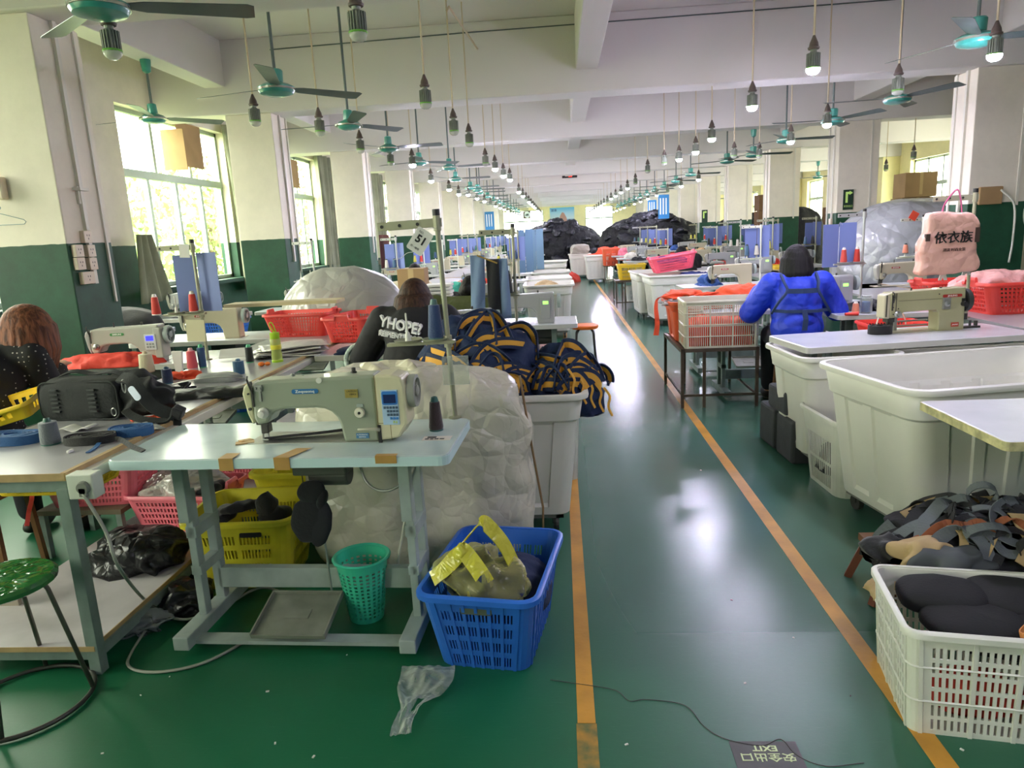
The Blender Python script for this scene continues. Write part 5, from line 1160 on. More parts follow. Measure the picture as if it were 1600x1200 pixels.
# black backpack panel
p = on(118, 662); t = thing('backpack', 'large black backpack lying on the near end of the bench', 'backpack', (p.x+.0, p.y+.06, .8), R(-4))
M_pack = mat('pack_black', '1e2120', .8, bump=(80, .3)); pk = lump((0, .05, .095), (.215, .075, .1), 70, 40, .42, .012, 6, 3, flat=.95); obj('body', pk, M_pack, t, smooth=True)
lb = MB()
for x in (-.105, .085):
    for k in range(6): lb.bx(x-.02, x+.02, -.036, -.022, .045+k*.02, .055+k*.02)
obj('lash_tab', lb, mat('pack_tabs', '2c302e', .7), t, bev=.002)
obj('piping', MB().tube([(x, -.012, z+.095) for x, z in rrect(-.2, .2, -.088, .088, .04, 5)], .005, 6, True), M_pack, t)
obj('hip_pad', lump((.3, .05, .09), (.13, .07, .085), 50, 30, .8, .06, 8, 8, flat=.95), M_pack, t, smooth=True)
obj('hip_pad', lump((.2, .12, .16), (.1, .07, .05), 40, 24, .8, .05, 8, 12), M_pack, t, smooth=True)
strp = MB(); strp.ribbon(spline([(.22, 0, .2), (.3, -.03, .19), (.36, -.06, .13), (.42, -.07, .07), (.5, -.05, .03)], 6), .055, .014, [Vector((.4, .7, .6))]*25); strp.ribbon(spline([(.24, -.03, .05), (.3, -.06, .03), (.38, -.09, .02), (.47, -.08, .015), (.5, -.05, .04)], 6), .035, .01, [Vector((.1, .9, .4))]*25); strp.ribbon(spline([(-.2, .05, .17), (-.1, .1, .215), (0, .11, .2), (.12, .08, .215), (.2, .06, .2)], 6), .03, .006, [Vector((0, 1, .3))]*25)
obj('shoulder_strap', strp, M_pack, t); obj('strap_end', MB().box((.515, -.05, .045), (.05, .05, .05), rotm(.3, .5, .2)).box((.505, -.05, .005), (.04, .015, .07), rotm(0, .1, 0)), M_blkfab, t, bev=.008)
obj('reflector', MB().prism(rrect(-.017, .017, -.035, .035, .014), .003).map(lambda p: rotm(0, R(-32), 0) @ p+Vector((.352, -.098, .145))), mat('reflector_white', 'dfe8f5', .25), t)
obj('buckle', MB().tube([(.2+.012*math.cos(a), -.05, .05+.018*math.sin(a)) for a in [i*PI/6 for i in range(12)]], .003, 6, True).tube([(.255+.01*math.cos(a), -.03, .165+.03*math.sin(a)) for a in [i*PI/6 for i in range(12)]], .003, 6, True), M_steel, t)
heap('orange_scrap', 'orange scrap and film beside the backpack', 'scrap', on(238, 655), (.07, .05, .015), M_orfab, 2, .1, 20)
heap('grey_film_scrap', 'grey plastic scrap at the bench edge', 'scrap', on(222, 668), (.06, .05, .012), M_filmgrey, 4, .1, 20)
# zipped black bag and things around it
heap('zipped_bag', 'flat black zipped bag lying along the bench', 'bag', on(322, 622)+Vector((0, .06, 0)), (.24, .1, .04), mat('bag_satin', '131416', .4, wrinkle=(6, .3)), 6, .03, 6, .6, n=60, m=30, rz=R(8))
p = on(322, 612); tag(obj('zipper', MB().tube(spline([(-.2, -.02, .03), (-.05, -.03, .055), (.1, -.02, .06), (.2, 0, .045)], 5), .004, 6), M_steel, loc=(p.x, p.y+.05, .8+.012)), 'grey zipper along the top of the black bag', 'zipper')
heap('grey_pouch', 'grey padded pouch on the bench', 'pouch', on(335, 598)+Vector((0, .05, 0)), (.135, .06, .045), mat('pouch_grey', '8f928f', .6, wrinkle=(8, .3)), 3, .02, 8, .6)
heap('orange_scrap', 'orange fabric scraps next to the navy cone', 'scrap', on(284, 592)+Vector((0, .03, 0)), (.07, .05, .03), M_orfab, 5, .12, 20); heap('black_scrap', 'small black scraps left of the grey pouch', 'scrap', on(290, 606), (.05, .03, .02), M_blkfab, 6, .1, 20)
cone('1f2c50', on(260, 600)+Vector((0, .02, 0)), 'navy thread cone behind the backpack strap', .09, .03, '2e5468', top=.85)
cone('cfc6a4', on(228, 582)+Vector((0, .02, 0)), 'cream net-covered thread cone before the left machine', .125, .046, 'b8a98c', top=.82)
cone('d8545c', on(299, 577)+Vector((0, .02, 0)), 'pinkish red thread cone on the bench', .125, .034, 'e2b0ae', top=.7)
cone('244a72', on(315, 575)+Vector((0, .02, 0)), 'blue thread cone with green top and base', .14, .024, '4fae7e', top=.9)
cone('141518', on(389, 567)+Vector((0, .02, 0)), 'black thread cone with a green cap', .11, .026, '4fae7e', top=.85)
cone('35607f', on(372, 585)+Vector((0, .02, 0)), 'short blue-grey cone behind the front machine', .085, .034, '35607f', top=.9)
o = tag(obj('tube_stand', MB().prism([(-.02, 0), (.02, 0), (.035, .14), (-.03, .14)], .02), M_paper, loc=on(281, 583)), 'white narrow tapered paper strip standing on the bench', 'paper')
b = thing('water_bottle', 'clear bottle with lime green cap and strap', 'bottle', on(432, 566)+Vector((0, .02, 0)))
M_lime = mat('plastic_lime', 'a6cf2c', .35); obj('shell', MB().lathe([(0, .006), (.032, .006), (.034, .01), (.034, .06), (.031, .07), (.031, .09), (.034, .1), (.034, .15), (.028, .158)], 24), film('bottle_clear', 'c8d67a', .55, .1, (2, .05)), b, smooth=40); obj('base', MB().lathe([(0, 0), (.036, 0), (.037, .012), (.034, .014)], 24), M_lime, b); obj('band', MB().lathe([(.0345, .085), (.0355, .088), (.0355, .112), (.0345, .115)], 24), mat('band_yellow', 'd6d23a', .4), b); obj('cap', MB().lathe([(.03, .155), (.031, .158), (.031, .195), (.0, .198)], 24), M_lime, b, smooth=40); obj('carry_loop', MB().tube(spline([(.0, 0, .196), (-.02, 0, .23), (-.028, 0, .255), (-.012, 0, .262), (.0, 0, .24), (.012, 0, .2)], 5), .004, 8), M_lime, b)
ob = thing('staple_remover', 'small orange tool beside the bottle', 'tool', on(413, 572)); obj('shell', MB().ell((-.018, 0, .014), (.022, .02, .014), 16, 10), mat('plastic_tangerine', 'ee7a1c', .35), ob, smooth=True); obj('shell', MB().ell((.02, .006, .014), (.018, .016, .013), 16, 10), _M['plastic_tangerine'], ob, smooth=True)
t = thing('scissors', 'black handled scissors next to the black cone', 'scissors', on(408, 563)+Vector((0, .01, 0)), R(10)); obj('handle', MB().tube([(-.02+.02*math.cos(a), .014*math.sin(a)+.01, .012) for a in [i*PI/6 for i in range(12)]], .006, 6, True).tube([(.025+.02*math.cos(a), .014*math.sin(a), .02) for a in [i*PI/6 for i in range(12)]], .006, 6, True), M_blk, t); obj('blade', MB().bar((-.04, .01, .012), (-.12, .0, .006), .012, .003), M_steel, t)
# stacked clear bags and paper sheets at the middle of the bench
for k in range(6):
    p = on(455, 560)+Vector((-.1+.012*(k % 3), .22+.01*k, .006+.011*k)); tag(obj('plastic_sleeve', MB().grid(lambda u, v, k=k: (.46*(u-.5), .36*(v-.5), .007*math.sin(u*5+k)+.006*math.sin(v*7+k*2)), 20, 14), mat('sleeve_white', 'cfccc6', .3, wrinkle=(7, .5)), smooth=True, thick=.003, loc=p, rz=R(14+7*(k % 3))), 'white plastic sleeve in the loose stack by the bottle', 'plastic sleeve', 'plastic sleeves stacked on the bench')
tag(obj('paper_sheet', MB().box((0, 0, 0), (.2, .14, .004), rotm(R(18), 0, R(20))), M_paper, loc=on(365, 560)+Vector((0, .03, .035))), 'cream paper sheet propped beside the black cone', 'paper')
# red basket with plank on the far bench
rb = mk_basket('basket', .56, .36, .19, M_redp, .82, .04, slots(1, 17, 1.2, .6, 2, 1.5), slots(1, 11, 1.2, .6, 2, 1.5), 6, .004, .014, .13, .08, rowgap=.4, notch=1, label='coral red slotted basket under the plank on the bench')
p = on(470, 525, .8); rb.location = (p.x, p.y+.1, .8); rb.rotation_euler.z = R(-3); rb2 = dup(rb, (-1.62, 5.55, .8), R(80), 'small coral red basket just right of the planked one')
p = at_y(450, 474, 5.05); tag(obj('plank', MB().bx(-.47, .37, -.08, .12, -.012, .012), mat('plank_cream', 'c9b98e', .6, var=(8, .15)), loc=(p.x, 5.1, p.z)), 'cream plank lying across the red basket', 'plank')
# big grey translucent bag
heap('plastic_bag', 'huge grey translucent plastic bag behind the red basket', 'bag', (-2.02, 6.55, .8), (.6, .38, .54), mat('bag_grey', 'a3a39b', .3, wrinkle=(2.2, .5), spec=.7), 7, .03, 2.5, .9, n=80, m=50)
# yellow baskets under the table
yb = mk_basket('crate', .5, .44, .34, M_yelp, .8, .06, slots(2, 9, 1, .7, 2.5, 2.5), slots(2, 7, 1, .7, 2.5, 2.5), 4, .005, .02, .2, .05, rowgap=.6, label='yellow slotted crate of black offcuts under the front table', cat='crate')
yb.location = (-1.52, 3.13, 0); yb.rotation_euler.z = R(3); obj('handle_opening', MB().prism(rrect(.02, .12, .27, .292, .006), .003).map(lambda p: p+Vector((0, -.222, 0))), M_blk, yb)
yb2 = dup(yb, (-1.4, 3.62, .06), R(2), 'yellow slotted crate standing behind the first one'); yb2.rotation_euler.x = R(0)
for i, (dx, dz, r_) in enumerate(((-.12, .3, (.05, .13, .03)), (-.02, .34, (.11, .04, .04)), (.1, .33, (.05, .05, .09)), (.13, .3, (.05, .08, .05)))):
    heap('foam_offcut', 'black foam offcut, %s of those in the yellow crate' % ORD[i], 'offcut', (-1.52+dx, 3.08, dz), r_, M_blkfab, i+3, .03, 9, .8, rz=.6*i)
# pink baskets
pk1 = mk_basket('basket', .5, .36, .2, M_pink, .82, .04, slots(1, 18, 1, .8, 2, 1.5), slots(1, 12, 1, .8, 2, 1.5), 5, .004, .014, .16, .08, rowgap=.6, notch=1, label='pink slotted basket of crumpled clear film on the lower shelf')
pk1.location = (-2.04, 3.5, .118); pk1.rotation_euler.z = R(-4); heap('crumpled_film', 'crumpled clear plastic film in the pink basket', 'plastic film', (-2.02, 3.48, .29), (.22, .15, .1), mat('film_crumpled', 'c9c4be', .2, wrinkle=(6, 1), spec=.8, alpha=.9), 3, .1, 6)
heap('black_bundle', 'black bundle at the edge of the pink basket', 'bundle', (-1.86, 3.42, .31), (.06, .05, .04), M_blkfab, 3, .08, 12)
pk2 = dup(pk1, (-2.5, 3.5, .27), R(6), 'pink slotted basket on the small trolley by the person\'s knees'); pk3 = dup(pk1, (-2.15, 4.3, .118), R(2), 'pink slotted basket farther along the lower shelf')
lt = thing('low_trolley', 'low rusty frame under the pink basket', 'trolley', (-2.5, 3.5, 0)); obj('deck', MB().bx(-.26, .2, -.2, .2, .24, .265), mat('trolley_wood', '6d6350', .7), lt)
for a in (-.24, .18):
    for b_ in (-.18, .18): obj('leg', MB().bx(a-.015, a+.015, b_-.015, b_+.015, 0, .24), M_frame, lt)
heap('rubbish_bag', 'black rubbish bag slumped on the lower shelf', 'bag', (-1.98, 2.95, .118), (.2, .15, .1), mat('bag_black_shiny', '17181a', .35, wrinkle=(5, .9)), 3, .08, 6, .8, flat=.6)
heap('rubbish_bag', 'black rubbish bag on the floor beside the yellow crate', 'bag', (-1.68, 2.78, 0), (.1, .12, .07), _M['bag_black_shiny'], 6, .08, 9, .8, flat=.6)
heap('clear_film_bundle', 'shiny clear film bundle on the floor by the bench leg', 'plastic film', at_z(215, 985, .0), (.13, .08, .035), mat('film_bundle', '7d8684', .12, wrinkle=(6, 1), spec=.9, alpha=.75), 3, .1, 9, flat=.5)
strap([at_y(46, 745, 2.9), at_y(50, 775, 2.9), at_y(45, 800, 2.92), at_y(42, 822, 2.9)], .018, M_redp, 'thin red strip hanging under the bench', ups=[Vector((1, 0, 0)), Vector((.6, .8, 0))], name='red_strip')
yb3 = mk_basket('basket', .45, .3, .12, M_yelb, .85, .04, slots(1, 20), slots(1, 12), 3, .004, .014, .2, .1, label='yellow basket hung under the near end of the bench'); yb3.location = (-2.16, 2.75, .6)
p = on(20, 668); yb4 = mk_basket('basket', .3, .24, .07, M_yelb, .85, .03, slots(1, 4), slots(1, 4), 1, .004, .012, .3, .3, label='bright yellow tray tilted beside the person in dots'); yb4.location = (p.x-.12, p.y+.16, .815); yb4.rotation_euler = (R(10), R(-14), R(10))
heap('red_cloth', 'bright red cloth heaped under the left machine', 'cloth', at_z(160, 575, .8)+Vector((0, .1, 0)), (.34, .12, .08), M_redfab, 5, .06, 7, .8)
# stool
q1 = at_z(157, 1062, 0); rg = at_z(20, 1098, 0); st = thing('metal_stool', 'round stool wrapped in green plastic on a wire ring base', 'stool', (-1.95, 2.12, 0))
obj('seat', MB().lathe([(0, .445), (.145, .448), (.168, .46), (.17, .475), (.158, .486), (0, .49)], 30), mat('green_wrap', '2e6e34', .18, wrinkle=(6, .7), spec=.8), st, smooth=40)
obj('ring', MB().tube([(.215*math.cos(a), .215*math.sin(a), .012) for a in [i*PI/18 for i in range(36)]], .0085, 8, True), M_dsteel, st, smooth=True)
for k in range(4):
    a = R(20)+k*PI/2; obj('leg', MB().tube([(.12*math.cos(a), .12*math.sin(a), .455), (.135*math.cos(a), .135*math.sin(a), .42), (.215*math.cos(a), .215*math.sin(a), .02)], .008, 8), mat('stool_tube', '6e6a60', .4, .6), st, smooth=True)
tag(obj('floor_panel', MB().bx(-.2, 0, 0, .02, 0, .3), mat('panel_beige', 'a39a8a', .7), loc=(at_y(18, 890, 2.6).x, 2.6, 0.0)), 'beige board standing at the left edge behind the stool', 'board')
# ------------------------------------------------------------------ stations further down the hall
M_m1 = mat('machine_pale', 'b3b3a6', .4, var=(4, .08)); M_m2 = mat('machine_grey', 'a0a29f', .4); M_m3 = mat('machine_cream2', 'c3bb9f', .4); M_m4 = mat('machine_olive_cream', 'a9a67f', .4, var=(5, .1), coat=.2)
protoM = {}
def machine(kind, p, rz, lab):
    if kind not in protoM:
        if kind == 'lcd': protoM[kind] = mk_machine('x', M_m1, M_m2, 'lcd', ('SMRUNI', '3f8f4a', .24, .205, .1))
        elif kind == 'green': protoM[kind] = mk_machine('x', M_m2, M_m1, 'green')
        elif kind == 'cream': protoM[kind] = mk_machine('x', M_m3, M_m1, 'none', ('JINLING', 'a8322c', .2, .2, .09))
        elif kind == 'boxy': protoM[kind] = mk_machine('x', M_m4, M_m3, 'none', ('JINLING', 'a8322c', .45, .225, .13), wheel=mat('wheel_dark', '3a3c3a', .4), bigwheel=True, boxy=True)
        elif kind == 'plain': protoM[kind] = mk_machine('x', M_m2, M_m1, 'green', ('SMRUNI', '3f7f3a', .24, .205, .1))
        t = protoM[kind]; kids(t); t.location = p; t.rotation_euler.z = rz; t['label'] = lab; return t
    return dup(protoM[kind], p, rz, lab)
tabs = {}
def table(L, p, rz, lab):
    if L not in tabs:
        t = tabs[L] = mk_table(L, .56, .8, lab, edge=mat('edge_grey', 'bdbdb5', .45)); kids(t); [kids(k) for k in kids(t)]; t.location = p; t.rotation_euler.z = rz; return t
    return dup(tabs[L], p, rz, lab)
stds = {}
def stand(p, rz, lab, kind=0, cones=None, clab=''):
    if kind not in stds:
        t = stds[kind] = mk_stand(lab, .8, .33, .24, 2, mt=[M_alupaint, mat('stand_steel', 'b4b6b0', .4, .4), mat('stand_white', 'd8dccc', .45)][kind]); kids(t); t.location = p; t.rotation_euler.z = rz
    else: t = dup(stds[kind], p, rz, lab)
    rt = rotm(0, 0, rz)
    for i, c in enumerate(cones or []):
        if c: cone(c[0], Vector(p)+rt @ Vector((-.05-.12*i, 0, .337)), clab and '%s, %s' % (c[1], clab), c[2] if len(c) > 2 else .13, .031, 'e8e2d8' if c[0] in ('cf3b2e', 'd24a3e') else '2f3f3a', top=.6)
    return t
bproto = []
def board(p, lab, w_=.15, h=.4, n=2, rz=0, col=None):
    if not bproto or col:
        t = thing('hanging_board', lab, 'board', p, rz)
        obj('sheet', MB().box((-w_*.52, .01, -h/2), (w_, .004, h), rotm(0, 0, .12)), col or M_board, t); obj('sheet', MB().box((w_*.52, .012, -h/2+.01), (w_, .004, h), rotm(0, 0, -.15)), col or M_board, t)
        obj('hook', MB().tube([(-.02, 0, -.01), (0, 0, .02), (.02, 0, -.01)], .002, 5), M_steel, t)
        if not col: bproto.append(t); kids(t)
        return t
    return dup(bproto[0], p, rz, lab)
# --- B1: left machine by the first column
t = table(1.0, (-2.93, 4.62, 0), R(3), 'white sewing table by the first column'); machine('lcd', (-3.33, 4.70, .8), R(2), 'pale sewing machine with blue lit screen beside the first column')
q = at_z(325, 562, .8); st = stand((q.x+.0, q.y, .8), R(4), 'thread stand holding two red cones and blue boards, left side', 0, [('cf3b2e', 'red thread cone, right one'), None], 'on the left stand')
cone('cf3b2e', at_y(245, 492, q.y)+Vector((0, 0, 0)), 'red thread cone, left one of the pair on the left stand', .13, .031, 'e8e2d8', top=.6)
b = at_y(300, 398, q.y+.02); board((b.x, q.y+.04, b.z), 'two blue boards hung on the left thread stand', .15, .4)
b = at_y(288, 392, q.y-.02); tag(obj('paper_tag', MB().box((0, 0, 0), (.07, .003, .09), rotm(0, R(3), 0)), M_paper, loc=(b.x, q.y-.02, b.z)), 'small cream tag near the top of the left thread stand', 'tag')
b = at_y(308, 516, q.y-.02); tag(obj('paper_tag', MB().box((0, 0, 0), (.13, .003, .15), rotm(0, R(3), 0)), mat('paper_cream', 'cfc9a4', .7), loc=(b.x, q.y-.04, b.z)), 'large cream paper pinned low on the left thread stand', 'tag')
# --- window side table with dark bag, folded cloth
wt = table(1.1, (-4.2, 5.95, 0), R(4), 'sewing table in front of the first window'); wt.scale = (1, 1, 1.06)
t = stand((-3.92, 6.0, .85), 0, 'thin white thread stand by the first column', 2, [None, None]); t.scale = (1, 1, .9)
heap('dark_bag', 'black rounded bundle beneath the first window', 'bundle', (-4.15, 6.45, .85), (.36, .22, .2), M_blkfab, 3, .04, 4, .8)
machine('plain', (-4.25, 7.4, .86), R(0), 'grey sewing machine half hidden below the first window'); table(1.1, (-4.05, 7.3, 0), 0, 'sewing table farther along under the first window')
t = thing('plastic_jug', 'cloudy plastic jug at the end of the window table', 'jug', (-4.02, 6.0, .85)); obj('body', MB().prism(rrect(-.07, .07, -.06, .06, .025), .16, 'z', t0=0), mat('jug_cloudy', 'a8b0a0', .4, alpha=.8), t, bev=.01); obj('lid', MB().prism(rrect(-.06, .06, -.05, .05, .025), .05, 'z', t0=.16), mat('jug_lid', '9fb4be', .4), t, bev=.006)
# --- B2 and B3 on the left
table(1.3, (-3.05, 5.75, 0), 0, 'white sewing table between the first and second columns'); machine('cream', (-3.28, 5.85, .8), 0, 'pale sewing machine with red badge, plank resting on its arm')
bx_ = mk_basket('basket', .5, .3, .16, M_bluep, .85, .03, slots(1, 16), slots(1, 10), 4, .004, .014, .15, .1, label='blue slotted basket on the floor behind the left machines'); bx_.location = (-3.3, 6.6, .0); dup(bx_, (-3.35, 6.75, .72), R(5), 'blue slotted basket on the table left of the pale machine')
for i, (x, y, px, py) in enumerate([(-2.35, 8.45, 435, 378)]):
    stand((x-.6, y, .8), 0, 'thread stand with empty pins against the green dado', 1, [None, None])
table(1.3, (-3.0, 8.2, 0), 0, 'white sewing table before the second column gap'); machine('green', (-3.3, 8.3, .8), 0, 'grey sewing machine before the second column gap')
# --- A2: second aisle-side station, behind the lettered jacket
table(1.3, (-1.07, 4.72, 0), 0, 'sewing table in front of the person in the lettered jacket'); machine('plain', (-1.02, 4.83, .8), 0, 'grey sewing machine with green badge beyond the strap heap')
st = stand((-.33, 5.12, .8), 0, 'thread stand with grey-blue trousers hanging on it', 0, [('1e1f22', 'black thread cone', .15), ('3c5f7c', 'slate blue thread cone', .13)], 'on the second stand')
M_tr = mat('cloth_slate', '6f86a3', .8, wrinkle=(4, .3))
t = thing('hanging_trousers', 'slate blue and black garment panels clipped on the second thread stand', 'garment', (-.5, 5.03, 1.42))
obj('panel', MB().grid(lambda u, v: (-.13+.1*u+.02*v*-1, .012*math.sin(u*6+v*3), -.5*v), 8, 16), M_tr, t, smooth=True, thick=.006); obj('panel', MB().grid(lambda u, v: (-.02+.09*u, -.01+.012*math.sin(u*6+v*4), -.03-.56*v), 8, 16), M_blkfab, t, smooth=True, thick=.006); obj('panel', MB().grid(lambda u, v: (.06+.07*u+.01*v, .012*math.sin(u*5+v*3), -.03-.42*v), 8, 16), M_tr, t, smooth=True, thick=.006)
obj('clip', MB().bar((-.08, -.02, .0), (.06, -.02, -.06), .012, .01), mat('clip_brass', 'a48a4a', .4, .5), t)
heap('navy_garment', 'navy garment on the table beside the dotted sleeve', 'garment', (-1.42, 4.8, .8), (.12, .1, .03), M_navyfab, 3, .06, 9)
# box, stacked sheets, coloured heaps between the rows
bn2 = dup(bn, (-2.1, 6.05, 0), 0, 'grey work bench carrying the huge grey bag', None, (1, .6, 1)); bn3 = dup(bn, (-2.1, 9.85, 0), 0, 'grey work bench between the far left machine rows')
def carton(p, d, lab, mt=None, rz=0, grp=None, open_=False):
    t = thing('cardboard_box', lab, 'box', p, rz, grp); w_, l_, h = d
    obj('body', MB().bx(-w_/2, w_/2, -l_/2, l_/2, 0, h), mt or M_card, t, bev=.004)
    obj('flap_seam', MB().bx(-w_/2+.01, w_/2-.01, -.003, .003, h-.001, h+.002).bx(-.03, .03, -l_/2-.0015, -l_/2, h*.1, h), mat('box_tape', 'c2a878', .4), t); return t
carton((-1.63, 7.85, 1.02), (.3, .25, .22), 'brown cardboard box in front of the cream coat')
carton((-1.63, 7.85, .8), (.34, .3, .2), 'lower brown carton under the one before the cream coat')
for k in range(8): tag(obj('flat_packet', MB().bx(-.14, .14, -.12, .12, 0, .028), M_paper, bev=.006, loc=(-1.3+.01*(k % 2), 7.5, .8+.036*k)), 'flat white panel in the stack beside the cardboard box', 'panel', 'stack of flat white panels')
cols = [('teal_cloth', '45b8a0', (-1.28, 8.75, .98), (.22, .18, .1)), ('black_cloth', '1b1c20', (-1.2, 8.3, .92), (.2, .15, .08)), ('red_cloth', 'd84030', (-1.15, 8.0, .84), (.25, .16, .08)), ('coral_cloth', 'e0503c', (-.98, 8.9, 1.02), (.15, .14, .12)), ('blue_cloth', '3b6fb4', (-1.12, 9.2, 1.05), (.2, .15, .07)), ('navy_cloth', '1d2540', (-.85, 8.2, .86), (.16, .14, .1))]
for i, (n_, c, p, r_) in enumerate(cols): heap(n_, '%s heap among the colourful cloths left of the second stand' % n_.replace('_', ' ').replace(' cloth', ' cloth'), 'cloth', (p[0], p[1], p[2]-.2), (r_[0], r_[1], r_[2]+.12), mat('fab_'+c, c, .75, wrinkle=(6, .4)), i, .1, 8, .9)
rbs = dup(rb, (-.95, 8.9, .8), R(5), 'red basket among the colourful cloths'); table(1.3, (-1.07, 7.4, 0), 0, 'sewing table in front of the person in the olive coat'); machine('green', (-1.0, 7.12+.4, .8), 0, 'grey sewing machine with small green screen, second behind the lettered jacket'); machine('green', (-.6, 6.0, .8), 0, 'grey sewing machine with lit green screen near the hanging trousers')
table(.75, (-.25, 5.92, 0), 0, 'short sewing table beside the person in the olive coat')
# grey low table, orange stool, red and white cloth by the aisle
gt = thing('low_table', 'small grey metal table beside the orange stool', 'table', (-.25, 8.1, 0)); obj('top', MB().bx(-.2, .17, -.25, .25, .5, .53), M_white, gt, bev=.003)
for a in (-.18, .15):
    for b_ in (-.23, .23): obj('leg', MB().bx(a-.012, a+.012, b_-.012, b_+.012, 0, .5), M_frame, gt)
so = thing('round_stool', 'round orange-topped stool standing in the aisle', 'stool', (.26, 8.35, 0)); obj('seat', MB().lathe([(0, .43), (.15, .43), (.16, .445), (.16, .465), (.15, .475), (0, .478)], 28), mat('seat_orange', 'ee7a2e', .4), so, smooth=40)
for k in range(4): a = PI/4+k*PI/2; obj('leg', MB().tube([(.09*math.cos(a), .09*math.sin(a), .43), (.14*math.cos(a), .14*math.sin(a), .38), (.17*math.cos(a), .17*math.sin(a), 0)], .011, 8), M_dsteel, so, smooth=True)
heap('red_white_cloth', 'red and white patterned cloth on a low crate by the grey table', 'cloth', (-.3, 6.85, .42), (.18, .16, .2), mat('cloth_red_white', 'd8342c', .7, var=(9, .95, 'e8dcd4')), 4, .12, 8)
cx_ = dup(cb_, (-.3, 6.85, 0), R(5), 'whitish crate under the red and white cloth'); cx_.scale = (.8, .7, .75)
# tubs along the left of the aisle
def tubdup(src, p, rz, lab, sc=None): return dup(src, p, rz, lab, None, sc)
tbs = mk_tub(.68, .9, .8, 'white ribbed tub with beige cloth beyond the orange stool', panels=(4, 5)); tbs.location = (-.19, 10.9, 0)
heap('beige_cloth', 'beige cloth showing over the rim of the ribbed tub', 'cloth', (-.2, 10.8, .6), (.27, .35, .24), M_khaki, 4, .1, 6)
for k, (x, y) in enumerate([(-.22, 12.4), (-.2, 14.3), (-.25, 16.4), (-.2, 19.5)]): tubdup(tbs, (x, y, 0), R(3-2*k), 'white ribbed tub, %s beyond the one with beige cloth' % ORD[k])
# ------------------------------------------------------------------ right side, near to far
t1 = mk_tub(1.22, .74, .8, 'huge white plastic tub at the right, open and empty', tap=.86, r=.09, panels=(5, 2)); t1.location = (2.05, 3.585, 0); t1.rotation_euler.z = R(10.5)
t2 = mk_tub(1.25, .42, .72, 'white tub behind the huge one, with stamped squares inside', tap=.88, r=.05, panels=(8, 2)); t2.location = (2.72, 4.38, 0); t2.rotation_euler.z = R(5)
t3 = mk_tub(.56, .6, .74, 'white tub partly under the left end of the right table', tap=.82, r=.08, panels=(1, 1)); t3.location = (1.70, 4.6, 0); t3.rotation_euler.z = R(4)
ct = table(1.5, (2.2, 4.42, 0), R(8), 'white sewing table on the right with worn left corner'); q = at_z(1466, 517, .8); rt8 = rotm(0, 0, R(8)); o_ = Vector((q.x, q.y, .8))-rt8 @ Vector((.37, 0, 0))
machine('boxy', o_, R(8), 'olive cream sewing machine with dark wheel and red badge on the right'); 
q = at_z(1380, 523, .8); coil('black tape roll standing left of the olive cream machine', (q.x, q.y+.05, .8), .075, .06, .055, M_blkfab, name='tape_roll')
wr = thing('work_table', 'white worktop with chipped yellowed edge in the lower right', 'table', (1.45, 2.36, 0)); obj('tabletop', MB().prism(rrect(0, 1.3, 0, .58, .02), .035, 'z', t0=.765), M_white, wr, bev=.005); obj('edge_band', MB().prism(rrect(-.004, 1.31, -.004, .584, .022), .031, 'z', t0=.767), mat('edge_yellowed', 'c9c28e', .5, var=(25, .5)), wr)
for x in (1.05, 1.22): obj('leg', MB().bx(x-.02, x+.02, .1, .14, 0, .765).bx(x-.02, x+.02, .44, .48, 0, .765), M_frame, wr)
# white laundry basket and grey blocks
wl_ = mk_basket('basket', .4, .54, .45, M_whp, .8, .07, slots(2, 5, 1.3, .7), slots(1, 11, 1.3, .7), 2, .004, .018, .3, .06, rowgap=.12, label='white slotted basket wedged beside the huge tub'); wl_.location = (1.66, 4.12, 0); wl_.rotation_euler.z = R(4)
heap('black_goods', 'black round pads inside the white basket beside the tub', 'pads', (1.64, 4.13, .1), (.15, .22, .17), M_blkfab, 3, .05, 7)
M_foam = mat('foam_charcoal', '45474b', .85, var=(12, .2), bump=(70, .2))
for i, (p, d, lab) in enumerate([((1.6, 4.82, .29), (.34, .34, .16), 'dark grey foam block on top of the small stack'), ((1.52, 4.66, 0), (.16, .3, .285), 'dark grey foam block at the lower left of the stack'), ((1.55, 5.0, 0), (.26, .3, .285), 'dark grey foam block at the back of the stack')]):
    tag(obj('foam_block', MB().bx(-d[0]/2, d[0]/2, -d[1]/2, d[1]/2, 0, d[2]), M_foam, bev=.02, loc=p, rz=R(3)), lab, 'foam block')
# crate at the bottom right
cr = mk_basket('crate', .6, .42, .345, M_whp, .93, .03, slots(4, 6, .8, .95, 1.6, 2.8), slots(3, 4, .8, .95, 1.4, 1.6), 6, .005, .018, .14, .05, rowgap=.35, ribs=3, label='dirty white ribbed crate of black rounds at the bottom right', cat='crate'); cr.location = (1.325, 2.13, 0); cr.rotation_euler.z = R(-10)
M_cord2 = mat('padded_black', '121315', .85, bump=(120, .15))
for i, (x, y, z, r_) in enumerate([(1.24, 2.1, .265, .13), (1.47, 2.06, .26, .125), (1.22, 2.24, .285, .12), (1.44, 2.21, .28, .13), (1.34, 2.15, .21, .15)]): heap('padded_disc', 'black padded disc, %s of those in the bottom-right crate' % ORD[i], 'disc', (x, y, z), (r_*1.12, r_*.95, .045), M_cord2, i, .01, 5, .75, flat=.6, rz=R(-10))
heap('red_cloth', 'red cloth glimpsed through the slots of the bottom-right crate', 'cloth', (1.28, 2.1, .03), (.14, .1, .09), M_redfab, 3, .05, 8); heap('tan_cloth', 'tan cloth low inside the bottom-right crate', 'cloth', (1.45, 2.08, .02), (.12, .12, .05), M_khaki, 5, .05, 8)
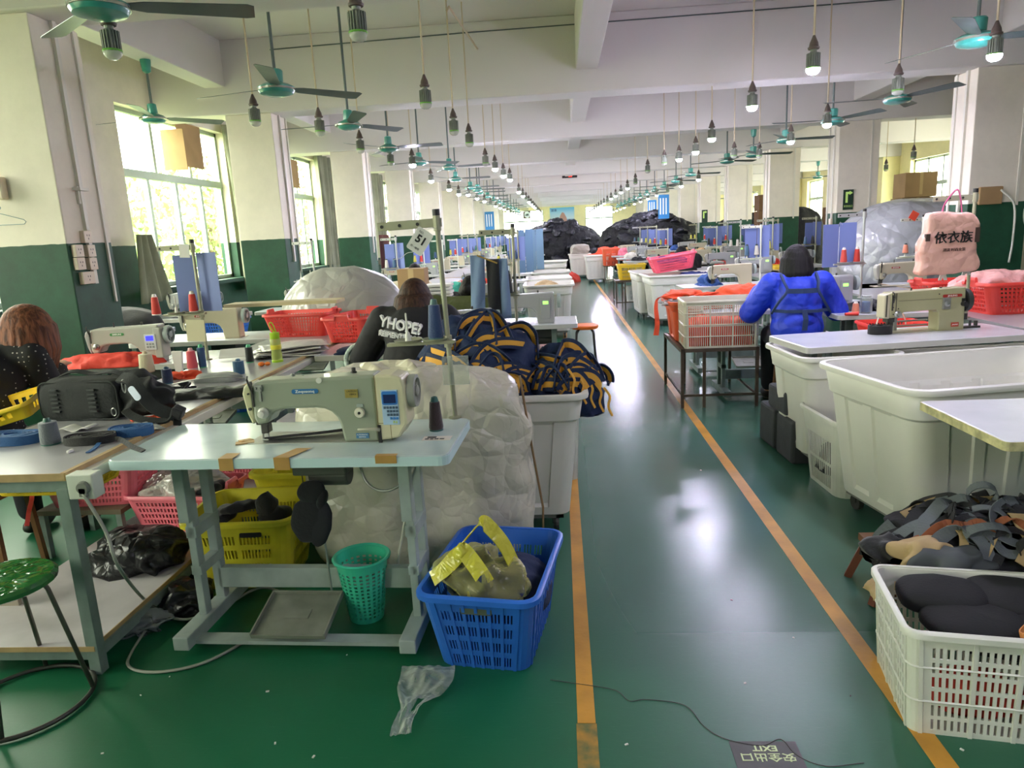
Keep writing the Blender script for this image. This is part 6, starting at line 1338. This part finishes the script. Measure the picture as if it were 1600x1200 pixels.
strap([(1.33, 1.98, .34), (1.29, 1.94, .335), (1.32, 1.9, .35), (1.4, 1.93, .375), (1.5, 1.96, .4), (1.62, 2.0, .4)], .045, mat('strap_orange', 'b8743a', .7), 'tan orange strap folded over the crate at the bottom right', ups=[Vector((0, .5, .9)), Vector((0, .7, .7))], th=.004)
# strap pile on a basin
bs = thing('plastic_basin', 'white ribbed basin under the dark strap pile', 'basin', (1.68, 2.62, 0)); obj('shell', MB().lathe([(0, .0), (.26, 0), (.3, .1), (.315, .2), (.33, .3), (.345, .305), (.345, .29), (.335, .28), (.325, .2), (.315, .1), (.27, .01)], 36, cap=False), M_tub, bs, smooth=30)
M_gs = mat('strap_grey', '5f6667', .8, bump=(150, .35)); M_ds = mat('strap_black', '1f2021', .8, bump=(150, .3)); M_ks = mat('strap_khaki', 'a78f62', .8, bump=(120, .3)); M_os = mat('strap_rust', '8a4f30', .8)
heap('strap_pile', 'core of the dark strap pile at the right', 'heap', (1.6, 2.68, .2), (.38, .26, .23), mat('pile_dark', '1a1b1c', .9, wrinkle=(5, .6)), 5, .12, 6, .9, kind='stuff', n=70, m=44)
rd = random.Random(5)
def pile_z(x, y): return .2+.235*math.sqrt(max(0, 1-((x-1.6)/.4)**2-((y-2.68)/.28)**2))
for i in range(84):
    mt = rd.choice((M_gs, M_gs, M_ds, M_ds, M_ds, M_ks) if i % 14 else (M_os,)); x, y = 1.6+rd.uniform(-.34, .34), 2.66+rd.uniform(-.24, .12); hd_ = rd.uniform(0, 2*PI); pts = []; tw = rd.uniform(-.9, .9); lift = rd.uniform(.0, .035); n_ = rd.randint(4, 7); bend = rd.uniform(-.55, .55)
    for k in range(n_):
        pts.append(Vector((x, y, pile_z(x, y)+.008+lift*math.sin(PI*k/(n_-1)*rd.choice((1, 1, 2)))+.02*rd.random()))); hd_ += bend+rd.uniform(-.25, .25); x += .06*math.cos(hd_); y += .045*math.sin(hd_)
        x = min(max(x, 1.22), 2.0); y = min(max(y, 2.38), 2.9)
    d0 = (pts[1]-pts[0]).normalized(); d1 = (pts[-1]-pts[-2]).normalized(); nn = Vector((0, -.45, .9))
    u0 = (nn+Vector((tw, 0, 0))).cross(d0); u1 = (nn+Vector((-tw, .3, 0))).cross(d1)
    if u0.dot(u1) < 0: u1 = -u1
    g = {M_gs: 'grey', M_ds: 'black', M_ks: 'khaki', M_os: 'rust brown'}[mt]
    strap(pts, rd.choice((.03, .04, .05)), mt, '%s strap in the tangled pile behind the bottom-right crate' % g, ups=[u0, u1], group='%s straps of the tangled pile' % g, n=5, th=.004)
for k in range(5):   # open loops standing on the pile
    x, y = [(1.5, 2.5), (1.66, 2.46), (1.78, 2.55), (1.42, 2.6), (1.6, 2.72)][k]; z = pile_z(x, y)+.04; r_ = .05+.012*(k % 3); a_ = .5*k
    pts = [Vector((x+r_*1.5*math.cos(t_)*math.cos(a_), y+r_*.5*math.cos(t_)*math.sin(a_)-.02*math.sin(t_), z+r_*.8*math.sin(t_))) for t_ in [i_*PI/7-.4 for i_ in range(13)]]
    o = obj('strap_loop', MB().ribbon(pts, .035, .004, [Vector((.25*math.sin(a_), .9, .35))]*13), M_gs if k % 2 == 0 else M_ds); tag(o, 'curled %s strap loop on the tangled pile, %s from the crate' % ('grey' if k % 2 == 0 else 'black', ORD[k]), 'strap')
for i, (px, py, y, r_, mt, lab) in enumerate([(1400, 905, 2.45, (.1, .08, .05), M_khaki, 'khaki fabric piece flopped over the crate corner'), (1445, 850, 2.5, (.1, .05, .06), M_khaki, 'khaki fabric piece in the middle of the strap pile'), (1395, 840, 2.6, (.1, .08, .08), M_blkfab, 'black bundle at the left of the strap pile'), (1490, 860, 2.45, (.12, .06, .05), mat('cloth_charcoal', '4a4f50', .85), 'charcoal folded fabric in the strap pile')]):
    p = at_y(px, py, y); heap('fabric_piece', lab, 'fabric', (p.x, p.y, p.z-r_[2]), r_, mt, i+2, .1, 9, .8)
for k, (a, b_) in enumerate([(1, .8), (1, 1)]): pass
lg = thing('wooden_stool', 'brown wooden stool hidden behind the bottom-right crate', 'stool', (1.42, 2.86, 0)); obj('seat', MB().bx(-.16, .16, -.14, .14, .17, .2), M_seat, lg)
for a in (-1, 1):
    for b_ in (-1, 1): obj('leg', MB().bar((a*.2, b_*.13, 0), (a*.14, b_*.1, .18), .03), mat('stool_rust', '6e3a26', .6), lg)
# metal rack with crate
rk = thing('metal_rack', 'rusty metal stand carrying the white crate of red goods', 'rack', (1.36, 6.08, 0)); M_rust = mat('steel_rusty', '6a5c4c', .5, .6, var=(9, .4))
obj('frame', MB().bx(-.36, .3, 0, .03, .49, .52).bx(-.36, .3, 1.0, 1.03, .49, .52).bx(-.36, -.33, 0, 1.03, .49, .52).bx(.27, .3, 0, 1.03, .49, .52).bx(-.36, .3, .005, .02, .1, .12).bx(-.35, -.335, 0, 1.0, .1, .12).bx(.275, .29, 0, 1.0, .1, .12), M_rust, rk)
for a in (-.345, .285, -.16):
    for b_ in (.015, 1.015): obj('leg', MB().bx(a-.013, a+.013, b_-.013, b_+.013, 0, .5), M_rust, rk)
obj('shelf', MB().bx(-.35, .29, .01, 1.02, .5, .506), M_dsteel, rk)
rw = mk_basket('crate', .62, .42, .4, mat('plastic_ivory', 'dcd8bf', .4, var=(6, .2)), .97, .02, slots(3, 10, 1.1, .55, 1.6, 1.2), slots(2, 9, 1.1, .55, 1.6, 1.2), 4, .004, .012, .1, .04, rowgap=.1, ribs=4, label='white grid crate of red goods on the metal rack', cat='crate'); rw.location = (1.35, 6.3, .52); rw.rotation_euler.z = R(-2)
heap('red_goods', 'orange-red goods inside the white grid crate', 'goods', (1.35, 6.3, .53), (.29, .19, .24), mat('goods_red', 'e2512e', .7, wrinkle=(7, .5)), 4, .06, 7, .5, kind='stuff')
ot = mk_tub(.55, .5, .36, 'orange plastic tub behind the white grid crate', tap=.85, r=.04, panels=(1, 1), mt=M_orp, z0=.0, lip=.02); ot.location = (1.28, 6.82, .508)
for c_ in list(COL.objects):
    if c_.parent == ot and c_.name.split('.')[0] in ('caster', 'base_frame'): bpy.data.objects.remove(c_)
heap('clear_bag', 'clear bag and card over the orange tub', 'bag', (1.2, 6.75, .84), (.24, .2, .035), M_filmgrey, 3, .1, 9)
heap('orange_cloth', 'orange cloth flopped over the tub behind the grid crate', 'cloth', (1.22, 6.9, .88), (.24, .15, .04), M_orfab, 3, .12, 9); strap([at_y(1052, 458, 6.7), at_y(1030, 466, 6.6), at_y(1025, 480, 6.55), at_y(1027, 505, 6.55), at_y(1025, 524, 6.55)], .05, M_orfab, 'orange strip dangling from the tub beside the rack', ups=[Vector((.2, 1, .1)), Vector((1, .2, 0))], name='fabric_strip')
# blue person's station
table(1.5, (2.0, 6.32, 0), 0, 'white sewing table in front of the person in blue'); machine('green', (2.02, 6.45, .8), 0, 'grey sewing machine with green lit screen beside the person in blue')
stand((2.83, 6.98, .8), 0, 'thread stand with two red cones right of the person in blue', 1, [('cf3b2e', 'red thread cone, right one'), ('d24a3e', 'red thread cone, left one')], 'by the person in blue')
b = at_y(1315, 350, 7.02); board((b.x, 7.05, b.z), 'two blue boards on the stand right of the person in blue', .16, .4)
heap('orange_heap', 'bright orange cloth heap left of the person in blue', 'cloth', (1.95, 7.6, .8), (.33, .25, .13), M_orfab, 4, .12, 5)
table(1.5, (1.98, 7.45, 0), 0, 'white sewing table under the bright orange cloth')
rdw = mk_basket('basket', .4, .3, .14, M_redp, .85, .03, slots(1, 14), slots(1, 10), 4, .004, .012, .15, .1, label='small red basket with white cord between the right tables'); rdw.location = (2.36, 5.25, .66); 
strap([(2.22, 5.2, .72), (2.24, 5.18, .86), (2.34, 5.18, .93), (2.42, 5.2, .84), (2.45, 5.22, .72)], .018, M_core, 'pale carrying band arching over the small red basket', ups=[Vector((0, 1, 0)), Vector((0, 1, 0))])
# second bench and far-right goods
br = dup(bn, (3.3, 4.75, 0), 0, 'grey work bench at the right carrying coral baskets'); br2 = dup(bn, (3.14, 8.6, 0), 0, 'grey work bench farther along the right side')
rr_ = dup(rb, (3.42, 5.6, .8), R(3), 'large coral basket right of the olive cream machine'); rr_.scale = (1.25, 1.1, 1.2); rr2 = dup(rb, (3.3, 6.3, .8), R(5), 'coral basket behind the larger one on the right')
heap('pink_bag_goods', 'pale pink plastic heaped on the coral basket', 'bag', (3.35, 5.75, .98), (.3, .22, .12), M_pinkfilm, 5, .1, 5)
heap('black_garment', 'black garment on the bench beyond the olive cream machine', 'garment', (2.66, 6.03, .8), (.24, .16, .07), M_blkfab, 6, .1, 7); table(.75, (2.55, 5.75, 0), 0, 'white table holding a black garment and a jar')
t = thing('thread_jar', 'clear jar of blue spools on the right table', 'jar', (2.42, 5.85, .8)); obj('glass', MB().lathe([(0, 0), (.045, 0), (.047, .01), (.047, .12), (.04, .125), (.04, .14), (0, .142)], 20), M_film, t, smooth=40); obj('spool', MB().lathe([(0, .01), (.035, .01), (.035, .09), (0, .09)], 16), M_bluefab, t)
cone('e08a6c', (2.32, 5.8, .8), 'salmon pink thread cone next to the jar', .09, .03, 'e8e2d8'); tag(obj('screwdriver', MB().cyl((-.05, 0, .012), (.05, 0, .012), .012, .016), M_redp, smooth=40, loc=(2.26, 5.72, .8)), 'red tool handle beside the salmon cone', 'tool')
heap('black_pad', 'flat black pad at the far right edge', 'pad', (3.42, 4.9, .8), (.22, .1, .05), M_blkfab, 5, .03, 6, .6)
# stand with the pink bag
q = at_y(1512, 452, 5.35); stp = stand((q.x, 5.35, .8), R(-12), 'thread stand at the right with the pink bag hung on it', 0, [None, None]); stp.scale = (1.1, 1, 1.1)
pg = at_y(1478, 425, 5.25); t = thing('shopping_bag', 'pale pink plastic bag with black characters hung on the right thread stand', 'bag', (pg.x, 5.25, pg.z))
bm_ = lump((0, 0, .2), (.19, .05, .21), 60, 44, .22, .008, 6, 3); bm_.map(lambda p: Vector((p.x*(1.12-.3*(p.z/.42))+.012*math.sin(p.z*25), p.y, p.z))); obj('film', bm_, mat('bag_pink_film', 'e6b4a4', .3, wrinkle=(4, .5)), t, smooth=True)
text('依衣族', .085, (.0, -.066, .235), (PI/2, 0, 0), M_blk, t, bold=.001, ex=.003); [obj('print_patch', MB().bx(*b9), mat('print_darkbrown', '4a3830', .6), t) for b9 in ((-.178, -.15, -.056, -.03, .22, .27), (.15, .178, -.056, -.03, .2, .3))]; text('潮流 时尚女装', .024, (.01, -.066, .155), (PI/2, 0, 0), mat('print_brown', '6b5048', .6), t, ex=.003)
obj('handle', MB().ribbon(spline([(-.06, 0, .38), (-.04, 0, .47), (.03, 0, .56), (.06, .0, .5), (.08, 0, .38)], 5), .03, .006, [Vector((.6, .8, 0))]*21), mat('handle_pink', 'e06a9c', .5), t)
for i, (px, py) in enumerate([(1462, 428), (1498, 420)]):
    p = at_y(px, py, 5.4); tag(obj('white_clip', MB().prism([(-.015, 0), (.015, 0), (.03, -.06), (.01, -.06), (0, -.03), (-.01, -.06), (-.03, -.06)], .01), M_paper, loc=(p.x, 5.3, p.z+.02)), 'white plastic clip %s the pink bag' % ('left below' if i == 0 else 'right below'), 'clip')
# D column machines
for k, (x, y, kd, lab) in enumerate([(4.1, 5.2, 'boxy', 'big grey-green machine head at the right edge'), (3.55, 8.0, 'cream', 'cream sewing machine in front of the plastic-covered mound')]):
    table(1.3, (x+.2, y-.1, 0), 0, 'sewing table, %s of the outer right row' % ORD[k]); machine(kd, (x-.15, y, .8), 0, lab)
stand((3.95, 8.2, .8), 0, 'white thread stand with orange tag in front of the covered mound', 2, [('33383c', 'dark grey thread cone', .1), ('e08a6c', 'salmon thread cone', .1)], 'before the covered mound')
stand((4.55, 5.75, .8), 0, 'thread stand with dark cones at the far right edge', 1, [('17181a', 'black thread cone', .13), ('141a18', 'black cone with green cap', .13)], 'at the far right edge')
p = at_y(1428, 337, 8.15); tag(obj('orange_tag', MB().box((0, 0, 0), (.08, .004, .09), rotm(0, R(30), 0)), mat('tag_orange', 'f0583c', .5), loc=p), 'orange-red tag tied on the white stand', 'tag')
heap('plastic_cover', 'tall mound under a grey translucent plastic cover, beside the right column', 'cover', (5.0, 10.6, 0), (1.05, .9, .88), mat('cover_film', '9b9ea0', .25, wrinkle=(1.6, .5), spec=.8), 4, .08, 1.6, .75, flat=1.0, n=80, m=50)
tag(obj('hose_coil', (lambda mb: [mb.tube([(.12*math.cos(a)*(1-.05*k), .03*k, .22*math.sin(a)*(1-.04*k)) for a in [i*PI/14 for i in range(28)]], .01, 6, True) for k in range(4)] and mb)(MB()), M_core, smooth=True, loc=(5.45, 8.7, 1.5)), 'coil of white hose beside the near right column', 'hose')
wire(spline([(5.05, 8.76, 1.78), (5.2, 8.74, 1.6), (5.22, 8.74, 1.2), (5.2, 8.74, .95)], 6), 'white cable running down the near right column', .012, M_core, 'cable')
tag(obj('socket_board', MB().bx(-.13, .13, -.04, 0, -.1, .1), M_card, bev=.01, loc=(4.95, 8.8, 1.72)), 'wooden socket board on the near right column', 'socket')
for i, (px, py) in enumerate([(1267, 349), (1268, 355)]): pass
for i, (z) in enumerate((1.5, 1.38)): tag(obj('socket_box', MB().bx(-.035, 0, -.05, .05, -.05, .05), M_sock, loc=(4.72, 13.0+.06*i, z), bev=.004), 'socket box on the second right column, %s one' % ('upper' if i == 0 else 'lower'), 'socket')
# cartons in the side room
rd = random.Random(3); M_cd2 = mat('carton_dark', '6f5238', .85, var=(3, .2)); ci = 0
for (x, y, nx, nz, mt, w_) in [(7.0, 15.0, 3, 5, M_card, .6), (7.6, 11.2, 2, 5, M_card, .62), (7.9, 21.5, 2, 4, M_cd2, .55), (6.2, 22.5, 1, 5, M_cd2, .5), (7.9, 28, 2, 4, M_card, .6), (5.9, 34, 2, 4, M_cd2, .6)]:
    for a in range(nx):
        for b_ in range(nz-(a % 2)):
            carton((x+a*(w_+.03)+rd.uniform(-.02, .02), y+rd.uniform(-.03, .03), b_*.47), (w_, .5, .465), 'brown carton, %s from the floor in %s stack of the side room' % (ORD[b_], ORD[ci]), mt, rd.uniform(-.05, .05))
        ci += 1
for k, (x, y, r_, h, c) in enumerate([(6.0, 18.6, .55, 1.85, '1a1a1d'), (6.3, 13.9, .55, 1.5, '4b523f'), (6.3, 20.2, .75, 1.5, '8a7a60'), (7.6, 9.6, .8, 1.6, '1d1f26'), (8.0, 12.5, .8, 1.55, 'b9b39c')]): heap('goods_heap', 'bulky heap of %s goods in the side room, %s from the front' % (['black', 'olive', 'beige', 'dark', 'pale'][k], ORD[k]), 'heap', (x, y, 0), (r_, .6, h/2), mat('heap_'+c, c, .85, wrinkle=(3, .5)), k, .1, 3, .8, flat=1.0)
# tubs, pink and yellow baskets right of the aisle
tr1 = tubdup(tbs, (1.9, 11.8, 0), R(3), 'white ribbed tub under the hot pink basket'); tr1.scale = (1.5, .9, 1); tr2 = tubdup(tbs, (1.62, 12.78, 0), R(2), 'white ribbed tub just behind the pink basket tub'); 
hp = mk_basket('basket', .72, .42, .24, M_pink2, .82, .05, slots(1, 26), slots(1, 14), 5, .004, .016, .16, .08, notch=1, label='hot pink basket tilted on the white tub'); hp.location = (1.82, 11.85, .86); hp.rotation_euler = (0, R(-7), R(4))
heap('navy_cloth', 'navy cloth under the hot pink basket', 'cloth', (2.2, 11.7, .74), (.4, .3, .08), mat('cloth_navy2', '27366e', .8, wrinkle=(5, .4)), 4, .1, 6); heap('navy_cloth', 'navy cloth inside the hot pink basket', 'cloth', (1.8, 11.85, .98), (.25, .15, .09), _M['cloth_navy2'], 6, .1, 8)
ys = mk_basket('basket', .56, .42, .3, M_yelb, .85, .04, slots(3, 5), slots(2, 5), 3, .004, .016, .2, .08, label='yellow crate of garments on a metal stand by the aisle', cat='crate'); ys.location = (1.42, 14.7, .55); heap('garment_pile', 'blue and white garments in the yellow crate by the aisle', 'clothes', (1.42, 14.7, .72), (.24, .17, .14), mat('cloth_blue_white', '35508a', .8, var=(6, .9, 'd0d4da')), 5, .12, 8)
rk2 = dup(rk, (1.42, 14.35, 0), 0, 'metal stand under the yellow crate'); rk2.scale = (.95, .7, 1.05)
st_ = dup(wl_, (1.45, 14.7, .1), 0, 'white basket under the yellow crate stand'); st_.scale = (.7, .5, .7)
sg = tubdup(tbs, (1.1, 22.2, 0), 0, 'white tub with an orange basket, far right of the aisle'); og = mk_basket('basket', .5, .4, .5, M_orp, .9, .04, slots(2, 4), slots(2, 4), 3, label='orange crate in front of the far tub', cat='crate'); og.location = (1.5, 21.6, .5); rk3 = dup(rk, (1.55, 21.2, 0), 0, 'metal stand under the far orange crate'); rk3.scale = (.8, .7, 1)
heap('red_cloth', 'red cloth spilled on the floor at the far end of the aisle', 'cloth', (.15, 22.8, 0), (.45, .5, .35), M_redfab, 4, .12, 4); heap('red_cloth', 'orange-red bag tops before the far black heaps', 'cloth', (1.7, 23.8, .55), (.7, .3, .4), mat('cloth_fire', 'f0502c', .7), 6, .25, 3)
# black heaps at the end of the aisle
M_heap = mat('heap_black_goods', '16171b', .75, wrinkle=(2.2, 1), var=(4, .4))
heap('black_heap', 'mountain of black goods closing the aisle, left one', 'heap', (-.05, 29.1, 0), (1.75, 1.2, 1.0), M_heap, 4, .16, 1.8, .9, flat=.9, n=90, m=60, fine=.02, kind='stuff')
heap('black_heap', 'larger mountain of black goods, right one', 'heap', (3.3, 26.7, 0), (1.85, 1.1, 1.05), M_heap, 9, .16, 1.8, .9, flat=.9, n=90, m=60, fine=.02, kind='stuff')
heap('black_heap', 'black goods heaped behind the right mountain', 'heap', (6.9, 27.2, 0), (1.3, 1.1, 1.0), M_heap, 12, .16, 1.8, .9, flat=.9, n=70, m=44, kind='stuff')
dup(tbs, (.65, 24.5, 0), 0, 'white tub carrying a pale sack before the left black mountain')
heap('grey_bag', 'pale grey sack in front of the left black mountain', 'sack', (.68, 24.45, .74), (.3, .28, .2), mat('sack_pale', 'a09a90', .6, wrinkle=(3, .6)), 5, .12, 3, .6, flat=.9)
_bb = [heap('black_bag', 'black bag on the surface of the far mountains of goods', 'bag', (0, 26, .5), (.3, .22, .2), mat('bag_black2', '26272e', .45, wrinkle=(4, 1)), s_, .14, 5, .8, n=24, m=16, group='black bags of the far mountains') for s_ in (1, 2)]
rdb = random.Random(4)
for i in range(88):
    cx, cy, ax, ay, az = ((-.05, 29.1, 1.7, 1.15, 1.9), (3.3, 26.7, 1.8, 1.05, 2.0))[i % 2]; a = rdb.uniform(PI*.98, 2.02*PI); e = rdb.uniform(.1, 1.45)
    p = Vector((cx+ax*math.cos(e)*math.cos(a), cy+ay*math.cos(e)*math.sin(a), az*math.sin(e)*.93-.1)); p.z = max(p.z, .05)
    if i < 2: o = _bb[i]; o.location = p
    else: p = p+Vector((0, -.22, .12)); o = _bb[i % 2].copy(); COL.objects.link(o); o.location = p; o.rotation_euler = (rdb.uniform(-.5, .5), rdb.uniform(-.5, .5), rdb.uniform(0, 6)); o.scale = (rdb.uniform(.9, 1.4), .9, rdb.uniform(.9, 1.4))
# generic rows
rd = random.Random(21); names = {'A': 'inner left', 'B': 'outer left', 'C': 'inner right', 'D': 'outer right'}
CL = ['3c5f7c', 'cf3b2e', '1e1f22', 'd8d4c8', '2f6f5c', 'c7c04a', '244a72']; CN = ['slate blue', 'red', 'black', 'white', 'green', 'yellow', 'blue']
HM = [('cloth_r', 'd8402f', 'red'), ('cloth_b', '2a4f8c', 'blue'), ('cloth_k', '1d1e21', 'black'), ('cloth_w', 'cfcabc', 'white'), ('cloth_t', 'b89a6a', 'tan'), ('cloth_p', 'e0788c', 'pink')]
for col, x, y0_, y1_ in (('A', -1.13, 9.8, 27), ('B', -2.93, 10.5, 33), ('C', 2.15, 9.0, 24), ('D', 4.0, 12.4, 24)):
    y = y0_; k = 0
    while y < y1_:
        rn = names[col]; o_ = ORD[k]
        x = 2.87 if col == 'C' and 10.7 < y < 15.3 else 2.15 if col == 'C' else x
        table({'A': 1.15, 'B': .95, 'C': 1.3 if x < 2.5 else .95, 'D': .95}[col], (x, y, 0), 0, 'sewing table, %s of the far %s row' % (o_, rn)); machine(rd.choice(('cream', 'plain', 'green', 'cream')), (x-.22+rd.uniform(-.1, .05), y+.1, .8), 0, 'sewing machine, %s of the far %s row' % (o_, rn))
        c1, c2 = rd.randrange(7), rd.randrange(7)
        stand((x+.42, y+.48, .8), R(rd.uniform(-6, 6)), 'thread stand, %s of the far %s row' % (o_, rn), rd.choice((0, 1, 2)), [(CL[c1], '%s thread cone' % CN[c1]), (CL[c2], '%s thread cone to the left' % CN[c2])], '%s stand of the far %s row' % (o_, rn))
        if rd.random() < .7: board((x+.38, y+.5, 1.5), 'blue boards on the %s stand of the far %s row' % (o_, rn), rz=rd.uniform(-.3, .3))
        if rd.random() < .75: h = rd.choice(HM); heap('cloth_pile', '%s cloth pile at the %s table of the far %s row' % (h[2], o_, rn), 'cloth', (x-.28, y+.28, .8), (.17, .2, rd.uniform(.08, .2)), mat(h[0], h[1], .8, wrinkle=(5, .5)), k, .14, 6, n=36, m=22)
        if rd.random() < .6 and col in 'AD': dup(rb if rd.random() < .5 else ys, (x-.3, y-.5, .55), rd.uniform(-.2, .2), 'slotted basket before the %s table of the far %s row' % (o_, rn))
        y += 2.0 if col in 'AC' else 2.2; k += 1
for k, y in enumerate((13.7, 17.5, 21.3, 25.1)): dup(bn, (-2.1, y, 0), 0, 'grey work bench, %s of the far left ones' % ORD[k])
for k, (x, y, c) in enumerate([(-.62, 12.9, '5c7a96'), (-.45, 13.6, '6c8aa0'), (-.5, 15.0, '5c7a96')]): board((x, y, 1.62), 'tall slate cloth strips hung by the left aisle, %s' % ORD[k], .14, .75, col=mat('strip_'+c, c, .8))
S.view_settings.exposure = 1.0
S.cycles.use_denoising = True
S.cycles.max_bounces = 8; S.cycles.diffuse_bounces = 4; S.cycles.glossy_bounces = 3; S.cycles.transmission_bounces = 4; S.cycles.transparent_max_bounces = 12
S.cycles.sample_clamp_indirect = 8
S.cycles.use_light_tree = True; S.cycles.use_adaptive_sampling = True; S.cycles.adaptive_threshold = .02
S.cycles.caustics_reflective = False; S.cycles.caustics_refractive = False
